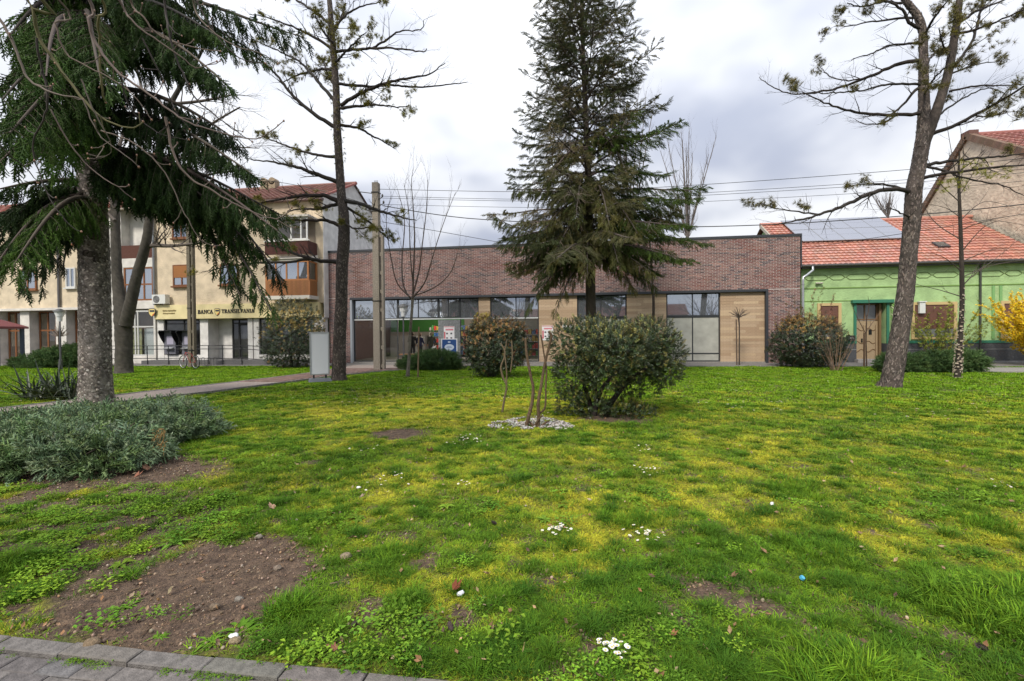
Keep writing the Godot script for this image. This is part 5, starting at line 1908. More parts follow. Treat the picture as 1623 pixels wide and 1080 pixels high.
# loose scales of bark, too many to count, each a little plate lifting from the stem
func bark_plates(t: Node3D, pts: PackedVector3Array, rad: PackedFloat32Array, n: int, w: float, h: float, ca: Color, cb: Color) -> void:
	var pm := MB.new()
	pm.quad(Vector3(-0.5, -0.4, 0.0), Vector3(-0.25, 0.5, 0.05), Vector3(0.0, 0.45, 0.22), Vector3(0.0, -0.5, 0.2), Vector3(-0.4, 0, 1))
	pm.quad(Vector3(0.5, -0.35, 0.0), Vector3(0.3, 0.45, 0.05), Vector3(0.0, 0.45, 0.22), Vector3(0.0, -0.5, 0.2), Vector3(0.4, 0, 1))
	pm.quad(Vector3(-0.5, -0.4, 0.0), Vector3(0.0, -0.5, 0.2), Vector3(0.5, -0.35, 0.0), Vector3(0.0, -0.45, -0.2), Vector3(0, -1, 0.3))
	var xf := []
	var cols := PackedColorArray()
	var total := 0.0
	for i in pts.size() - 1:
		total += pts[i].distance_to(pts[i + 1]) * (rad[i] + rad[i + 1])
	for i in pts.size() - 1:
		var k := int(n * pts[i].distance_to(pts[i + 1]) * (rad[i] + rad[i + 1]) / total)
		var up := (pts[i + 1] - pts[i]).normalized()
		for q in k:
			var u := rng.randf()
			var c := pts[i].lerp(pts[i + 1], u)
			var r := lerpf(rad[i], rad[i + 1], u)
			var a := rf(0, TAU)
			var d := Vector3(cos(a), 0, sin(a))
			d = (d - up * d.dot(up)).normalized()
			var sz := rf(0.5, 1.4)
			var b := Basis(up.cross(d), up, d) * Basis(Vector3.BACK, rf(-0.5, 0.5)) * Basis(Vector3.RIGHT, rf(-0.12, 0.2))
			xf.append(Transform3D(b * Basis.from_scale(Vector3(w * sz, h * sz * rf(0.7, 1.3), minf(w, h) * 0.55)), c + d * r * rf(0.985, 1.015)))
			cols.append(jitter(ca.lerp(cb, pow(rng.randf(), 1.6)), 0.15))
	many("bark_scales", pm.mesh(), M.plain, xf, cols, t)
# photo points [px, py, half width] carried to depth z0..z1
func traced(tr: Array, z0: float, z1: float) -> Array:
	var p := PackedVector3Array()
	var r := PackedFloat32Array()
	for i in tr.size():
		var t := float(i) / maxi(1, tr.size() - 1)
		var q := on_z(tr[i][0], tr[i][1], lerpf(z0, z1, t))
		p.append(q)
		r.append(float(tr[i][2]) * rpp(q))
	return [p, r]
# bare twigs: recursive, wiggling, collects tips as [point, direction]
func twig(mb: MB, p: Vector3, d: Vector3, l: float, r: float, depth: int, tips: Array, up := 0.25, spread := 0.8, kids := 3, sides := 4) -> void:
	var n := maxi(3, int(l / 0.22))
	n = mini(n, 7)
	var pts := PackedVector3Array([p])
	var rad := PackedFloat32Array([r])
	var q := p
	var dd := d.normalized()
	for i in n:
		dd = (dd + rdir() * 0.16 + Vector3(0, up * 0.3, 0)).normalized()
		q += dd * l / n
		pts.append(q)
		rad.append(r * (1.0 - 0.75 * (i + 1.0) / n))
	mb.tube(pts, rad, sides, false)
	if depth <= 0:
		tips.append([q, dd])
		return
	for k in kids:
		var u := rf(0.3, 0.95)
		var i := clampi(int(u * n), 1, n)
		var o := rdir()
		o = (o - dd * o.dot(dd)).normalized()
		var nd := (dd * 0.9 + o * spread + Vector3(0, up, 0)).normalized()
		twig(mb, pts[i], nd, l * rf(0.45, 0.7), maxf(rad[i] * 0.65, 0.0022), depth - 1, tips, up, spread, kids, 3)
	tips.append([q, dd])

# branches with side twigs for pines; leafy: 0..1 share of twigs that carry needles
func pine_limb(wood: MB, tr: Array, z0: float, z1: float, leafy: float, tufts: Array, cols: PackedColorArray, base_col: Color, dens := 1.0) -> void:
	var t := traced(tr, z0, z1)
	var s := smooth_line(t[0], t[1], 0.15)
	var pts: PackedVector3Array = s[0]
	var rad: PackedFloat32Array = s[1]
	for i in range(1, pts.size()):
		pts[i] += rdir() * 0.018
	wood.col = jitter(Color(0.062, 0.05, 0.043), 0.15)
	wood.tube(pts, rad, 6, true)
	var total := pts.size()
	var tips := []
	var i := int(total * 0.22)
	while i < total:
		var u := float(i) / total
		var dd := (pts[mini(i + 1, total - 1)] - pts[maxi(i - 1, 0)]).normalized()
		var o := rdir()
		o = (o - dd * o.dot(dd)).normalized()
		o.y *= 0.7
		var l := rf(0.35, 1.0) * (1.1 - 0.45 * u)
		var tp := []
		twig(wood, pts[i], (dd * 0.8 + o * 0.8 + Vector3(0, 0.15, 0)), l, maxf(rad[i] * 0.4, 0.006), 2, tp, 0.12, 0.7, 2)
		if rng.randf() < leafy:
			tips.append_array(tp)
		i += maxi(1, int(rf(1.0, 3.5) / dens))
	for tp in tips:
		for k in rng.randi_range(3, 6):
			tufts.append(Transform3D(aim(tp[1] + rdir() * 0.5, rf(0, 6), rf(0.75, 1.25)), tp[0] - tp[1] * rf(0.0, 0.34) + rdir() * 0.05))
			cols.append(jitter(base_col, 0.3))

func pines() -> void:
	var tuft := pine_tuft(26, 0.11, 0.0036)
	# --- middle pine, one stem
	var B := on_ground(537, 603)
	var z := B.z
	var t := thing("pine_tree", "slender thinly needled pine with one straight stem beside the grey sign stand", "tree", B)
	var trunk := MB.new()
	var tr := traced([[537, 607, 17], [537, 596, 11.5], [538, 540, 10.2], [541, 480, 9.6], [542, 420, 9.6], [545, 385, 9.6], [545, 345, 8.6], [541, 310, 7.2], [537, 250, 6.4], [534, 200, 6.2], [533, 150, 5.6], [530, 100, 5.0], [526, 50, 4.6], [522, 0, 4.0], [517, -70, 3.2], [512, -150, 1.5]], z, z)
	bark_tube(trunk, tr[0], tr[1], 18, 0.07, 0.10, 5.0, Color(0.07, 0.055, 0.047), Color(0.15, 0.12, 0.105))
	part("trunk", trunk, M.bark, t)
	bark_plates(t, tr[0], tr[1], 4200, 0.03, 0.07, Color(0.06, 0.048, 0.04), Color(0.2, 0.165, 0.14))
	var wood := MB.new()
	var xf := []
	var cols := PackedColorArray()
	var gc := Color(0.19, 0.18, 0.03)
	var limbs := [
		[[[540, 167, 3.2], [567, 150, 3], [597, 137, 2.6], [627, 128, 2.2], [657, 122, 1.8], [680, 117, 1.2], [705, 100, 0.6]], 0.6, 0.0],
		[[[536, 133, 2.6], [580, 137, 2.2], [613, 135, 1.9], [663, 138, 1.4], [707, 135, 1.0], [742, 130, 0.5]], -0.8, 0.0],
		[[[532, 82, 2.6], [580, 77, 2.1], [627, 77, 1.6], [667, 82, 1.0], [677, 77, 0.5]], 1.0, 0.05],
		[[[590, 77, 1.8], [613, 63, 1.6], [633, 50, 1.2], [667, 47, 0.8], [672, 31, 0.5]], 1.0, 0.0],
		[[[536, 198, 3], [567, 203, 2.2], [593, 217, 1.6], [613, 227, 1.1], [627, 237, 0.6]], -0.5, 0.9],
		[[[536, 172, 2.8], [580, 167, 2.0], [607, 167, 1.5], [633, 170, 1.0], [650, 167, 0.5]], 0.9, 0.9],
		[[[541, 318, 4.2], [565, 322, 3.6], [590, 330, 3.0], [612, 338, 2.2], [640, 345, 1.4], [660, 350, 0.6]], 0.5, 0.35],
		[[[544, 326, 2.6], [575, 345, 2.0], [600, 365, 1.4], [618, 382, 0.6]], -0.7, 0.8],
		[[[544, 352, 2.0], [560, 362, 1.4], [585, 360, 0.8]], 1.0, 0.9],
		[[[536, 205, 4.0], [507, 187, 3.6], [480, 167, 3.0], [457, 143, 2.4], [433, 113, 1.9], [400, 87, 1.4], [360, 62, 0.7]], 0.6, 0.2],
		[[[534, 165, 3.4], [507, 133, 2.8], [490, 113, 2.2], [470, 95, 1.8], [440, 80, 1.3], [400, 62, 0.7]], -0.6, 0.35],
		[[[538, 290, 4.2], [503, 277, 3.6], [477, 267, 3.0], [447, 260, 2.2], [417, 255, 1.4], [390, 252, 0.7]], 0.8, 0.3],
		[[[537, 250, 3.0], [500, 245, 2.4], [465, 235, 1.8], [430, 222, 1.2], [412, 214, 0.6]], -0.7, 0.95],
		[[[541, 322, 4.4], [518, 311, 3.8], [500, 310, 3.4], [478, 310, 3.0], [447, 315, 2.4], [415, 322, 1.4], [392, 330, 0.7]], 0.6, 0.5],
		[[[541, 322, 3.6], [521, 327, 3.0], [503, 332, 2.4], [480, 331, 1.8], [455, 335, 1.0]], -0.8, 0.9],
		[[[545, 360, 3.6], [518, 350, 3.0], [497, 350, 2.6], [478, 349, 2.0], [450, 350, 1.4], [425, 356, 0.6]], 0.4, 0.75],
		[[[543, 416, 4.2], [503, 413, 3.4], [485, 408, 2.8], [460, 400, 2.1], [440, 392, 1.4], [412, 388, 0.7]], 0.5, 0.25],
		[[[490, 411, 2.8], [449, 416, 2.2], [407, 417, 1.7], [355, 424, 1.1], [318, 432, 0.5]], 0.3, 0.3],
		[[[530, 80, 3.0], [500, 60, 2.4], [470, 45, 1.8], [430, 30, 1.2], [395, 22, 0.6]], 0.6, 0.4],
		[[[528, 45, 2.4], [550, 22, 1.8], [575, 10, 1.2], [605, 2, 0.6]], -0.4, 0.15],
		[[[531, 112, 2.6], [505, 110, 2.0], [470, 120, 1.4], [445, 132, 0.7]], -1.4, 0.7],
		[[[526, 40, 2.6], [500, 20, 2.2], [470, 0, 1.6], [440, -20, 0.8]], -0.8, 0.6],
		[[[530, 100, 2.4], [545, 85, 1.8], [565, 65, 1.2], [580, 50, 0.6]], 1.6, 0.9],
		[[[529, 70, 2.4], [512, 50, 1.8], [500, 25, 1.0]], 1.8, 0.9],
		[[[527, 55, 2.4], [540, 30, 1.8], [548, 5, 1.0]], -1.6, 0.9],
		[[[533, 140, 2.4], [520, 120, 1.8], [512, 95, 1.0]], -1.9, 0.9],
	]
	for l in limbs:
		pine_limb(wood, l[0], z, z + float(l[1]) * 1.4, float(l[2]) * 0.75, xf, cols, gc)
	part("branches", wood, M.bark, t)
	# clumps that sit on the stem itself
	for k in 420:
		var v := rng.randf()
		var py := [rf(30, 90), rf(40, 260), rf(20, 110)][rng.randi() % 3] as float
		var p := on_z(lerpf(524, 538, py / 260.0) + rf(-10, 10), py, z + rf(-0.35, 0.35))
		xf.append(Transform3D(aim(rdir() + Vector3(0, 0.6, 0), rf(0, 6), rf(0.8, 1.2)), p))
		cols.append(jitter(Color(0.15, 0.14, 0.02), 0.3))
	many("needles", tuft, M.needle, xf, cols, t)
	# --- right pine, forked
	B = on_ground(1412, 613)
	z = B.z
	t = thing("pine_tree", "tall pine with dark bark forking into two stems, long bare boughs", "tree", B)
	trunk = MB.new()
	tr = traced([[1410, 617, 25], [1413, 605, 18], [1425, 540, 16], [1436, 460, 14.5], [1441, 400, 14], [1446, 350, 14.5], [1449, 300, 14], [1457, 260, 13], [1464, 215, 12.5], [1465, 170, 10], [1464, 130, 8.6], [1464, 90, 7.8], [1463, 50, 7.2], [1455, 25, 6.6], [1435, 0, 5.6], [1412, -40, 4.4], [1395, -110, 2]], z, z)
	bark_tube(trunk, tr[0], tr[1], 24, 0.05, 0.10, 4.0, Color(0.065, 0.053, 0.046), Color(0.22, 0.175, 0.15))
	part("trunk", trunk, M.bark, t)
	bark_plates(t, tr[0], tr[1], 5200, 0.035, 0.09, Color(0.06, 0.048, 0.042), Color(0.24, 0.195, 0.17))
	trunk = MB.new()
	tr = traced([[1462, 240, 9], [1476, 200, 10], [1490, 160, 9], [1504, 112, 8], [1513, 60, 7.2], [1520, 10, 6.4], [1526, -60, 5], [1530, -140, 2]], z, z + 0.5)
	bark_tube(trunk, tr[0], tr[1], 18, 0.06, 0.09, 4.0, Color(0.065, 0.053, 0.046), Color(0.22, 0.175, 0.15))
	part("fork_stem", trunk, M.bark, t)
	wood = MB.new()
	xf = []
	cols = PackedColorArray()
	limbs = [
		[[[1450, 305, 5.2], [1420, 300, 4.6], [1385, 305, 4], [1340, 325, 3.2], [1300, 340, 2.4], [1262, 350, 1.6], [1228, 356, 0.8]], 0.8, 0.3],
		[[[1430, 300, 2.4], [1400, 292, 1.8], [1365, 293, 1.3], [1340, 297, 0.7]], -0.6, 1.0],
		[[[1300, 341, 2.0], [1260, 335, 1.4], [1225, 330, 1.0], [1206, 322, 0.5]], 0.6, 0.5],
		[[[1464, 180, 4.2], [1420, 182, 3.4], [1370, 180, 2.6], [1335, 172, 2.0], [1300, 160, 1.3], [1270, 145, 0.7]], 0.6, 0.35],
		[[[1420, 183, 2.2], [1400, 195, 1.6], [1375, 197, 1.0], [1355, 190, 0.5]], -0.7, 1.0],
		[[[1460, 135, 3.4], [1445, 150, 2.8], [1430, 168, 2.2], [1405, 186, 1.5], [1395, 198, 0.8]], 0.2, 0.7],
		[[[1463, 95, 4.2], [1427, 100, 3.8], [1393, 115, 3.2], [1367, 125, 2.7], [1327, 140, 2.0], [1280, 147, 1.4], [1247, 147, 1.1], [1213, 130, 0.7], [1203, 122, 0.4]], -0.8, 0.12],
		[[[1463, 134, 2.8], [1410, 134, 2.2], [1370, 143, 1.7], [1320, 147, 1.2], [1282, 148, 0.7]], 1.0, 0.1],
		[[[1370, 124, 1.6], [1340, 128, 1.3], [1315, 120, 1.0], [1302, 108, 0.5]], -1.2, 1.0],
		[[[1463, 68, 2.8], [1413, 72, 2.0], [1380, 85, 1.4], [1350, 95, 0.6]], 0.7, 0.2],
		[[[1463, 48, 3.6], [1440, 35, 3.0], [1430, 15, 2.4], [1405, 2, 1.8], [1370, -5, 0.8]], 0.3, 0.6],
		[[[1450, 28, 2.6], [1418, 30, 2.0], [1390, 33, 1.5], [1350, 40, 1.0], [1322, 43, 0.5]], -0.6, 0.1],
		[[[1430, 5, 2.6], [1400, 3, 2.0], [1365, 10, 1.4], [1342, 5, 0.7]], 0.9, 0.9],
		[[[1468, 215, 4.6], [1510, 200, 4.0], [1550, 180, 3.4], [1590, 158, 2.8], [1623, 137, 2.2], [1665, 115, 1.2]], 1.2, 0.3],
		[[[1545, 182, 1.8], [1570, 185, 1.4], [1595, 175, 0.7]], 1.4, 1.0],
		[[[1462, 262, 4], [1510, 255, 3.2], [1560, 250, 2.6], [1600, 247, 2.0], [1660, 240, 1.0]], -1.0, 0.25],
		[[[1458, 284, 4.4], [1500, 275, 3.6], [1540, 270, 3.0], [1590, 263, 2.4], [1660, 262, 1.2]], 1.3, 0.2],
		[[[1462, 263, 3], [1500, 272, 2.4], [1540, 285, 1.8], [1590, 295, 1.3], [1630, 314, 0.7]], 0.2, 0.15],
		[[[1514, 105, 3.4], [1543, 60, 2.8], [1558, 0, 2.2], [1568, -50, 1.2]], -0.8, 0.1],
		[[[1517, 54, 3.0], [1560, 42, 2.4], [1600, 25, 1.8], [1650, 5, 0.8]], 1.0, 0.6],
		[[[1519, 38, 3.2], [1545, 20, 2.6], [1580, 5, 2.0], [1620, -15, 0.9]], -0.5, 0.8],
		[[[1505, 145, 2.6], [1540, 137, 2.0], [1590, 135, 1.4], [1645, 132, 0.7]], 0.4, 0.15],
		[[[1466, 150, 2.6], [1480, 125, 2.0], [1500, 105, 1.2]], 1.8, 0.7],
		[[[1465, 110, 2.6], [1480, 85, 2.0], [1498, 70, 1.0]], -1.6, 0.9],
		[[[1464, 60, 3.0], [1480, 30, 2.4], [1500, 5, 1.4], [1512, -15, 0.7]], 0.9, 0.9],
		[[[1508, 95, 2.4], [1495, 70, 1.8], [1488, 45, 0.9]], 1.5, 0.9],
		[[[1500, 120, 2.4], [1525, 110, 1.8], [1560, 100, 1.2], [1600, 95, 0.6]], -1.4, 0.5],
		[[[1446, 348, 2.4], [1428, 338, 1.6], [1410, 330, 0.8]], 0.5, 0.3],
		[[[1480, 190, 2.4], [1520, 160, 1.8], [1570, 140, 1.2], [1610, 160, 0.6]], -1.2, 0.3],
	]
	for l in limbs:
		pine_limb(wood, l[0], z, z + float(l[1]) * 1.4, float(l[2]) * 0.42, xf, cols, Color(0.15, 0.135, 0.045))
	part("branches", wood, M.bark, t)
	for k in 130:
		var p := on_z(rf(1504, 1530), rf(0, 60), z + rf(-0.1, 0.6))
		xf.append(Transform3D(aim(rdir() + Vector3(0, 0.6, 0), rf(0, 6), rf(0.7, 1.1)), p))
		cols.append(jitter(Color(0.17, 0.16, 0.02), 0.3))
	for q in [[1545, 265], [1510, 295], [1580, 272]]:
		for k in 40:
			var p := on_z(float(q[0]) + rf(-25, 25), float(q[1]) + rf(-12, 12), z + rf(0.0, 1.2))
			xf.append(Transform3D(aim(rdir() + Vector3(0, 0.6, 0), rf(0, 6), rf(0.7, 1.1)), p))
			cols.append(jitter(Color(0.26, 0.26, 0.03), 0.3))
	many("needles", tuft, M.needle, xf, cols, t)

# one bough of a spruce: axis, side branchlets, hanging sprays
func spruce_bough(wood: MB, xf: Array, cols: PackedColorArray, p0: Vector3, az: float, L: float, rise: float, droop: float, tipup: float, r0: float, hang: float, gap: float, base_col: Color, dead: float, spray_s := 1.0) -> void:
	var out := Vector3(cos(az), 0, sin(az))
	var side := Vector3(-sin(az), 0, cos(az))
	var pts := PackedVector3Array()
	var rad := PackedFloat32Array()
	var wob := rf(-0.1, 0.1)
	for i in 10:
		var u := i / 9.0
		pts.append(p0 + out * L * (u - 0.06 * u * u) + side * L * wob * u * u + Vector3.UP * L * (rise * u - droop * u * u + tipup * u * u * u * u))
		rad.append(r0 * (1.0 - 0.9 * u) + 0.004)
	wood.col = jitter(Color(0.075, 0.06, 0.05), 0.2)
	wood.tube(pts, rad, 5, false)
	var s := L * 0.12
	var sg := 1.0
	while s < L:
		var u := s / L
		var k := mini(int(u * 9.0), 8)
		var f := u * 9.0 - k
		var p := pts[k].lerp(pts[k + 1], f)
		var dd := (pts[k + 1] - pts[k]).normalized()
		sg = -sg
		var bl := (0.16 + 0.34 * L * (1.0 - u) * minf(1.0, u * 3.0 + 0.35)) * rf(0.65, 1.15)
		bl = minf(bl, 1.25)
		var bd := (dd * 0.75 + side * sg * rf(0.6, 0.95) + Vector3(0, rf(-0.1, 0.12), 0)).normalized()
		var is_dead := rng.randf() < dead
		var q := p
		var n := maxi(1, int(ceil(bl / 0.14)))
		var bp := PackedVector3Array([p])
		var br := PackedFloat32Array([0.008])
		for i in n:
			bd = (bd + Vector3(0, -hang * 0.16, 0) + rdir() * 0.07).normalized()
			q += bd * bl / n
			bp.append(q)
			br.append(0.006 * (1.0 - 0.6 * (i + 1.0) / n))
		wood.col = jitter(Color(0.09, 0.07, 0.055) if not is_dead else Color(0.2, 0.165, 0.135), 0.25)
		wood.tube(bp, br, 3, false)
		if is_dead:
			for i in n:
				var o := (rdir() + bd * 0.8 + Vector3(0, -0.3, 0)).normalized()
				wood.tube(PackedVector3Array([bp[i], bp[i] + o * rf(0.1, 0.25), bp[i] + o * 0.3 + rdir() * 0.06]), PackedFloat32Array([0.005, 0.004, 0.002]), 3, false)
		else:
			for i in range(0, n + 1):
				if i == 0 and rng.randf() < 0.5:
					continue
				var d2 := bd + Vector3(0, -hang * rf(0.1, 0.9), 0) + rdir() * 0.35
				xf.append(Transform3D(aim(d2, rf(0, 6), rf(0.75, 1.15) * spray_s), bp[i]))
				cols.append(jitter(base_col, 0.3))
				if hang > 0.5 and rng.randf() < 0.55:
					xf.append(Transform3D(aim(Vector3(rf(-0.3, 0.3), -1, rf(-0.3, 0.3)) + dd * 0.3, rf(0, 6), rf(0.8, 1.2) * spray_s), bp[i] + Vector3(0, -0.08, 0)))
					cols.append(jitter(base_col, 0.3))
		s += gap * rf(0.7, 1.3)
	xf.append(Transform3D(aim(pts[9] - pts[8], rf(0, 6), spray_s), pts[8].lerp(pts[9], 0.5)))
	cols.append(jitter(base_col, 0.2))

func central_spruce() -> void:
	var B := on_ground(937, 602)
	var t := thing("spruce_tree", "big olive green spruce with grey dead twigs behind the clipped laurel", "tree", B)
	var trunk := MB.new()
	var H := 16.2
	var tp := PackedVector3Array()
	var trr := PackedFloat32Array()
	for i in 14:
		var u := i / 13.0
		tp.append(B + Vector3(0.06 * sin(u * 5.0) - 0.25 * u, H * u - 0.06, 0))
		trr.append(lerpf(0.215, 0.02, pow(u, 0.9)) + (0.06 if i == 0 else 0.0))
	bark_tube(trunk, tp, trr, 16, 0.1, 0.07, 6.0, Color(0.085, 0.065, 0.052), Color(0.17, 0.135, 0.11))
	part("trunk", trunk, M.bark, t)
	var wood := MB.new()
	var xf := []
	var cols := PackedColorArray()
	var y := 4.5
	while y < H - 0.2:
		var u := (y - 4.5) / (H - 4.5)
		var n := 5 if u < 0.75 else 4
		var a0 := rf(0, TAU)
		for k in n:
			var az := a0 + TAU * k / n + rf(-0.35, 0.35)
			# crown half width by height, with an uneven outline
			var R := 3.9 * pow(1.0 - u, 0.72)
			if rng.randf() < 0.12 and u < 0.8:
				continue
			R *= 0.95 + 0.6 * noise.get_noise_2d(cos(az) * 1.3 + 5.0, y * 0.75 + sin(az) * 1.3)
			var lower := clampf(1.0 - u * 2.2, 0, 1)
			var rise := lerpf(0.42, 0.12, lower)
			var droop := lerpf(0.28, 0.5, lower)
			var tipup := lerpf(0.22, 0.16, lower)
			var pos := B + Vector3(-0.25 * y / H, y + rf(-0.15, 0.15), 0)
			var dz := 0.06
			# dead twigs sit towards the trunk's left half way up
			if u > 0.1 and u < 0.5 and cos(az) < 0.35:
				dz = 0.34
			var col := Color(0.075, 0.095, 0.04).lerp(Color(0.19, 0.165, 0.07), clampf(noise.get_noise_2d(az * 1.2, y * 0.6) * 0.9 + 0.3, 0, 1))
			if cos(az) > 0.5 and u < 0.3:
				col = Color(0.07, 0.115, 0.022)
			spruce_bough(wood, xf, cols, pos, az, maxf(R, 0.4), rise, droop, tipup, 0.045 * (1.1 - u), 0.45, 0.1, col, dz, 1.05)
		y += 0.31 if u < 0.7 else 0.27
	# the lowest boughs, aimed at where the photograph shows their tips
	for bo in [[775, 345, 4.9, 0.6], [800, 420, 4.6, -0.4], [835, 485, 4.3, 0.8], [880, 500, 4.1, 1.3], [790, 385, 4.8, 1.5], [1085, 330, 5.1, 0.2], [1075, 400, 4.7, 0.9], [1050, 455, 4.4, -0.6], [1010, 455, 4.2, 1.0], [860, 460, 4.3, -0.9], [1100, 300, 5.6, -0.8], [840, 440, 4.5, 2.0], [1035, 430, 4.6, 2.0], [870, 415, 5.6, 2.8], [930, 440, 5.2, 3.0], [990, 415, 5.8, 2.7], [900, 345, 7.0, 2.8], [980, 355, 6.8, 3.0], [845, 380, 6.2, 2.2], [1025, 370, 6.4, 2.4], [860, 290, 8.0, 2.0], [1010, 280, 8.4, 2.0], [800, 300, 6.6, 1.2]]:
		var tip := on_z(bo[0], bo[1], B.z + float(bo[3]))
		var p0 := B + Vector3(-0.06, float(bo[2]), 0)
		var dv := tip - p0
		var L := Vector2(dv.x, dv.z).length()
		spruce_bough(wood, xf, cols, p0, atan2(dv.z, dv.x), L, 0.12, 0.2 - dv.y / L + 0.06, 0.14, 0.045, rf(0.8, 1.3), 0.1, Color(0.06, 0.085, 0.022).lerp(Color(0.13, 0.13, 0.04), rng.randf()), 0.1, 1.05)
	part("branches", wood, M.plain, t)
	many("needles", spruce_spray(0.26, 0.027, 0.0062, 7), M.needle, xf, cols, t)
	print("central sprays ", xf.size())

func left_trees() -> void:
	# --- big weeping spruce on the left
	var B := on_ground(152, 652)
	var t := thing("spruce_tree", "huge dark green weeping spruce with a thick scaly grey trunk", "tree", B)
	var trunk := MB.new()
	var H := 17.0
	var k0 := rpp(B)
	var tr := [[0.0, 42.0], [0.15, 35.0], [0.4, 29.5], [1.0, 27.0], [2.2, 26.5], [3.4, 26.0], [4.3, 25.0], [5.0, 23.0], [6.2, 21.0], [8.0, 17.0], [11.0, 11.0], [14.5, 5.0], [17.0, 1.0]]
	var tp := PackedVector3Array()
	var rr := PackedFloat32Array()
	for q in tr:
		tp.append(B + Vector3(0.05 * sin(float(q[0]) * 0.8), float(q[0]) - 0.05, 0.03 * sin(float(q[0]))))
		rr.append(float(q[1]) * k0)
	bark_tube(trunk, tp, rr, 56, 0.035, 0.062, 7.0, Color(0.11, 0.09, 0.078), Color(0.56, 0.5, 0.45))
	part("trunk", trunk, M.bark, t)
	bark_plates(t, tp, rr, 9000, 0.05, 0.035, Color(0.1, 0.082, 0.07), Color(0.5, 0.45, 0.41))
	# healed branch scars on the trunk
	var toward := Vector3(EYE.x - B.x, 0, EYE.z - B.z).normalized()
	for sc in [[-0.25, 3.42, 0.09], [0.05, 3.4, 0.1], [0.5, 3.3, 0.12], [0.28, 2.75, 0.13], [0.1, 3.8, 0.07]]:
		var d := toward.rotated(Vector3.UP, float(sc[0]))
		var c := B + d * 26.0 * k0 + Vector3(0, float(sc[1]), 0)
		var mb := MB.new()
		mb.col = Color(0.05, 0.04, 0.034)
		var s := d.cross(Vector3.UP).normalized()
		for ring in 2:
			var pr := PackedVector3Array()
			var pd := PackedFloat32Array()
			for q in 15:
				var a := TAU * q / 14
				var r: float = float(sc[2]) * (0.55 if ring else 1.0)
				pr.append(c + s * cos(a) * r + Vector3.UP * sin(a) * r * 0.8 - d * (0.03 - 0.025 * ring))
				pd.append(0.032)
			mb.col = Color(0.06, 0.047, 0.04) if ring == 0 else Color(0.15, 0.125, 0.105)
			mb.tube(pr, pd, 6, false)
		mb.col = Color(0.03, 0.024, 0.02)
		mb.ball(c - d * 0.03, Vector3.ONE * float(sc[2]) * 0.45, 8, 6)
		part("branch_scar", mb, M.bark, t)
	var wood := MB.new()
	var xf := []
	var cols := PackedColorArray()
	var y := 9.2
	while y < H - 0.4:
		var u := (y - 8.0) / (H - 8.0)
		var n := 5
		var a0 := rf(0, TAU)
		for k in n:
			var az := a0 + TAU * k / n + rf(-0.3, 0.3)
			var R := 4.3 * pow(1.0 - u, 0.7) * (1.0 + 0.3 * noise.get_noise_2d(cos(az) * 1.5 + 9.0, y * 0.8 + sin(az) * 1.5))
			var col := Color(0.014, 0.033, 0.01).lerp(Color(0.05, 0.105, 0.016), clampf(noise.get_noise_2d(az * 1.4 + 3.0, y * 0.7) * 1.2 + 0.35, 0, 1))
			spruce_bough(wood, xf, cols, B + Vector3(0, y + rf(-0.2, 0.2), 0), az, maxf(R, 0.5), 0.06, 0.36, 0.12, 0.075 * (1.1 - u), 1.0, 0.135, col, 0.02, 1.3)
		y += 0.75
	# the low boughs that hang into the picture: aimed at points seen in the photograph
	for bo in [[440, 330, 5.6, 0.5], [425, 275, 6.4, 0.9], [445, 400, 5.4, 0.1], [300, 330, 5.2, 0.4], [385, 130, 8.2, 1.2], [30, 330, 5.0, 0.6], [-20, 300, 5.0, 1.2], [10, 400, 4.7, -0.8], [50, 255, 6.4, 2.6], [70, 210, 6.8, 3.4], [10, 150, 7.4, 3.0], [120, 110, 8.2, 3.2], [370, 60, 8.9, 0.6], [-60, 380, 4.8, 0.2], [425, 470, 5.2, 0.3], [15, 445, 4.6, 0.8], [75, 420, 4.7, -0.4], [-25, 430, 4.7, 1.4], [290, 350, 5.0, -0.9], [330, 40, 9.0, -1.0], [60, 40, 9.2, 1.0], [0, 60, 8.8, 2.0], [30, 230, 6.4, 3.2], [-10, 90, 8.0, 3.6], [-30, 250, 6.0, 2.4], [50, 390, 4.8, 0.5], [-10, 360, 4.9, 0.0], [80, 390, 4.8, 0.8], [30, 420, 4.6, 2.2], [350, 300, 5.8, -0.6], [400, 350, 5.4, 0.8], [455, 445, 5.4, -0.2], [300, 110, 8.0, -0.6], [240, 30, 9.4, 1.4], [410, 230, 7.0, 0.2], [20, 465, 4.6, 1.2], [60, 450, 4.7, 0.6], [95, 430, 4.8, 0.4], [-40, 450, 4.6, 0.6], [450, 492, 5.3, 0.6], [450, 360, 5.6, 1.2]]:
		var tip := on_z(bo[0], bo[1], B.z + float(bo[3]))
		var p0 := B + Vector3(0, float(bo[2]), 0)
		var dv := tip - p0
		var L := Vector2(dv.x, dv.z).length()
		var az := atan2(dv.z, dv.x)
		var fall := -dv.y / L
		var col := Color(0.016, 0.036, 0.011).lerp(Color(0.06, 0.125, 0.018), rng.randf() * 0.8 + (0.5 if float(bo[3]) > 1.5 else 0.0))
		var rise := 0.42 if float(bo[1]) > 425.0 and float(bo[0]) > 300.0 else 0.05
		spruce_bough(wood, xf, cols, p0, az, L, rise, rise + fall + 0.1, 0.1, 0.07, 1.2, 0.085, col, 0.0, 1.25)
	part("branches", wood, M.plain, t)
	many("needles", spruce_spray(0.24, 0.023, 0.0056, 7), M.needle, xf, cols, t)
	print("left sprays ", xf.size())
	# --- forked bare tree behind it
	B = on_ground(196, 592)
	t = thing("forked_tree", "bare grey broadleaf tree forking low into two stems near the bank", "tree", B)
	trunk = MB.new()
	var z := B.z
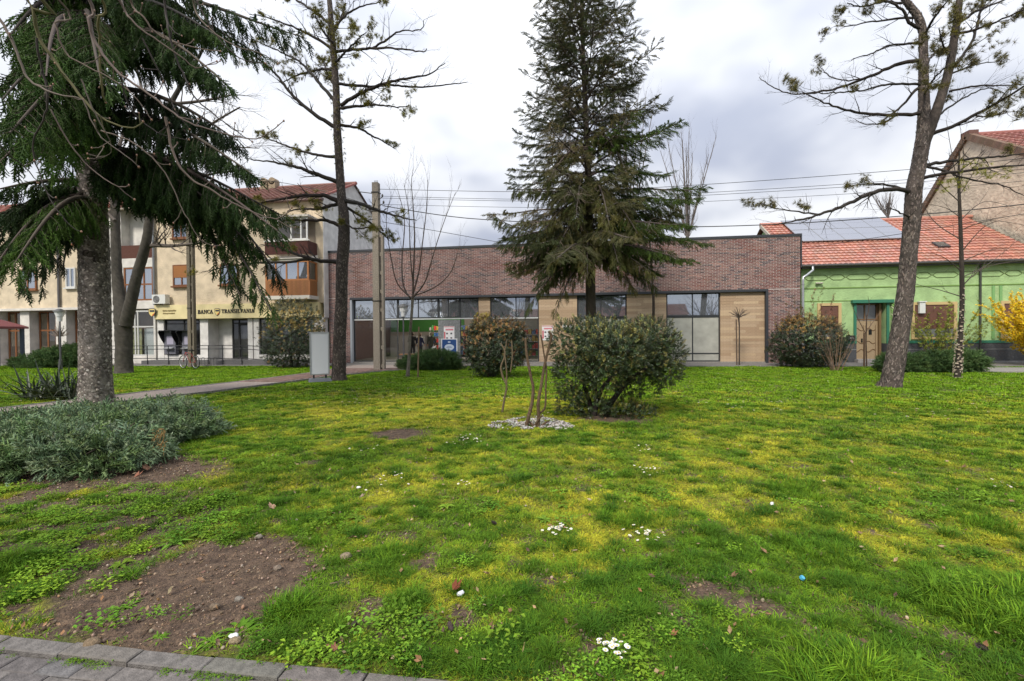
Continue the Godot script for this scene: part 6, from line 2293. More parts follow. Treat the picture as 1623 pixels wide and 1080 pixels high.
	var a := traced([[196, 597, 19], [196, 585, 15.5], [196, 550, 14.5], [195, 505, 15.5], [189, 470, 11], [185, 430, 9], [183, 380, 8.5], [181, 320, 7.5], [170, 240, 6], [165, 160, 4], [160, 80, 2]], z, z - 0.5)
	bark_tube(trunk, a[0], a[1], 20, 0.08, 0.09, 2.2, Color(0.085, 0.075, 0.06), Color(0.17, 0.15, 0.12))
	part("trunk", trunk, M.bark, t)
	trunk = MB.new()
	a = traced([[199, 515, 12], [207, 480, 10.5], [216, 440, 9.5], [226, 405, 9], [233, 375, 8], [238, 330, 7], [248, 260, 6], [262, 185, 5], [290, 130, 3.6], [307, 105, 3], [330, 60, 1.8]], z, z + 0.8)
	bark_tube(trunk, a[0], a[1], 16, 0.08, 0.09, 2.2, Color(0.085, 0.075, 0.06), Color(0.17, 0.15, 0.12))
	part("fork_stem", trunk, M.bark, t)
	var bare := MB.new()
	bare.col = Color(0.085, 0.07, 0.055)
	var tips := []
	for l in [[[[231, 392, 5], [245, 389, 4.5], [270, 390, 3.6], [310, 386, 2.6], [350, 380, 1.5]], 0.8], [[[245, 270, 4], [290, 235, 3], [330, 200, 2.2], [380, 170, 1.2]], 1.5], [[[255, 215, 4], [230, 160, 3], [215, 100, 1.8]], -1.0], [[[270, 165, 3.4], [320, 160, 2.6], [370, 150, 1.4]], -0.8], [[[182, 330, 4], [150, 270, 3], [110, 230, 2]], 0.5], [[[176, 270, 4], [200, 200, 3], [225, 150, 2]], -1.0], [[[240, 310, 4], [290, 290, 3], [340, 275, 2], [395, 270, 1.0]], 0.4], [[[182, 350, 3.6], [130, 300, 2.6], [80, 280, 1.4]], -1.0], [[[250, 250, 3.6], [300, 250, 2.6], [360, 235, 1.4], [410, 235, 0.7]], 2.0]]:
		var q := traced(l[0], z, z + float(l[1]) * 1.5)
		var sm := smooth_line(q[0], q[1], 0.3)
		bare.tube(sm[0], sm[1], 6, true)
		var sp: PackedVector3Array = sm[0]
		var sr: PackedFloat32Array = sm[1]
		for i in range(2, sp.size()):
			var dd := (sp[i] - sp[i - 1]).normalized()
			twig(bare, sp[i], dd + rdir() * 0.9 + Vector3(0, 0.3, 0), rf(0.6, 1.5), maxf(sr[i] * 0.45, 0.008), 2, tips, 0.15, 0.8, 3)
	part("branches", bare, M.plain, t)
	near_branches()

# budding branches of a chestnut that stands left behind the eye and hangs over it
func near_branches() -> void:
	var t := thing("chestnut_tree", "bare chestnut with fat buds, its drooping twigs hanging before the dark spruce", "tree", Vector3(-5.6, 0, 0.9))
	var trunk := MB.new()
	bark_tube(trunk, PackedVector3Array([Vector3(-5.6, -0.1, 0.9), Vector3(-5.6, 2.5, 0.9), Vector3(-5.4, 5.0, 0.7), Vector3(-5.2, 7.5, 0.4), Vector3(-5.3, 10, 0.6)]), PackedFloat32Array([0.42, 0.33, 0.3, 0.24, 0.1]), 20, 0.12, 0.08, 3.0, Color(0.08, 0.068, 0.055), Color(0.16, 0.14, 0.11))
	part("trunk", trunk, M.bark, t)
	var wood := MB.new()
	wood.col = Color(0.1, 0.085, 0.065)
	var hub := [Vector3(-5.2, 6.0, -1.2), Vector3(-4.6, 6.3, -2.6), Vector3(-3.6, 6.2, -3.4)]
	var limb := PackedVector3Array([Vector3(-5.4, 4.9, 0.7), hub[0], hub[1], hub[2], Vector3(-2.4, 6.4, -3.6)])
	var sm := smooth_line(limb, PackedFloat32Array([0.17, 0.13, 0.1, 0.075, 0.03]), 0.2)
	wood.tube(sm[0], sm[1], 8, true)
	part("limb", wood, M.bark, t)
	var tw := MB.new()
	var buds := MB.new()
	var moss := Color(0.12, 0.11, 0.045)
	var bark := Color(0.145, 0.115, 0.095)
	var dk := Color(0.05, 0.042, 0.036)
	# traces in pixels; last entry picks the hub and the depth
	for l in [
		[[[50, -20, 5.6], [53, 15, 5.4], [57, 40, 5.2], [67, 70, 5], [90, 103, 4.4], [120, 143, 3.8], [150, 177, 3.2], [180, 197, 2.6], [213, 202, 2.0], [227, 192, 1.4]], -3.6, moss, 0],
		[[[132, -20, 4.6], [140, 30, 4.4], [148, 60, 4.2], [167, 93, 3.8], [190, 117, 3.4], [227, 143, 3.0], [267, 173, 2.6], [300, 195, 2.2], [350, 210, 1.8], [407, 220, 1.4], [450, 192, 1.0]], -4.0, bark, 1],
		[[[-20, 10, 4.4], [5, 40, 4.2], [27, 83, 3.8], [43, 123, 3.4], [73, 143, 3], [100, 153, 2.4], [130, 158, 1.8], [143, 187, 1.7], [160, 217, 1.6], [180, 233, 1.5], [207, 253, 1.3], [220, 264, 1.0]], -3.4, bark, 0],
		[[[153, -20, 3.6], [155, 30, 3.4], [158, 67, 3.2], [160, 133, 2.6], [167, 163, 1.6]], -4.2, moss, 1],
		[[[58, 60, 3.4], [62, 90, 3.4], [67, 110, 3.2], [75, 160, 3], [68, 190, 2.6], [52, 220, 2.2], [53, 247, 2.0], [67, 290, 1.7], [83, 323, 1.4], [110, 357, 1.0], [128, 368, 0.7]], -3.7, dk, 0],
		[[[262, 185, 3.6], [270, 227, 3.2], [287, 267, 2.8], [307, 287, 2.6], [333, 300, 2.4], [360, 317, 2.0], [393, 333, 1.7], [437, 347, 1.4], [463, 330, 1.0]], -4.3, bark, 2],
		[[[75, -20, 3], [87, 37, 2.8], [103, 83, 2.4], [140, 107, 2.2], [180, 127, 1.8], [217, 157, 1.3], [240, 190, 0.9]], -3.9, bark, 0],
		[[[258, -20, 3.2], [267, 50, 2.8], [277, 87, 2.5], [293, 123, 2.2], [307, 153, 2.0], [333, 177, 1.7], [367, 203, 1.3], [400, 225, 0.9]], -4.4, dk, 2],
		[[[205, -20, 2.8], [227, 27, 2.5], [253, 57, 2.2], [293, 72, 1.8], [350, 82, 1.0]], -4.6, bark, 2],
		[[[175, -20, 2.8], [207, 30, 2.5], [243, 60, 2.2], [283, 87, 1.8], [310, 107, 1.4], [343, 97, 0.9]], -4.2, bark, 1],
		[[[80, 173, 2.0], [110, 227, 1.8], [143, 267, 1.6], [187, 297, 1.3], [213, 317, 0.9]], -3.6, bark, 0],
		[[[160, 207, 2.2], [213, 227, 2.0], [247, 257, 1.8], [267, 283, 1.6], [283, 320, 1.4], [303, 357, 1.2], [318, 380, 1.0], [340, 392, 0.8]], -4.1, bark, 1],
		[[[190, 120, 2.4], [200, 160, 2.0], [222, 190, 1.7], [260, 215, 1.2], [300, 222, 0.8]], -4.0, dk, 1],
		[[[300, -20, 2.4], [320, 33, 2.0], [367, 70, 1.6], [410, 83, 1.2], [440, 100, 0.8]], -4.8, bark, 2],
		[[[128, 125, 2.2], [150, 180, 2.0], [170, 215, 1.4], [176, 235, 1.0], [168, 248, 0.7], [140, 252, 0.5]], -3.8, bark, 1],
		[[[0, 230, 2.4], [20, 250, 2.0], [45, 270, 1.6], [60, 290, 1.0]], -3.3, dk, 0],
		[[[310, 0, 2.0], [345, 60, 1.6], [385, 95, 1.2], [420, 100, 0.8]], -4.9, dk, 2],
		[[[225, 60, 2.0], [255, 120, 1.8], [275, 170, 1.4], [300, 205, 1.0]], -4.4, dk, 2],
	]:
		var tr := traced(l[0], l[1], float(l[1]) - 0.5)
		var p: PackedVector3Array = tr[0]
		for i in tr[1].size():
			tr[1][i] *= 0.72
		var r: PackedFloat32Array = tr[1]
		if float(l[0][0][1]) < 0.0:
			p.insert(0, hub[l[3]])
			r.insert(0, r[0] * 1.3)
		var s2 := smooth_line(p, r, 0.07)
		var sp: PackedVector3Array = s2[0]
		var sr: PackedFloat32Array = s2[1]
		for i in range(1, sp.size()):
			sp[i] += rdir() * 0.006
		tw.col = jitter(l[2], 0.1)
		tw.tube(sp, sr, 7, true)
		var i := 5
		while i < sp.size():
			var dd := (sp[i] - sp[i - 1]).normalized()
			var o := (dd * 0.6 + rdir() * 0.7 + Vector3(0, 0.35, 0)).normalized()
			var e := sp[i] + o * rf(0.05, 0.16)
			var e2 := e + (o + Vector3(0, 0.5, 0)).normalized() * rf(0.02, 0.09)
			tw.tube(PackedVector3Array([sp[i], e, e2]), PackedFloat32Array([maxf(sr[i] * 0.6, 0.004), 0.0045, 0.004]), 5, false)
			buds.col = jitter(Color(0.2, 0.11, 0.07), 0.2)
			var bb := aim(e2 - e, 0, 1)
			buds.ball(e2, Vector3(0.008, 0.012, 0.008), 6, 5)
			i += rng.randi_range(3, 8)
		buds.col = Color(0.24, 0.13, 0.08)
		buds.ball(sp[sp.size() - 1], Vector3(0.011, 0.013, 0.011), 6, 5)
	part("twigs", tw, M.plain, t)
	part("buds", buds, M.satin, t).set_meta("kind", "stuff")

# ---- small bare trees
func bare_tree(called: String, label: String, tr: Array, z: float, limbs: Array, wc: Color, wc2: Color, depth: int, twl: float, up: float, group := "", sides := 10) -> Node3D:
	var a := traced(tr, z, z)
	var pts: PackedVector3Array = a[0]
	var t := thing(called, label, "tree", pts[0], group)
	var trunk := MB.new()
	bark_tube(trunk, pts, a[1], sides, 0.06, 0.06, 5.0, wc, wc2)
	part("trunk", trunk, M.bark, t)
	var bare := MB.new()
	bare.col = wc.lerp(wc2, 0.4)
	var tips := []
	for l in limbs:
		var q := traced(l[0], z, z + float(l[1]))
		var sm := smooth_line(q[0], q[1], 0.2)
		bare.tube(sm[0], sm[1], 5, false)
		var sp: PackedVector3Array = sm[0]
		var sr: PackedFloat32Array = sm[1]
		var i := 2
		while i < sp.size():
			var dd := (sp[i] - sp[i - 1]).normalized()
			twig(bare, sp[i], dd + rdir() * 0.7 + Vector3(0, up, 0), rf(0.5, 1.0) * twl, maxf(sr[i] * 0.5, 0.004), depth, tips, up, 0.55, 2, 3)
			i += rng.randi_range(2, 4)
	if bare.v.size() > 0:
		part("branches", bare, M.plain, t)
	return t

func small_trees() -> void:
	var lime := Color(0.42, 0.38, 0.31)
	# grafted young tree with a pale stem before the store
	var z := on_ground(646, 597).z
	var br := Color(0.085, 0.06, 0.05)
	var t := bare_tree("young_tree", "young tree with pale limewashed stem and upright bare twigs before the store", [[646, 598, 3.2], [648, 570, 2.6], [650, 530, 2.3], [653, 490, 2.2], [654, 472, 2.4]], z, [], lime, Color(0.2, 0.16, 0.12), 1, 0.8, 0.5)
	var w := MB.new()
	w.col = br
	var tips := []
	for l in [[[[654, 474, 1.5], [655, 440, 1.4], [657, 380, 1.1], [655, 330, 0.8], [652, 290, 0.5], [655, 268, 0.3]], 0.3], [[[653, 476, 1.3], [640, 455, 1.2], [637, 415, 1.0], [641, 350, 0.7], [630, 300, 0.3]], -0.8], [[[654, 472, 1.3], [672, 450, 1.2], [682, 420, 1.0], [694, 380, 0.7], [708, 340, 0.5], [722, 305, 0.3]], 0.6], [[[655, 466, 1.3], [664, 430, 1.1], [669, 390, 0.9], [676, 330, 0.6], [678, 285, 0.3]], -0.5], [[[653, 474, 1.1], [630, 450, 1.0], [620, 410, 0.8], [612, 350, 0.5], [620, 310, 0.3]], 0.9], [[[654, 470, 1.1], [690, 455, 0.9], [715, 430, 0.7], [728, 390, 0.3]], -1.0], [[[655, 455, 1.0], [650, 400, 0.8], [648, 340, 0.6], [640, 290, 0.3]], 1.2]]:
		var q := traced(l[0], z, z + float(l[1]))
		var sm := smooth_line(q[0], q[1], 0.25)
		w.tube(sm[0], sm[1], 4, false)
		var sp: PackedVector3Array = sm[0]
		for i in range(2, sp.size(), 2):
			twig(w, sp[i], (sp[i] - sp[i - 1]).normalized() + rdir() * 0.6 + Vector3(0, 0.4, 0), rf(0.6, 1.3), 0.007, 2, tips, 0.3, 0.6, 2, 3)
	part("branches", w, M.plain, t)
	w = MB.new()
	w.col = Color(0.3, 0.2, 0.12)
	var sa := on_z(662, 571, z + 0.2)
	w.rod(Vector3(sa.x, 0, sa.z), Vector3(sa.x + 0.06, 1.95, sa.z), 0.032, 7)
	tag(part("tree_stake", w, M.wood), "brown wooden stake beside the pale stemmed young tree", "stake")
	# birch on the right, white flaking lower bark
	z = on_ground(1518, 600).z
	var bl := []
	for l in [[1524, 455, 1560, 425, 1623, 412, 1.5, 0.5], [1523, 470, 1490, 460, 1440, 448, 1.3, -0.6], [1524, 400, 1560, 360, 1600, 345, 1.3, 0.8], [1523, 380, 1480, 350, 1450, 300, 1.3, -0.8], [1522, 350, 1560, 320, 1610, 330, 1.2, -0.5], [1521, 320, 1490, 290, 1470, 250, 1.2, 0.6], [1521, 310, 1545, 270, 1560, 225, 1.2, 0.2], [1520, 300, 1510, 250, 1500, 190, 1.2, -0.4], [1524, 430, 1490, 405, 1445, 400, 1.2, 0.9], [1524, 440, 1565, 420, 1615, 380, 1.2, -1.0], [1522, 345, 1500, 330, 1462, 322, 1.0, 1.2], [1521, 300, 1528, 250, 1522, 200, 1.0, 0.8], [1524, 415, 1580, 395, 1650, 400, 1.2, 0.2], [1523, 365, 1570, 350, 1640, 360, 1.2, 1.0]]:
		bl.append([[[l[0], l[1], l[6]], [l[2], l[3], float(l[6]) * 0.6], [l[4], l[5], 0.35]], l[7]])
	t = bare_tree("birch_tree", "slim birch with white flaking lower bark before the green house", [[1517, 602, 6.5], [1519, 585, 5.6], [1522, 540, 4.8], [1525, 490, 4.6], [1525, 440, 4.4], [1524, 400, 4.0], [1522, 340, 3.4], [1520, 285, 2.4], [1521, 240, 1.2]], z, bl, Color(0.075, 0.06, 0.05), Color(0.12, 0.095, 0.075), 2, 1.0, 0.1)
	var pat := MB.new()
	for k in 520:
		var py := rf(450, 601)
		if rng.randf() > (py - 440) / 170.0:
			continue
		var c := on_z(lerpf(1525.5, 1517.5, clampf((py - 470) / 130.0, 0, 1)), py, z)
		var r := lerpf(4.5, 5.9, (py - 470) / 130.0) * mpp(c)
		var a := rf(0, TAU)
		pat.col = jitter(Color(0.45, 0.37, 0.29), 0.15)
		var d := Vector3(cos(a), 0, sin(a))
		pat.box(c + d * r * 1.0, Vector3(rf(0.02, 0.07), rf(0.012, 0.05), 0.008), Basis.looking_at(d))
	part("white_bark", pat, M.plain, t).set_meta("kind", "stuff")
	# ball-headed little tree with stake
	z = on_ground(1171, 580).z
	var ball := []
	for k in 22:
		var a := TAU * k / 22 + rf(-0.1, 0.1)
		var e := Vector2(1171 + cos(a) * rf(9, 19), 500 + sin(a) * rf(4, 9) - 4)
		ball.append([[[1171, 504, 0.9], [lerpf(1171, e.x, 0.5), lerpf(503, e.y, 0.6), 0.6], [e.x, e.y, 0.3]], rf(-0.5, 0.5)])
	t = bare_tree("ball_tree", "little bare tree with a ball of twigs against wood cladding", [[1172, 580, 1.4], [1172, 550, 1.2], [1172, 520, 1.1], [1171, 503, 1.6]], z, ball, Color(0.1, 0.075, 0.06), Color(0.17, 0.13, 0.1), 0, 0.25, 0.2, "", 6)
	w = MB.new()
	w.col = Color(0.13, 0.09, 0.06)
	sa = on_z(1168, 579, z + 0.1)
	w.rod(Vector3(sa.x, 0, sa.z), Vector3(sa.x - 0.02, 2.25, sa.z), 0.03, 6)
	tag(part("tree_stake", w, M.wood), "thin dark stake beside the little ball headed tree", "stake")
	# sapling behind the central spruce
	z = on_ground(1034, 584).z
	bare_tree("sapling", "thin straight sapling rising between the spruce and wood cladding", [[1034, 584, 2.8], [1035, 540, 2.5], [1036, 480, 2.3], [1033, 430, 1.8], [1030, 380, 1.2]], z, [[[[1034, 450, 1.2], [1050, 410, 0.9], [1070, 370, 0.4]], 0.5], [[[1033, 430, 1.2], [1015, 395, 0.8], [1000, 350, 0.4]], -0.5]], Color(0.09, 0.065, 0.05), Color(0.16, 0.12, 0.09), 1, 0.7, 0.3, "", 7)
	# pollard by the brown shop doors
	z = on_ground(93, 584).z
	ball = []
	for k in 18:
		var a := -PI * k / 17.0
		ball.append([[[93, 533, 1.0], [93 + cos(a) * 7, 533 + sin(a) * 7, 0.7], [93 + cos(a) * rf(12, 19), 530 + sin(a) * rf(10, 20), 0.3]], rf(-0.5, 0.5)])
	bare_tree("ball_tree", "small pollarded tree before the brown shop doors of the apartment block", [[93, 585, 1.4], [93, 560, 1.2], [93, 532, 2.0]], z, ball, Color(0.1, 0.075, 0.06), Color(0.17, 0.13, 0.1), 0, 0.3, 0.2, "", 6)
	# staked shoot by the green house door
	z = on_ground(1373, 582).z
	bare_tree("sapling", "young shoot tied to a brown stake before the panelled house door", [[1374, 582, 1.3], [1373, 540, 1.1], [1374, 500, 0.8]], z, [[[[1373, 530, 0.8], [1360, 505, 0.6], [1352, 488, 0.3]], 0.3], [[[1374, 525, 0.8], [1388, 505, 0.6], [1398, 492, 0.3]], -0.3], [[[1374, 505, 0.8], [1378, 485, 0.5], [1376, 470, 0.3]], 0.3]], Color(0.12, 0.075, 0.05), Color(0.2, 0.13, 0.09), 0, 0.4, 0.3, "", 6)
	w = MB.new()
	w.col = Color(0.15, 0.085, 0.05)
	sa = on_z(1370, 582, z + 0.1)
	w.rod(Vector3(sa.x, 0, sa.z), Vector3(sa.x, 1.55, sa.z), 0.035, 6)
	tag(part("tree_stake", w, M.wood), "brown stake before the panelled door of the green house", "stake")
	# bare trees showing above the roofs
	for q in [[1090, 380, 205, 3.0, -44.0, "above the brick parapet beside the big spruce"], [1408, 345, 305, 1.6, -60.0, "above the solar panels"], [1000, 380, 130, 2.2, -42.0, "behind the big spruce crown"]]:
		var limbs := []
		for k in 9:
			var x := float(q[0]) + rf(-1, 1) * 55.0 * float(q[3]) / 3.0
			limbs.append([[[q[0], q[1], 1.4], [lerpf(q[0], x, 0.5), lerpf(q[1], q[2], rf(0.3, 0.5)), 0.9], [x, lerpf(q[1], q[2], rf(0.75, 1.0)), 0.3]], rf(-2, 2)])
		var base := on_z(q[0], q[1], q[4])
		var px0 := Vector2(q[0], 540.0 + (EYE.y / mpp(base)))
		bare_tree("bare_tree", "distant bare tree with fine twigs %s" % q[5], [[q[0], px0.y, 2.6], [q[0], q[1], 1.8], [q[0], lerpf(q[1], q[2], 0.5), 0.8]], q[4], limbs, Color(0.12, 0.1, 0.09), Color(0.16, 0.135, 0.12), 2, 1.8, 0.35, "bare trees beyond the roofs", 6)
	# pruned shrub stems in the gravel bed
	var g := on_ground(845, 678)
	t = thing("pruned_shrub", "cut back shrub of tall bare brown stems in white gravel", "shrub", g)
	for s in [
		[[833, 681, 4.5], [838, 660, 4.2], [843, 640, 3.8], [845, 615, 3.4], [842, 600, 3.2], [837, 575, 3.0], [834, 555, 2.6], [833, 536, 2.8]],
		[[852, 684, 4.2], [854, 660, 4.0], [853, 640, 3.8], [858, 610, 3.4], [863, 580, 3.0], [870, 550, 2.8], [874, 533, 3.4], [869, 525, 2.6]],
		[[856, 655, 2.2], [864, 645, 2.2], [865, 615, 2.0], [866, 585, 1.8], [862, 560, 1.8], [859, 540, 2.0], [857, 531, 1.6]],
		[[848, 680, 3.0], [842, 672, 2.6], [838, 668, 1.8]], [[853, 683, 3.2], [862, 672, 2.6], [870, 668, 2.0]], [[846, 678, 3], [852, 668, 2.4], [860, 658, 1.6]]]:
		var st := MB.new()
		var q := traced(s, g.z, g.z + rf(-0.15, 0.15))
		for i in q[1].size():
			q[1][i] *= 0.72
		bark_tube(st, q[0], q[1], 8, 0.03, 0.12, 9.0, Color(0.16, 0.1, 0.055), Color(0.3, 0.2, 0.12))
		part("stem", st, M.bark, t)
	g = on_ground(796, 655)
	t = thing("pruned_shrub", "thin twisted bare stem with forked top behind the gravel bed", "shrub", g)
	for s in [[[796, 655, 1.8], [799, 635, 1.7], [803, 612, 1.6], [797, 598, 1.5], [794, 582, 1.4], [799, 568, 1.3], [800, 557, 1.4], [796, 548, 1.1], [793, 544, 0.8]], [[803, 612, 1.2], [803, 590, 1.1], [800, 560, 1.1], [802, 548, 0.9], [803, 540, 0.7]], [[809, 590, 1.0], [812, 565, 1.0], [811, 540, 1.0]]]:
		var st := MB.new()
		var q := traced(s, g.z, g.z)
		st.col = Color(0.3, 0.22, 0.13)
		var sm := smooth_line(q[0], q[1], 0.05)
		st.tube(sm[0], sm[1], 6)
		part("stem", st, M.bark, t)

# ---- shrubs
# lobes: [x, y, z, rx, ry, rz]
func leafy(t: Node3D, lobes: Array, n: int, me: Mesh, cf: Callable, m: Material, called := "foliage", scale := 1.0, low := 0.03, shell := 0.45, flat := 0.0) -> void:
	var xf := []
	var cols := PackedColorArray()
	var wsum := 0.0
	for l in lobes:
		wsum += l[3] * l[4] + l[3] * l[5] + l[4] * l[5]
	for l in lobes:
		var cnt := int(n * (l[3] * l[4] + l[3] * l[5] + l[4] * l[5]) / wsum)
		var c := Vector3(l[0], l[1], l[2])
		var r := Vector3(l[3], l[4], l[5])
		for k in cnt:
			var d := rdir()
			var s := 1.0 - shell * rng.randf() * rng.randf()
			var bump := 1.0 + 0.38 * noise.get_noise_3dv((c + d * r) * 3.2)
			var p := c + d * r * s * bump
			if p.y < low:
				continue
			# keep out of the heart of a neighbour
			var deep := false
			for o in lobes:
				var e := (p - Vector3(o[0], o[1], o[2])) / Vector3(o[3], o[4], o[5])
				if e.length_squared() < 0.36:
					deep = true
					break
			if deep and rng.randf() < 0.8:
				continue
			var od := (d / r).normalized()
			xf.append(Transform3D(aim((od + rdir() * 0.6 + Vector3(0, 0.35, 0)) * Vector3(1, 1.0 - flat, 1), rf(0, 6), rf(0.75, 1.25) * scale), p))
			cols.append(cf.call(p, d, s))
	many(called, me, m, xf, cols, t)
func px_lobes(list: Array, z: float, depth: float) -> Array:
	var out := []
	for l in list:
		var c := on_z(l[0], l[1], z + (float(l[4]) if l.size() > 4 else 0.0))
		var k := mpp(c)
		out.append([c.x, c.y, c.z, float(l[2]) * rpp(c), float(l[3]) * k, float(l[2]) * rpp(c) * depth])
	return out
func stems(t: Node3D, list: Array, z: float, col: Color) -> void:
	for s in list:
		var mb := MB.new()
		mb.col = col
		var q := traced(s, z, z + rf(-0.2, 0.2))
		var sm := smooth_line(q[0], q[1], 0.08)
		mb.tube(sm[0], sm[1], 7, true)
		part("stem", mb, M.bark, t)

func bushes() -> void:
	var small := leaf_spray(11, 0.1, 0.034, 0.018)
	var big := leaf_spray(9, 0.12, 0.075, 0.032)
	# clipped laurel in the middle of the lawn
	var g := on_ground(975, 660)
	var t := thing("clipped_shrub", "clipped dark green small leaved shrub in the middle of the lawn", "shrub", g)
	var lob := px_lobes([[905, 545, 34, 35], [940, 537, 42, 34], [985, 543, 46, 36], [1030, 538, 40, 32], [1058, 560, 28, 34], [912, 590, 36, 36], [960, 588, 42, 32, 0.3], [1010, 575, 48, 26], [1052, 590, 26, 20], [903, 638, 22, 24], [940, 645, 26, 18, 0.2], [985, 650, 34, 13], [1020, 655, 22, 9], [1040, 606, 8, 20], [1000, 615, 24, 12, -0.4], [950, 560, 40, 40, -0.7], [1020, 560, 45, 35, -0.7], [980, 555, 50, 35, 0.5]], g.z, 0.8)
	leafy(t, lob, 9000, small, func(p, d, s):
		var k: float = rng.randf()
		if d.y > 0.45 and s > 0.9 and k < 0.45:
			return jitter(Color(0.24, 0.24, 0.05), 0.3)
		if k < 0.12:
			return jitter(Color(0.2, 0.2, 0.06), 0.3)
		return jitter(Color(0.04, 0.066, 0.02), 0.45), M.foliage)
	stems(t, [[[938, 668, 5], [935, 640, 4], [926, 610, 3], [920, 580, 2]], [[940, 668, 5], [950, 625, 4], [968, 600, 3], [1000, 570, 2]], [[946, 668, 5], [975, 630, 4.5], [995, 605, 4], [1030, 580, 2.5]], [[935, 668, 3], [915, 640, 2.5], [905, 610, 2]], [[943, 668, 3], [945, 620, 2.5], [940, 580, 2]]], g.z, Color(0.045, 0.035, 0.03))
	# photinias: dark leaves, bronze young growth on top
	var bronze := func(top: float, share: float, young: Color):
		return func(p, d, s):
			var k: float = rng.randf()
			if k < share * smoothstep(top - 0.6, top + 0.45, p.y) and s > 0.72:
				return jitter(young, 0.35)
			if k < 0.07:
				return jitter(Color(0.15, 0.1, 0.03), 0.3)
			return jitter(Color(0.03, 0.05, 0.02), 0.45)
	g = on_ground(780, 598)
	t = thing("photinia_shrub", "round dark photinia with bronze red young leaves in front of the store doors", "shrub", g)
	leafy(t, px_lobes([[785, 548, 46, 38], [762, 545, 26, 32], [814, 548, 22, 32], [792, 522, 34, 20], [765, 520, 20, 18], [776, 578, 36, 14], [800, 560, 30, 26, 0.4], [770, 560, 30, 26, 0.4]], g.z, 0.9), 3600, big, bronze.call(1.6, 0.5, Color(0.26, 0.15, 0.045)), M.foliage)
	stems(t, [[[775, 600, 3], [774, 580, 2.5], [768, 555, 2]], [[782, 600, 3], [786, 580, 2.5], [795, 555, 2]], [[777, 600, 2], [778, 540, 1.5], [768, 500, 1]]], g.z, Color(0.05, 0.04, 0.035))
	var sx := []
	var sc := PackedColorArray()
	for k in 46:
		sx.append(Transform3D(aim(rdir() + Vector3(0, 1.3, 0), rf(0, 6), rf(0.8, 1.2)), on_z(rf(752, 776), rf(499, 522), g.z + rf(-0.3, 0.3))))
		sc.append(jitter(Color(0.3, 0.24, 0.04), 0.3))
	many("yellow_shoot", big, M.foliage, sx, sc, t)
	g = on_ground(465, 583)
	t = thing("photinia_shrub", "tall speckled photinia between the bank and the grey sign stand", "shrub", g)
	leafy(t, px_lobes([[465, 532, 48, 46], [440, 550, 26, 30], [497, 548, 25, 34], [462, 500, 36, 26], [485, 515, 30, 30], [468, 565, 45, 18], [455, 540, 40, 38, 0.6]], g.z, 0.9), 4000, big, bronze.call(1.9, 0.5, Color(0.32, 0.24, 0.06)), M.foliage)
	stems(t, [[[462, 585, 3], [460, 560, 2.5], [450, 530, 2]], [[470, 585, 3], [474, 560, 2.5], [485, 530, 2]]], g.z, Color(0.05, 0.04, 0.035))
	g = on_ground(1283, 582)
	t = thing("photinia_shrub", "broad dark photinia with reddish upright shoots at the store corner", "shrub", g)
	leafy(t, px_lobes([[1262, 542, 42, 36], [1302, 542, 42, 37], [1282, 522, 46, 24], [1242, 552, 24, 26], [1320, 555, 24, 24], [1270, 560, 40, 18], [1285, 545, 50, 34, 0.6]], g.z, 0.85), 4600, big, bronze.call(1.8, 0.6, Color(0.32, 0.2, 0.05)), M.foliage)
	stems(t, [[[1270, 585, 3], [1268, 560, 2.5], [1255, 530, 2]], [[1285, 585, 4], [1285, 560, 3], [1295, 530, 2]], [[1293, 585, 3], [1300, 565, 2.5], [1318, 545, 2]]], g.z, Color(0.05, 0.04, 0.035))
	sx = []
	sc = PackedColorArray()
	for q in [[1253, 520, 1248, 478], [1262, 515, 1258, 472], [1285, 505, 1290, 462], [1300, 505, 1302, 458], [1316, 510, 1322, 468], [1275, 510, 1272, 486], [1235, 530, 1228, 505]]:
		for k in 15:
			var u := k / 14.0
			sx.append(Transform3D(aim(rdir() + Vector3(0, 1.2, 0), rf(0, 6), rf(0.7, 1.1)), on_z(lerpf(q[0], q[2], u) + rf(-3, 3), lerpf(q[1], q[3], u), g.z + rf(-0.2, 0.2))))
			sc.append(jitter(Color(0.19, 0.13, 0.03) if rng.randf() < 0.6 else Color(0.2, 0.07, 0.03), 0.3))
	many("young_shoots", big, M.foliage, sx, sc, t)
	# bare multi-stemmed shrub before it
	g = on_ground(1326, 588)
	t = thing("bare_shrub", "bare fan of thin brown stems with swelling buds by the photinia", "shrub", g)
	fan(t, g, 26, 2.4, 0.75, Color(0.2, 0.13, 0.085), 0, Color.WHITE, null)
	# green leafing shrub before the shuttered window
	g = on_ground(1490, 577)
	t = thing("leafing_shrub", "open shrub with small yellow green leaves before the shuttered window", "shrub", g)
	fan(t, g, 36, 3.3, 0.85, Color(0.1, 0.075, 0.05), 7, Color(0.26, 0.3, 0.03), leaf_spray(6, 0.06, 0.07, 0.035))
	# forsythia in flower
	g = on_ground(1652, 581)
	t = thing("forsythia_shrub", "forsythia covered in bright yellow flowers beside the green house", "shrub", g)
	fan(t, g, 80, 3.3, 0.7, Color(0.12, 0.08, 0.05), 24, Color(0.85, 0.62, 0.015), leaf_spray(9, 0.07, 0.055, 0.026))
	# junipers
	var js := juniper_spray()
	var jb := func(p, d, s):
		var k: float = noise.get_noise_3dv(p * 1.6) + rng.randf() * 0.5
		return jitter(Color(0.13, 0.205, 0.075).lerp(Color(0.22, 0.285, 0.19), clampf(k + 0.2, 0, 1)), 0.25)
	var jg := func(p, d, s):
		return jitter(Color(0.07, 0.13, 0.045).lerp(Color(0.11, 0.18, 0.06), rng.randf()), 0.3)
	t = thing("juniper_shrub", "low spreading blue green juniper at the foot of the thick trunk", "shrub", Vector3(-6.5, 0, -5.8))
	lob = []
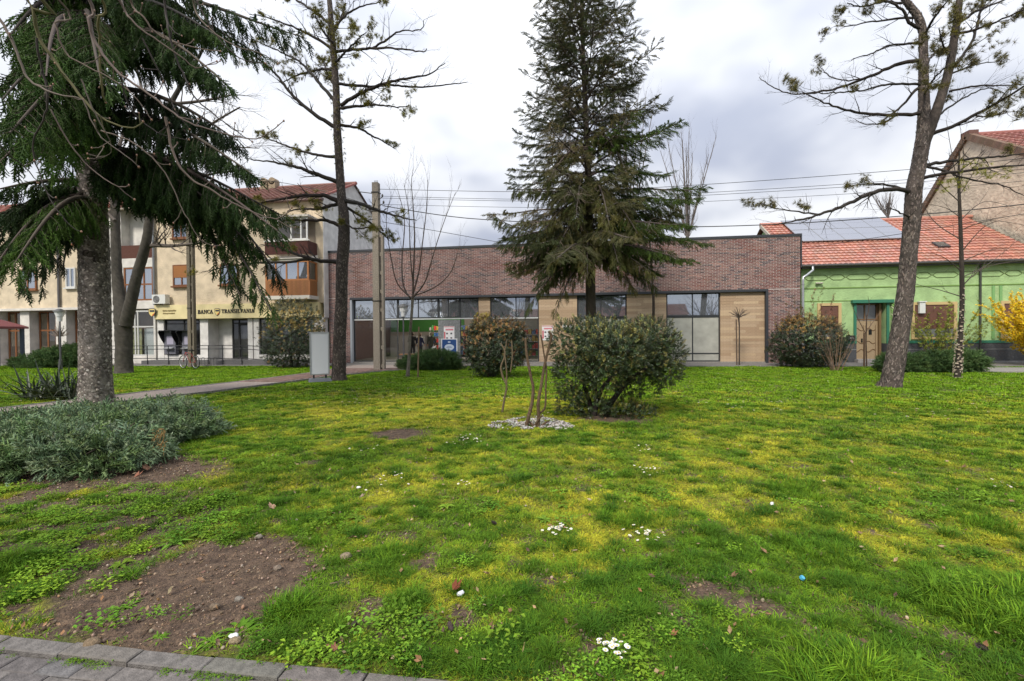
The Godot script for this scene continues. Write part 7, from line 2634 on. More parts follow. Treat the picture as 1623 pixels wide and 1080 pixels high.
	for l in [[-5.75, -4.85, 0.4, 0.24, 0.45], [-6.4, -4.85, 0.75, 0.26, 0.55], [-7.2, -5.0, 1.0, 0.28, 0.65], [-8.3, -5.3, 1.0, 0.2, 0.75], [-6.6, -5.8, 0.65, 0.3, 0.65], [-7.2, -6.1, 0.95, 0.32, 0.8], [-8.3, -6.4, 0.9, 0.24, 0.7], [-9.3, -6.4, 0.8, 0.14, 0.6], [-6.45, -6.5, 0.5, 0.3, 0.5], [-7.2, -6.9, 0.65, 0.3, 0.6], [-9.2, -5.5, 1.0, 0.14, 0.8], [-10.2, -6.0, 0.8, 0.1, 0.6]]:
		lob.append([l[0], 0.06, l[1], l[2], l[3], l[4]])
	leafy(t, lob, 9000, js, jb, M.needle, "foliage", 1.25, 0.04, 0.5, 0.78)
	var jw := MB.new()
	jw.col = Color(0.1, 0.07, 0.05)
	for l in lob:
		for k in 9:
			var a := rf(0, TAU)
			var e := Vector3(float(l[0]) + cos(a) * float(l[3]) * 0.95, rf(0.15, 0.5), float(l[2]) + sin(a) * float(l[5]) * 0.95)
			var s := Vector3(l[0], 0.0, l[2])
			jw.tube(PackedVector3Array([s, s.lerp(e, 0.5) + Vector3(0, 0.15, 0), e]), PackedFloat32Array([0.02, 0.013, 0.005]), 5, false)
	part("branches", jw, M.bark, t)
	var dd := MB.new()
	dd.col = Color(0.26, 0.17, 0.06)
	for k in 60:
		var p := on_z(rf(240, 262), rf(680, 712), -5.15 + rf(-0.05, 0.1))
		dd.tube(PackedVector3Array([p, p + Vector3(rf(-0.06, 0.06), rf(-0.1, 0.02), rf(0, 0.05))]), PackedFloat32Array([0.008, 0.003]), 3, false)
	part("dead_spray", dd, M.plain, t)
	for j in [[75, 583, [[45, 576, 30, 9], [90, 568, 42, 12], [110, 560, 30, 10], [70, 580, 45, 8], [130, 570, 30, 14]], "low dark green juniper behind the yucca"], [688, 586, [[668, 578, 30, 10], [692, 574, 32, 14], [705, 580, 20, 9], [650, 582, 16, 6]], "small cushion of juniper before the store bench"], [1475, 590, [[1420, 578, 26, 12], [1450, 580, 30, 12], [1485, 578, 34, 13], [1525, 575, 24, 14], [1545, 573, 16, 10]], "dark low juniper behind the forked pine"]]:
		g = on_ground(j[0], j[1])
		t = thing("juniper_shrub", j[3], "shrub", g)
		leafy(t, px_lobes(j[2], g.z, 0.7), 2600, js, jg, M.needle, "foliage", 1.2, 0.02, 0.5, 0.6)
	# yucca
	g = on_ground(96, 634)
	t = thing("yucca_plant", "big clump of sword leaved yucca beside the thick trunk", "yucca", g)
	for k in 170:
		var mb := MB.new()
		var a := rf(0, TAU)
		var cx := rf(-1.0, 0.85)
		var base := g + Vector3(cx, rf(0.02, 0.12), rf(-0.25, 0.25))
		var el := rf(0.15, 1.35)
		var dir := Vector3(cos(a) * cos(el), sin(el), sin(a) * cos(el))
		var l := rf(0.7, 1.1)
		var side := dir.cross(Vector3.UP).normalized()
		mb.col = jitter(Color(0.055, 0.075, 0.045), 0.3)
		var w2 := rf(0.024, 0.036)
		var kink := rf(0.5, 0.95) if rng.randf() < 0.35 else 2.0
		var prev := base
		var pd := dir
		for i in 5:
			var u0 := i / 5.0
			var u1 := (i + 1) / 5.0
			if u1 > kink:
				pd = (pd + Vector3(0, -0.9, 0)).normalized()
			else:
				pd = (pd + Vector3(0, -0.05, 0)).normalized()
			var nx := prev + pd * l / 5.0
			var wa := w2 * (1.0 - u0 * u0)
			var wb := w2 * (1.0 - u1 * u1)
			var nn := side.cross(pd)
			if nn.y < 0:
				nn = -nn
			mb.quad(prev, prev + side * wa + nn * wa * 0.4, nx + side * wb + nn * wb * 0.4, nx, nn)
			mb.quad(prev, prev - side * wa + nn * wa * 0.4, nx - side * wb + nn * wb * 0.4, nx, nn)
			prev = nx
		part("leaf", mb, M.foliage, t)

# stems fanning out of one root, optionally with leaf or flower sprays along them
func fan(t: Node3D, g: Vector3, n: int, h: float, spread: float, wc: Color, sprays: int, lc: Color, me: Mesh) -> void:
	var w := MB.new()
	var xf := []
	var cols := PackedColorArray()
	for k in n:
		var a := rf(0, TAU)
		var lean := rf(0.05, 1.0) * spread
		var d := Vector3(cos(a) * lean, 1.0, sin(a) * lean).normalized()
		var l := h * rf(0.55, 1.0)
		var p := g + Vector3(cos(a), 0, sin(a)) * rf(0, 0.25)
		var pts := PackedVector3Array([p])
		var rad := PackedFloat32Array([rf(0.009, 0.016)])
		for i in 8:
			d = (d + rdir() * 0.07 + Vector3(0, -0.035 if sprays > 8 else 0.0, 0)).normalized()
			p += d * l / 8.0
			pts.append(p)
			rad.append(rad[0] * (1.0 - 0.85 * (i + 1) / 8.0))
			if i > 1 and rng.randf() < 0.55:
				var tp := []
				w.col = jitter(wc, 0.2)
				twig(w, p, d + rdir() * 0.7, rf(0.25, 0.6) * h / 2.5, 0.005, 0, tp, 0.1, 0.6, 2, 3)
				for q in sprays:
					if sprays > 8 or rng.randf() < 0.6:
						xf.append(Transform3D(aim(rdir() + Vector3(0, 0.5, 0), rf(0, 6), rf(0.7, 1.2)), p.lerp(tp[0][0], rng.randf())))
						cols.append(jitter(lc, 0.25))
			if i > 1:
				for q in sprays:
					if rng.randf() < 0.5:
						xf.append(Transform3D(aim(rdir() + d, rf(0, 6), rf(0.7, 1.2)), pts[i].lerp(p, rng.randf())))
						cols.append(jitter(lc, 0.25))
		w.col = jitter(wc, 0.25)
		w.tube(pts, rad, 4, false)
	part("stems", w, M.plain, t).set_meta("kind", "stuff")
	if sprays > 0:
		many("flowers" if sprays > 8 else "leaves", me, M.foliage, xf, cols, t)

# ---- street furniture, wires, people
func concrete_pole(px: float, py: float, top: float, label: String, slim: float, tone: Color) -> void:
	var g := on_ground(px, py)
	var t := thing("utility_pole", label, "pole", g)
	var k := rpp(g)
	var H := on_z(px, top, g.z).y
	var wide := MB.new()
	wide.col = tone
	# wide flange, tapering upward
	var w0 := 5.6 * k * slim
	var w1 := 4.9 * k * slim
	for i in 8:
		var u0 := i / 8.0
		var u1 := (i + 1) / 8.0
		var a := lerpf(w0, w1, u0)
		var b := lerpf(w0, w1, u1)
		var c0 := g + Vector3(-0.05, H * u0, 0)
		var c1 := g + Vector3(-0.05, H * u1, 0)
		for s in [[1, 0], [-1, 0], [0, 1], [0, -1]]:
			var n := Vector3(s[0], 0, s[1])
			var sd := Vector3(s[1], 0, s[0])
			wide.quad(c0 + n * a - sd * a, c0 + n * a + sd * a, c1 + n * b + sd * b, c1 + n * b - sd * b, n)
	wide.quad(g + Vector3(-0.05 - w1, H, -w1), g + Vector3(-0.05 + w1, H, -w1), g + Vector3(-0.05 + w1, H, w1), g + Vector3(-0.05 - w1, H, w1), Vector3.UP)
	part("shaft", wide, M.concrete, t)
	var fl := MB.new()
	fl.col = tone
	var ftop := H * 0.72
	fl.bx(g.x + w0 + 0.04, g.x + w0 + 0.13, 0, ftop, g.z - 0.09, g.z + 0.09)
	part("flange", fl, M.concrete, t)
	var y := 0.15
	while y < ftop:
		var r := MB.new()
		r.col = tone
		r.bx(g.x + w0 * 0.8, g.x + w0 + 0.04, y, y + 0.16, g.z - 0.08, g.z + 0.08)
		part("rung", r, M.concrete, t)
		y += 0.85
	var ir := MB.new()
	ir.col = Color(0.06, 0.055, 0.05)
	for q in 4:
		ir.rod(g + Vector3(-0.12 + q * 0.05, H, 0), g + Vector3(-0.12 + q * 0.05, H + 0.12, 0), 0.01, 5)
	for q in [[0.5, -0.85], [0.8, 0.3], [1.35, -0.5], [1.1, 0.35]]:
		ir.rod(g + Vector3(0, H - float(q[0]), 0.0), g + Vector3(q[1], H - float(q[0]) + 0.12, 0.1), 0.02, 5)
		ir.ball(g + Vector3(q[1], H - float(q[0]) + 0.18, 0.1), Vector3(0.045, 0.075, 0.045), 7, 5)
	part("insulator", ir, M.satin, t)
	ir = MB.new()
	ir.col = Color(0.08, 0.075, 0.07)
	for yy in [H - 0.45, H - 1.3, 3.2]:
		ir.box(g + Vector3(-0.05, yy, 0), Vector3(w0 * 2.0 + 0.02, 0.05, w0 * 2.0 + 0.02))
	part("band", ir, M.metal, t)

func wire(pts: Array, r: float, label: String) -> void:
	var p := PackedVector3Array()
	var rr := PackedFloat32Array()
	for q in pts:
		p.append(on_z(q[0], q[1], q[2]))
		rr.append(r)
	var s := smooth_line(p, rr, 1.0)
	var mb := MB.new()
	mb.col = Color(0.025, 0.025, 0.027)
	mb.tube(s[0], s[1], 4, false)
	tag(part("overhead_wire", mb, M.paint), label, "wire", "overhead wires")

func lantern(px: float, py: float, h: float, label: String) -> void:
	var g := on_ground(px, py)
	var t := thing("street_lamp", label, "street lamp", g, "park lanterns")
	var mb := MB.new()
	mb.col = Color(0.14, 0.14, 0.15)
	mb.tube(PackedVector3Array([g, g + Vector3(0, 0.5, 0), g + Vector3(0, 0.55, 0), g + Vector3(0, h - 0.55, 0)]), PackedFloat32Array([0.09, 0.08, 0.045, 0.035]), 8)
	part("post", mb, M.metal, t)
	mb = MB.new()
	mb.col = Color(0.55, 0.56, 0.56)
	mb.tube(PackedVector3Array([g + Vector3(0, h - 0.55, 0), g + Vector3(0, h - 0.3, 0), g + Vector3(0, h - 0.28, 0), g + Vector3(0, h - 0.05, 0)]), PackedFloat32Array([0.1, 0.12, 0.16, 0.22]), 8)
	part("lamp_glass", mb, M.gloss, t)
	mb = MB.new()
	mb.col = Color(0.3, 0.3, 0.3)
	mb.tube(PackedVector3Array([g + Vector3(0, h - 0.05, 0), g + Vector3(0, h + 0.02, 0), g + Vector3(0, h + 0.12, 0)]), PackedFloat32Array([0.27, 0.24, 0.05]), 8)
	part("cap", mb, M.metal, t)

func ring(mb: MB, c: Vector3, ax: Vector3, ay: Vector3, r: float, th: float, seg := 24) -> void:
	var p := PackedVector3Array()
	var q := PackedFloat32Array()
	for i in seg + 1:
		p.append(c + ax * cos(TAU * i / seg) * r + ay * sin(TAU * i / seg) * r)
		q.append(th)
	mb.tube(p, q, 6, false)

func bicycle() -> void:
	var g := on_ground(290, 584)
	var t := thing("bicycle", "red bicycle leaning by the railing in front of the bank", "bicycle", g)
	var ax := Vector3(0.96, 0, 0.28).normalized()
	var up := Vector3.UP
	var f := g + up * 0.34
	var b := f + ax * 1.05
	for w in [f, b]:
		var mb := MB.new()
		mb.col = Color(0.02, 0.02, 0.02)
		ring(mb, w, ax, up, 0.325, 0.02)
		var wh := part("wheel", mb, M.plain, t)
		mb = MB.new()
		mb.col = Color(0.6, 0.6, 0.6)
		ring(mb, w, ax, up, 0.295, 0.012)
		part("rim", mb, M.metal, wh)
		mb = MB.new()
		mb.col = Color(0.4, 0.4, 0.4)
		for k in 12:
			var a := TAU * k / 12
			mb.rod(w, w + ax * cos(a) * 0.29 + up * sin(a) * 0.29, 0.003, 3)
		part("spokes", mb, M.metal, wh)
	var fr := MB.new()
	fr.col = Color(0.3, 0.04, 0.04)
	var bb := f + ax * 0.6 - up * 0.04
	var st := f + ax * 0.72 + up * 0.42
	var hd := f + ax * 0.2 + up * 0.5
	for q in [[hd, bb], [bb, st], [hd, st], [bb, b], [st, b], [hd, f]]:
		fr.rod(q[0], q[1], 0.016, 6)
	part("frame", fr, M.gloss, t)
	var sm := MB.new()
	sm.col = Color(0.02, 0.02, 0.02)
	sm.rod(st, st + up * 0.14, 0.013, 6)
	sm.box(st + up * 0.17, Vector3(0.26, 0.06, 0.15), Basis(ax, up, ax.cross(up)))
	sm.box(st + up * 0.17 - ax * 0.16, Vector3(0.12, 0.04, 0.05), Basis(ax, up, ax.cross(up)))
	part("saddle", sm, M.plain, t)
	sm = MB.new()
	sm.col = Color(0.1, 0.1, 0.1)
	var sd := ax.cross(up)
	sm.rod(hd, hd + up * 0.16, 0.014, 6)
	sm.rod(hd + up * 0.16 - sd * 0.28 + ax * 0.12, hd + up * 0.16 - sd * 0.1, 0.013, 6)
	sm.rod(hd + up * 0.16 + sd * 0.28 + ax * 0.12, hd + up * 0.16 + sd * 0.1, 0.013, 6)
	sm.rod(hd + up * 0.16 - sd * 0.1, hd + up * 0.16 + sd * 0.1, 0.013, 6)
	part("handlebar", sm, M.metal, t)
	sm = MB.new()
	sm.col = Color(0.04, 0.04, 0.045)
	var bc := hd - ax * 0.2 + up * 0.08
	for y in [0.0, 0.08, 0.16]:
		var r: float = 0.13 + y * 0.25
		var c: Vector3 = bc + up * float(y)
		var e := [c - ax * r - sd * r, c + ax * r - sd * r, c + ax * r + sd * r, c - ax * r + sd * r]
		for q in 4:
			sm.rod(e[q], e[(q + 1) % 4], 0.006, 4)
	for q in 4:
		var s := [[-1, -1], [1, -1], [1, 1], [-1, 1]][q] as Array
		sm.rod(bc + ax * float(s[0]) * 0.13 + sd * float(s[1]) * 0.13, bc + up * 0.16 + ax * float(s[0]) * 0.17 + sd * float(s[1]) * 0.17, 0.006, 4)
	part("basket", sm, M.metal, t)

# ---- people: tapered bones joined by a smooth minimum and meshed as surface nets
func body(at: Vector3, face: float, bones: Array, cols: Array, cell: float) -> ArrayMesh:
	# bones: [a, b, ra, rb, colour index]
	var lo := Vector3(9, 9, 9)
	var hi := -lo
	for q in bones:
		for e in 2:
			var r := Vector3.ONE * (float(q[2 + e]) + cell * 2.5)
			lo = lo.min(q[e] - r)
			hi = hi.max(q[e] + r)
	var n := Vector3i(((hi - lo) / cell).ceil()) + Vector3i.ONE
	var fld := PackedFloat32Array()
	fld.resize(n.x * n.y * n.z)
	fld.fill(1.0)
	var who := PackedInt32Array()
	who.resize(fld.size())
	var best := PackedFloat32Array()
	best.resize(fld.size())
	best.fill(1.0)
	for q in bones:
		var a: Vector3 = q[0]
		var b: Vector3 = q[1]
		var ra: float = q[2]
		var rb: float = q[3]
		var ab := b - a
		var l2 := maxf(ab.length_squared(), 1e-6)
		var m := maxf(ra, rb) + cell * 2.4
		var p0 := Vector3i(((a.min(b) - Vector3.ONE * m - lo) / cell).floor()).clamp(Vector3i.ZERO, n - Vector3i.ONE)
		var p1 := Vector3i(((a.max(b) + Vector3.ONE * m - lo) / cell).ceil()).clamp(Vector3i.ZERO, n - Vector3i.ONE)
		for z in range(p0.z, p1.z + 1):
			for y in range(p0.y, p1.y + 1):
				for x in range(p0.x, p1.x + 1):
					var p := lo + Vector3(x, y, z) * cell
					var t := clampf((p - a).dot(ab) / l2, 0, 1)
					var d := p.distance_to(a + ab * t) - lerpf(ra, rb, t)
					var k := (z * n.y + y) * n.x + x
					var o := fld[k]
					var h := clampf(0.5 + 0.5 * (o - d) / 0.035, 0, 1)
					fld[k] = lerpf(o, d, h) - 0.035 * h * (1.0 - h)
					if d < best[k]:
						best[k] = d
						who[k] = q[4]
	var mb := MB.new()
	var idx := {}
	var turn := Basis(Vector3.UP, face)
	var quads := []
	for z in n.z - 1:
		for y in n.y - 1:
			for x in n.x - 1:
				var k := (z * n.y + y) * n.x + x
				var s := Vector3.ZERO
				var cnt := 0
				var neg := 0
				for c in 8:
					var kk := k + (c & 1) + ((c >> 1) & 1) * n.x + ((c >> 2) & 1) * n.x * n.y
					if fld[kk] < 0.0:
						neg += 1
				if neg == 0 or neg == 8:
					continue
				for e in [[0, 1], [2, 3], [4, 5], [6, 7], [0, 2], [1, 3], [4, 6], [5, 7], [0, 4], [1, 5], [2, 6], [3, 7]]:
					var c0: int = e[0]
					var c1: int = e[1]
					var f0 := fld[k + (c0 & 1) + ((c0 >> 1) & 1) * n.x + ((c0 >> 2) & 1) * n.x * n.y]
					var f1 := fld[k + (c1 & 1) + ((c1 >> 1) & 1) * n.x + ((c1 >> 2) & 1) * n.x * n.y]
					if (f0 < 0.0) != (f1 < 0.0):
						var q0 := Vector3(c0 & 1, (c0 >> 1) & 1, (c0 >> 2) & 1)
						var q1 := Vector3(c1 & 1, (c1 >> 1) & 1, (c1 >> 2) & 1)
						s += q0.lerp(q1, f0 / (f0 - f1))
						cnt += 1
				idx[k] = mb.v.size()
				mb.v.append(at + turn * (lo + (Vector3(x, y, z) + s / cnt) * cell))
				var nn := Vector3(fld[k + 1] - fld[k], fld[k + n.x] - fld[k], fld[k + n.x * n.y] - fld[k])
				mb.n.append((turn * nn).normalized())
				mb.c.append(cols[who[k]])
	var sx := n.x
	var sxy := n.x * n.y
	for k in idx:
		for ax in 3:
			var st: int = [1, sx, sxy][ax]
			var u: int = [sx, sxy, 1][ax]
			var w: int = [sxy, 1, sx][ax]
			var f0 := fld[k]
			var f1 := fld[k + st] if k + st < fld.size() else 1.0
			if (f0 < 0.0) == (f1 < 0.0):
				continue
			if not (idx.has(k - u) and idx.has(k - w) and idx.has(k - u - w)):
				continue
			var a: int = idx[k]
			var b: int = idx[k - u]
			var c: int = idx[k - u - w]
			var d: int = idx[k - w]
			if f0 < 0.0:
				for q in [a, c, b, a, d, c]:
					mb.ix.append(q)
			else:
				for q in [a, b, c, a, c, d]:
					mb.ix.append(q)
	return mb.mesh()
func person(at: Vector3, face: float, h: float, jacket: Color, legs: Color, hair: Color, label: String, bend: float, hooded := false) -> Node3D:
	var t := thing("person", label, "person", at)
	var s := h / 1.75
	var skin := Color(0.4, 0.24, 0.17)
	var b := []
	var J := func(x: float, y: float, z: float) -> Vector3: return Vector3(x, y, z) * s
	# 0 jacket, 1 legs, 2 hair, 3 skin, 4 shoes; the figure faces +z
	for sd in [-1.0, 1.0]:
		b.append([J.call(0.09 * sd, 0.9, 0), J.call(0.1 * sd, 0.5, 0.02), 0.095 * s, 0.07 * s, 1])
		b.append([J.call(0.1 * sd, 0.5, 0.02), J.call(0.11 * sd, 0.09, -0.02), 0.068 * s, 0.045 * s, 1])
		b.append([J.call(0.11 * sd, 0.05, -0.05), J.call(0.13 * sd, 0.035, 0.14), 0.045 * s, 0.035 * s, 4])
		b.append([J.call(0.19 * sd, 1.4, 0), J.call(0.25 * sd, 1.13, 0.03), 0.065 * s, 0.052 * s, 0])
		var hand: Vector3 = J.call((0.2 + 0.03 * bend) * sd, 0.92 + 0.2 * bend, 0.08 + 0.2 * bend)
		b.append([J.call(0.25 * sd, 1.13, 0.03), hand, 0.05 * s, 0.036 * s, 0])
		b.append([hand, hand + J.call(0, -0.07, 0.03), 0.036 * s, 0.03 * s, 3])
		for f in 4:
			b.append([hand + J.call((f - 1.5) * 0.019, -0.08, 0.035), hand + J.call((f - 1.5) * 0.02, -0.15 - 0.012 * (1.5 - absf(f - 1.5)), 0.05), 0.011, 0.009, 3])
		b.append([hand + J.call(-0.03 * sd, -0.03, 0.045), hand + J.call(-0.045 * sd, -0.09, 0.075), 0.012, 0.01, 3])
	b.append([J.call(-0.07, 0.93, 0), J.call(0.07, 0.93, 0), 0.12 * s, 0.12 * s, 0])
	b.append([J.call(0, 0.95, 0), J.call(0, 1.22, 0.01), 0.135 * s, 0.145 * s, 0])
	b.append([J.call(-0.12, 1.36, 0), J.call(0.12, 1.36, 0), 0.1 * s, 0.1 * s, 0])
	b.append([J.call(0, 1.22, 0.01), J.call(0, 1.38, 0), 0.145 * s, 0.12 * s, 0])
	b.append([J.call(0, 1.42, 0), J.call(0, 1.54, 0.01), 0.06 * s, 0.055 * s, 0 if hooded else 3])
	b.append([J.call(0, 1.6, 0.015), J.call(0, 1.66, 0.0), 0.082 * s, 0.095 * s, 3])
	b.append([J.call(0, 1.63, -0.02), J.call(0, 1.675, -0.015), 0.098 * s, 0.09 * s, 2])
	b.append([J.call(0, 1.6, 0.09), J.call(0, 1.585, 0.112), 0.014 * s, 0.017 * s, 3])
	for sd in [-1.0, 1.0]:
		b.append([J.call(0.092 * sd, 1.6, 0), J.call(0.096 * sd, 1.63, -0.005), 0.018 * s, 0.02 * s, 2 if hooded else 3])
	var me := body(at, face, b, [jacket, legs, hair, skin, Color(0.03, 0.028, 0.025)], 0.024)
	part_mesh("body", me, M.plain, t)
	var turn := Basis(Vector3.UP, face)
	var ey := MB.new()
	for sd in [-1.0, 1.0]:
		ey.col = Color(0.03, 0.02, 0.02)
		ey.ball(at + turn * J.call(0.032 * sd, 1.63, 0.09), Vector3.ONE * 0.011, 6, 5)
	ey.col = Color(0.25, 0.09, 0.08)
	ey.rod(at + turn * J.call(-0.025, 1.555, 0.088), at + turn * J.call(0.025, 1.555, 0.088), 0.006, 5)
	part("face", ey, M.plain, t)
	return t

func street_things() -> void:
	concrete_pole(601, 588, 290, "concrete utility pole with laddered flange beside the store entrance", 1.0, Color(0.4, 0.35, 0.29))
	concrete_pole(304, 582, 262, "dark concrete utility pole with laddered flange before the bank", 0.62, Color(0.22, 0.19, 0.14))
	var z := on_ground(601, 588).z
	wire([[601, 300, z], [870, 304, z], [1110, 293, z], [1450, 268, z], [1680, 245, z]], 0.012, "uppermost thin overhead wire from the concrete pole")
	wire([[601, 311, z], [870, 316, z], [1110, 306, z], [1450, 284, z], [1680, 262, z]], 0.01, "thin overhead wire just below the topmost one")
	wire([[601, 314, z], [870, 319, z], [1110, 310, z], [1450, 289, z], [1680, 268, z]], 0.01, "thin overhead wire paired under the second one")
	wire([[601, 324, z], [870, 329, z], [1110, 320, z], [1450, 301, z], [1680, 282, z]], 0.009, "lowest of the four thin overhead wires")
	wire([[606, 326, z], [690, 340, z], [780, 349, z], [1000, 359, z], [1200, 357, z], [1450, 341, z], [1680, 318, z]], 0.02, "thick sagging cable above the brick parapet")
	wire([[606, 352, z], [690, 366, z - 2.0], [790, 384, -25.1]], 0.014, "cable running down from the concrete pole to the store roof")
	wire([[1268, 396, -25.0], [1340, 384, -23.5], [1440, 369, -21.5], [1680, 330, -19.0]], 0.014, "cable crossing below the solar panels")
	wire([[601, 330, z], [500, 300, z], [400, 283, z], [306, 275, on_ground(306, 582).z]], 0.014, "cable strung between the two concrete poles")
	wire([[601, 342, z], [560, 325, z - 2.0], [520, 318, -24.0]], 0.01, "cable running from the concrete pole to the bank balcony")
	lantern(640, 581, 3.15, "grey park lantern standing before the store entrance glass")
	lantern(96, 586, 3.05, "grey park lantern standing before the brown shop doors")
	bicycle()
	# blank grey-white sign on a dark foot
	var g := on_ground(507, 605)
	var t := thing("sign_stand", "blank pale poster frame on a dark grey foot beside the path", "sign stand", g)
	var bs := Basis(Vector3.UP, 0.62)
	var mb := MB.new()
	mb.col = Color(0.09, 0.1, 0.115)
	var o := g + Vector3(0, 0.05, 0)
	for sx in [-1, 1]:
		mb.quad(o + bs * Vector3(-0.34, 0.08, 0), o + bs * Vector3(0.34, 0.08, 0), o + bs * Vector3(0.38, -0.03, 0.34 * sx), o + bs * Vector3(-0.38, -0.03, 0.34 * sx), Vector3(0, 1, 0))
		mb.tri(o + bs * Vector3(0.34 * sx, 0.08, 0), o + bs * Vector3(0.38 * sx, -0.03, 0.34), o + bs * Vector3(0.38 * sx, -0.03, -0.34), bs * Vector3(sx, 0, 0))
	part("foot", mb, M.satin, t)
	mb = MB.new()
	mb.col = Color(0.03, 0.03, 0.033)
	for sx in [-0.2, 0.2]:
		mb.rod(g + bs * Vector3(sx, 0.1, 0), g + bs * Vector3(sx, 0.26, 0), 0.03, 6)
	part("spring", mb, M.metal, t)
	mb = MB.new()
	mb.col = Color(0.4, 0.41, 0.42)
	mb.box(g + bs * Vector3(-0.3, 1.0, 0) , Vector3(0.045, 1.52, 0.06), bs)
	mb.box(g + bs * Vector3(0.3, 1.0, 0), Vector3(0.045, 1.52, 0.06), bs)
	mb.box(g + Vector3(0, 1.742, 0), Vector3(0.555, 0.036, 0.06), bs)
	mb.box(g + Vector3(0, 0.258, 0), Vector3(0.555, 0.036, 0.06), bs)
	part("frame", mb, M.metal, t)
	mb = MB.new()
	mb.col = Color(0.55, 0.565, 0.6)
	mb.box(g + Vector3(0, 1.0, 0), Vector3(0.555, 1.445, 0.03), bs)
	part("panel", mb, M.satin, t)
	# bench before the entrance
	g = Vector3(-8.2, 0.04, -23.5)
	t = thing("bench", "backless wooden bench on dark legs before the store entrance", "bench", g)
	for q in 3:
		mb = MB.new()
		mb.col = jitter(Color(0.3, 0.14, 0.06), 0.15)
		mb.slab(Vector3(-8.2, 0.6, -23.62 + q * 0.14), Vector3(2.4, 0.05, 0.125), 0.01)
		part("slat", mb, M.wood, t)
	for q in [-9.1, -7.3]:
		mb = MB.new()
		mb.col = Color(0.05, 0.045, 0.045)
		mb.bx(q - 0.05, q + 0.05, 0.04, 0.575, -23.66, -23.3)
		part("leg", mb, M.metal, t)
	# shoppers by the till
	person(Vector3(-8.85, 0.1, -27.2), PI + 0.5, 1.7, Color(0.055, 0.06, 0.045), Color(0.03, 0.03, 0.035), Color(0.3, 0.27, 0.18), "person in an olive hooded jacket with a white bag inside the store", 0.5, true)
	person(Vector3(-9.75, 0.1, -27.6), PI - 0.3, 1.66, Color(0.03, 0.035, 0.08), Color(0.03, 0.03, 0.035), Color(0.06, 0.04, 0.03), "person in a navy jacket queueing inside the store", 0.6)
	person(Vector3(-10.35, 0.1, -27.9), PI + 0.2, 1.74, Color(0.02, 0.02, 0.022), Color(0.025, 0.025, 0.03), Color(0.05, 0.035, 0.025), "person in a black coat deep inside the store entrance", 0.3)
	mb = MB.new()
	mb.col = Color(0.65, 0.65, 0.64)
	mb.ball(Vector3(-8.62, 0.72, -26.95), Vector3(0.17, 0.24, 0.1), 10, 8)
	for q in mb.v.size():
		mb.v[q] += Vector3.ONE * 0.03 * noise.get_noise_3dv(mb.v[q] * 12.0)
	mb.rod(Vector3(-8.7, 0.9, -26.95), Vector3(-8.62, 1.1, -26.97), 0.012, 5)
	tag(part("shopping_bag", mb, M.plain), "white shopping bag carried by the person in olive", "bag")
	mb = MB.new()
	mb.col = Color(0.3, 0.015, 0.02)
	mb.slab(Vector3(-8.1, 0.5, -26.9), Vector3(0.5, 0.8, 0.5), 0.04)
	tag(part("red_bin", mb, M.satin), "red display bin inside the store beside the door leaf", "bin")
	# kiosk with a red roof at the left edge
	g = on_ground(-14, 584)
	t = thing("kiosk", "little open kiosk with red roof and dark blue posts", "kiosk", g)
	mb = MB.new()
	mb.col = Color(0.16, 0.04, 0.045)
	var c := g + Vector3(0, 2.3, 0)
	var e := [c + Vector3(-1.05, 0, -1.05), c + Vector3(1.05, 0, -1.05), c + Vector3(1.05, 0, 1.05), c + Vector3(-1.05, 0, 1.05)]
	for q in 4:
		mb.tri(e[q], e[(q + 1) % 4], c + Vector3(0, 0.55, 0), (e[q] + e[(q + 1) % 4]) * 0.5 - c + Vector3(0, 1, 0))
	mb.box(c - Vector3(0, 0.06, 0), Vector3(2.08, 0.1, 2.08))
	part("roof", mb, M.paint, t)
	for q in 4:
		mb = MB.new()
		mb.col = Color(0.03, 0.05, 0.08)
		var s := [[-1, -1], [1, -1], [1, 1], [-1, 1]][q] as Array
		mb.box(g + Vector3(float(s[0]) * 0.85, 1.1, float(s[1]) * 0.85), Vector3(0.14, 2.2, 0.14))
		part("post", mb, M.paint, t)
	mb = MB.new()
	mb.col = Color(0.08, 0.03, 0.03)
	mb.box(g + Vector3(0.6, 0.4, 1.0), Vector3(1.5, 0.8, 0.12))
	part("counter", mb, M.paint, t)
	# bicycle rack
	g = Vector3(-21.2, 0.04, -23.1)
	t = thing("bicycle_rack", "low rack of thin metal hoops before the bank railing", "bicycle rack", g)
	for q in 6:
		mb = MB.new()
		mb.col = Color(0.12, 0.12, 0.12)
		var hx := -22.2 + q * 0.38
		mb.tube(PackedVector3Array([Vector3(hx, 0.04, -23.1), Vector3(hx, 0.42, -23.1), Vector3(hx + 0.05, 0.47, -23.1), Vector3(hx + 0.15, 0.47, -23.1), Vector3(hx + 0.2, 0.42, -23.1), Vector3(hx + 0.2, 0.04, -23.1)]), PackedFloat32Array([0.012, 0.012, 0.012, 0.012, 0.012, 0.012]), 5)
		part("hoop", mb, M.metal, t)

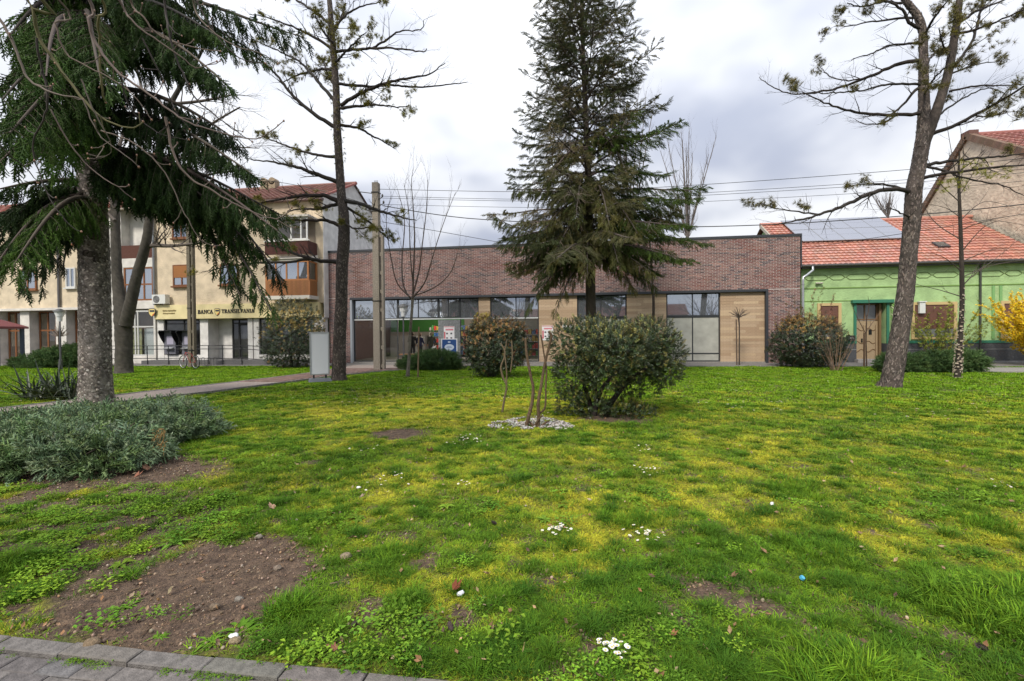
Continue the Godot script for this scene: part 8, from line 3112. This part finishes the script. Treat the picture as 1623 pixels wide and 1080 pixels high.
# what stands behind the photographer and shows in the store's glass: a row of houses and bare trees, plus an added evergreen row
func behind_the_eye() -> void:
	for k in 5:
		var x := -38.0 + k * 17.0
		var h := [8.5, 7.0, 9.5, 7.5, 8.0][k] as float
		var t := thing("street_house", "%s plastered house across the park, seen only in glass" % ["cream", "ochre", "white", "grey", "sand"][k], "house", Vector3(x, 0, 114))
		var mb := MB.new()
		mb.bx(x - 8, x + 8, 0, h, 112, 122)
		part("wall", mb, plaster([Color(0.5, 0.42, 0.3), Color(0.45, 0.32, 0.15), Color(0.55, 0.54, 0.5), Color(0.35, 0.35, 0.34), Color(0.48, 0.4, 0.3)][k]), t)
		mb = MB.new()
		mb.col = Color(0.25, 0.1, 0.07)
		mb.prism(Vector3(x - 8.3, 0, 0), Vector3(0, 0, 1), Vector3.UP, PackedVector2Array([Vector2(111.6, h), Vector2(117, h + 4), Vector2(122.4, h)]), Vector3(16.6, 0, 0))
		part("roof", mb, M.concrete, t)
		for q in 5:
			for lv in 2:
				mb = MB.new()
				mb.col = Color(0.03, 0.035, 0.04)
				mb.bx(x - 6.8 + q * 2.9, x - 5.5 + q * 2.9, 1.2 + lv * 3.2, 2.9 + lv * 3.2, 111.95, 112.05)
				part("window", mb, M.gloss, t)
	var hd := thing("added_hedge", "clipped dark evergreen hedge behind the camera, put there to darken the glass reflections", "added_hedge", Vector3(0, 0, 9))  # added out of view so the lower store panes mirror something dark
	var lobes := []
	for k in 26:
		lobes.append([-32.0 + k * 2.5, 1.1, 9.0 + rf(-0.2, 0.2), 1.6, rf(1.1, 1.5), 0.9])
	leafy(hd, lobes, 9000, leaf_spray(9, 0.2, 0.2, 0.1), func(p, d, s): return jitter(Color(0.03, 0.045, 0.018), 0.4), M.foliage, "foliage", 1.5)
	for k in 9:
		var x := -26.0 + k * 6.2 + rf(-1.5, 1.5)
		var zz := rf(8.0, 16.0)
		var g := Vector3(x, 0, zz)
		var t := thing("park_tree", "bare spreading tree behind the evergreen hedge, %s from the cream house" % ["first", "second", "third", "fourth", "fifth", "sixth", "seventh", "eighth", "ninth"][k], "tree", g, "trees reflected in the store glass")
		var tr := MB.new()
		tr.col = Color(0.08, 0.065, 0.055)
		var hh := rf(2.5, 3.6)
		tr.tube(PackedVector3Array([g, g + Vector3(0.1, hh * 0.5, 0), g + Vector3(0, hh, 0.1)]), PackedFloat32Array([0.32, 0.25, 0.22]), 10)
		part("trunk", tr, M.bark, t)
		var br := MB.new()
		br.col = Color(0.075, 0.06, 0.05)
		var tips := []
		for q in 7:
			var a := TAU * q / 7 + rf(-0.3, 0.3)
			twig(br, g + Vector3(0, hh - 0.2, 0), Vector3(cos(a) * 0.8, rf(0.6, 1.6), sin(a) * 0.8), rf(3.0, 4.5), 0.12, 4, tips, 0.12, 0.75, 3, 4)
		part("crown", br, M.plain, t)
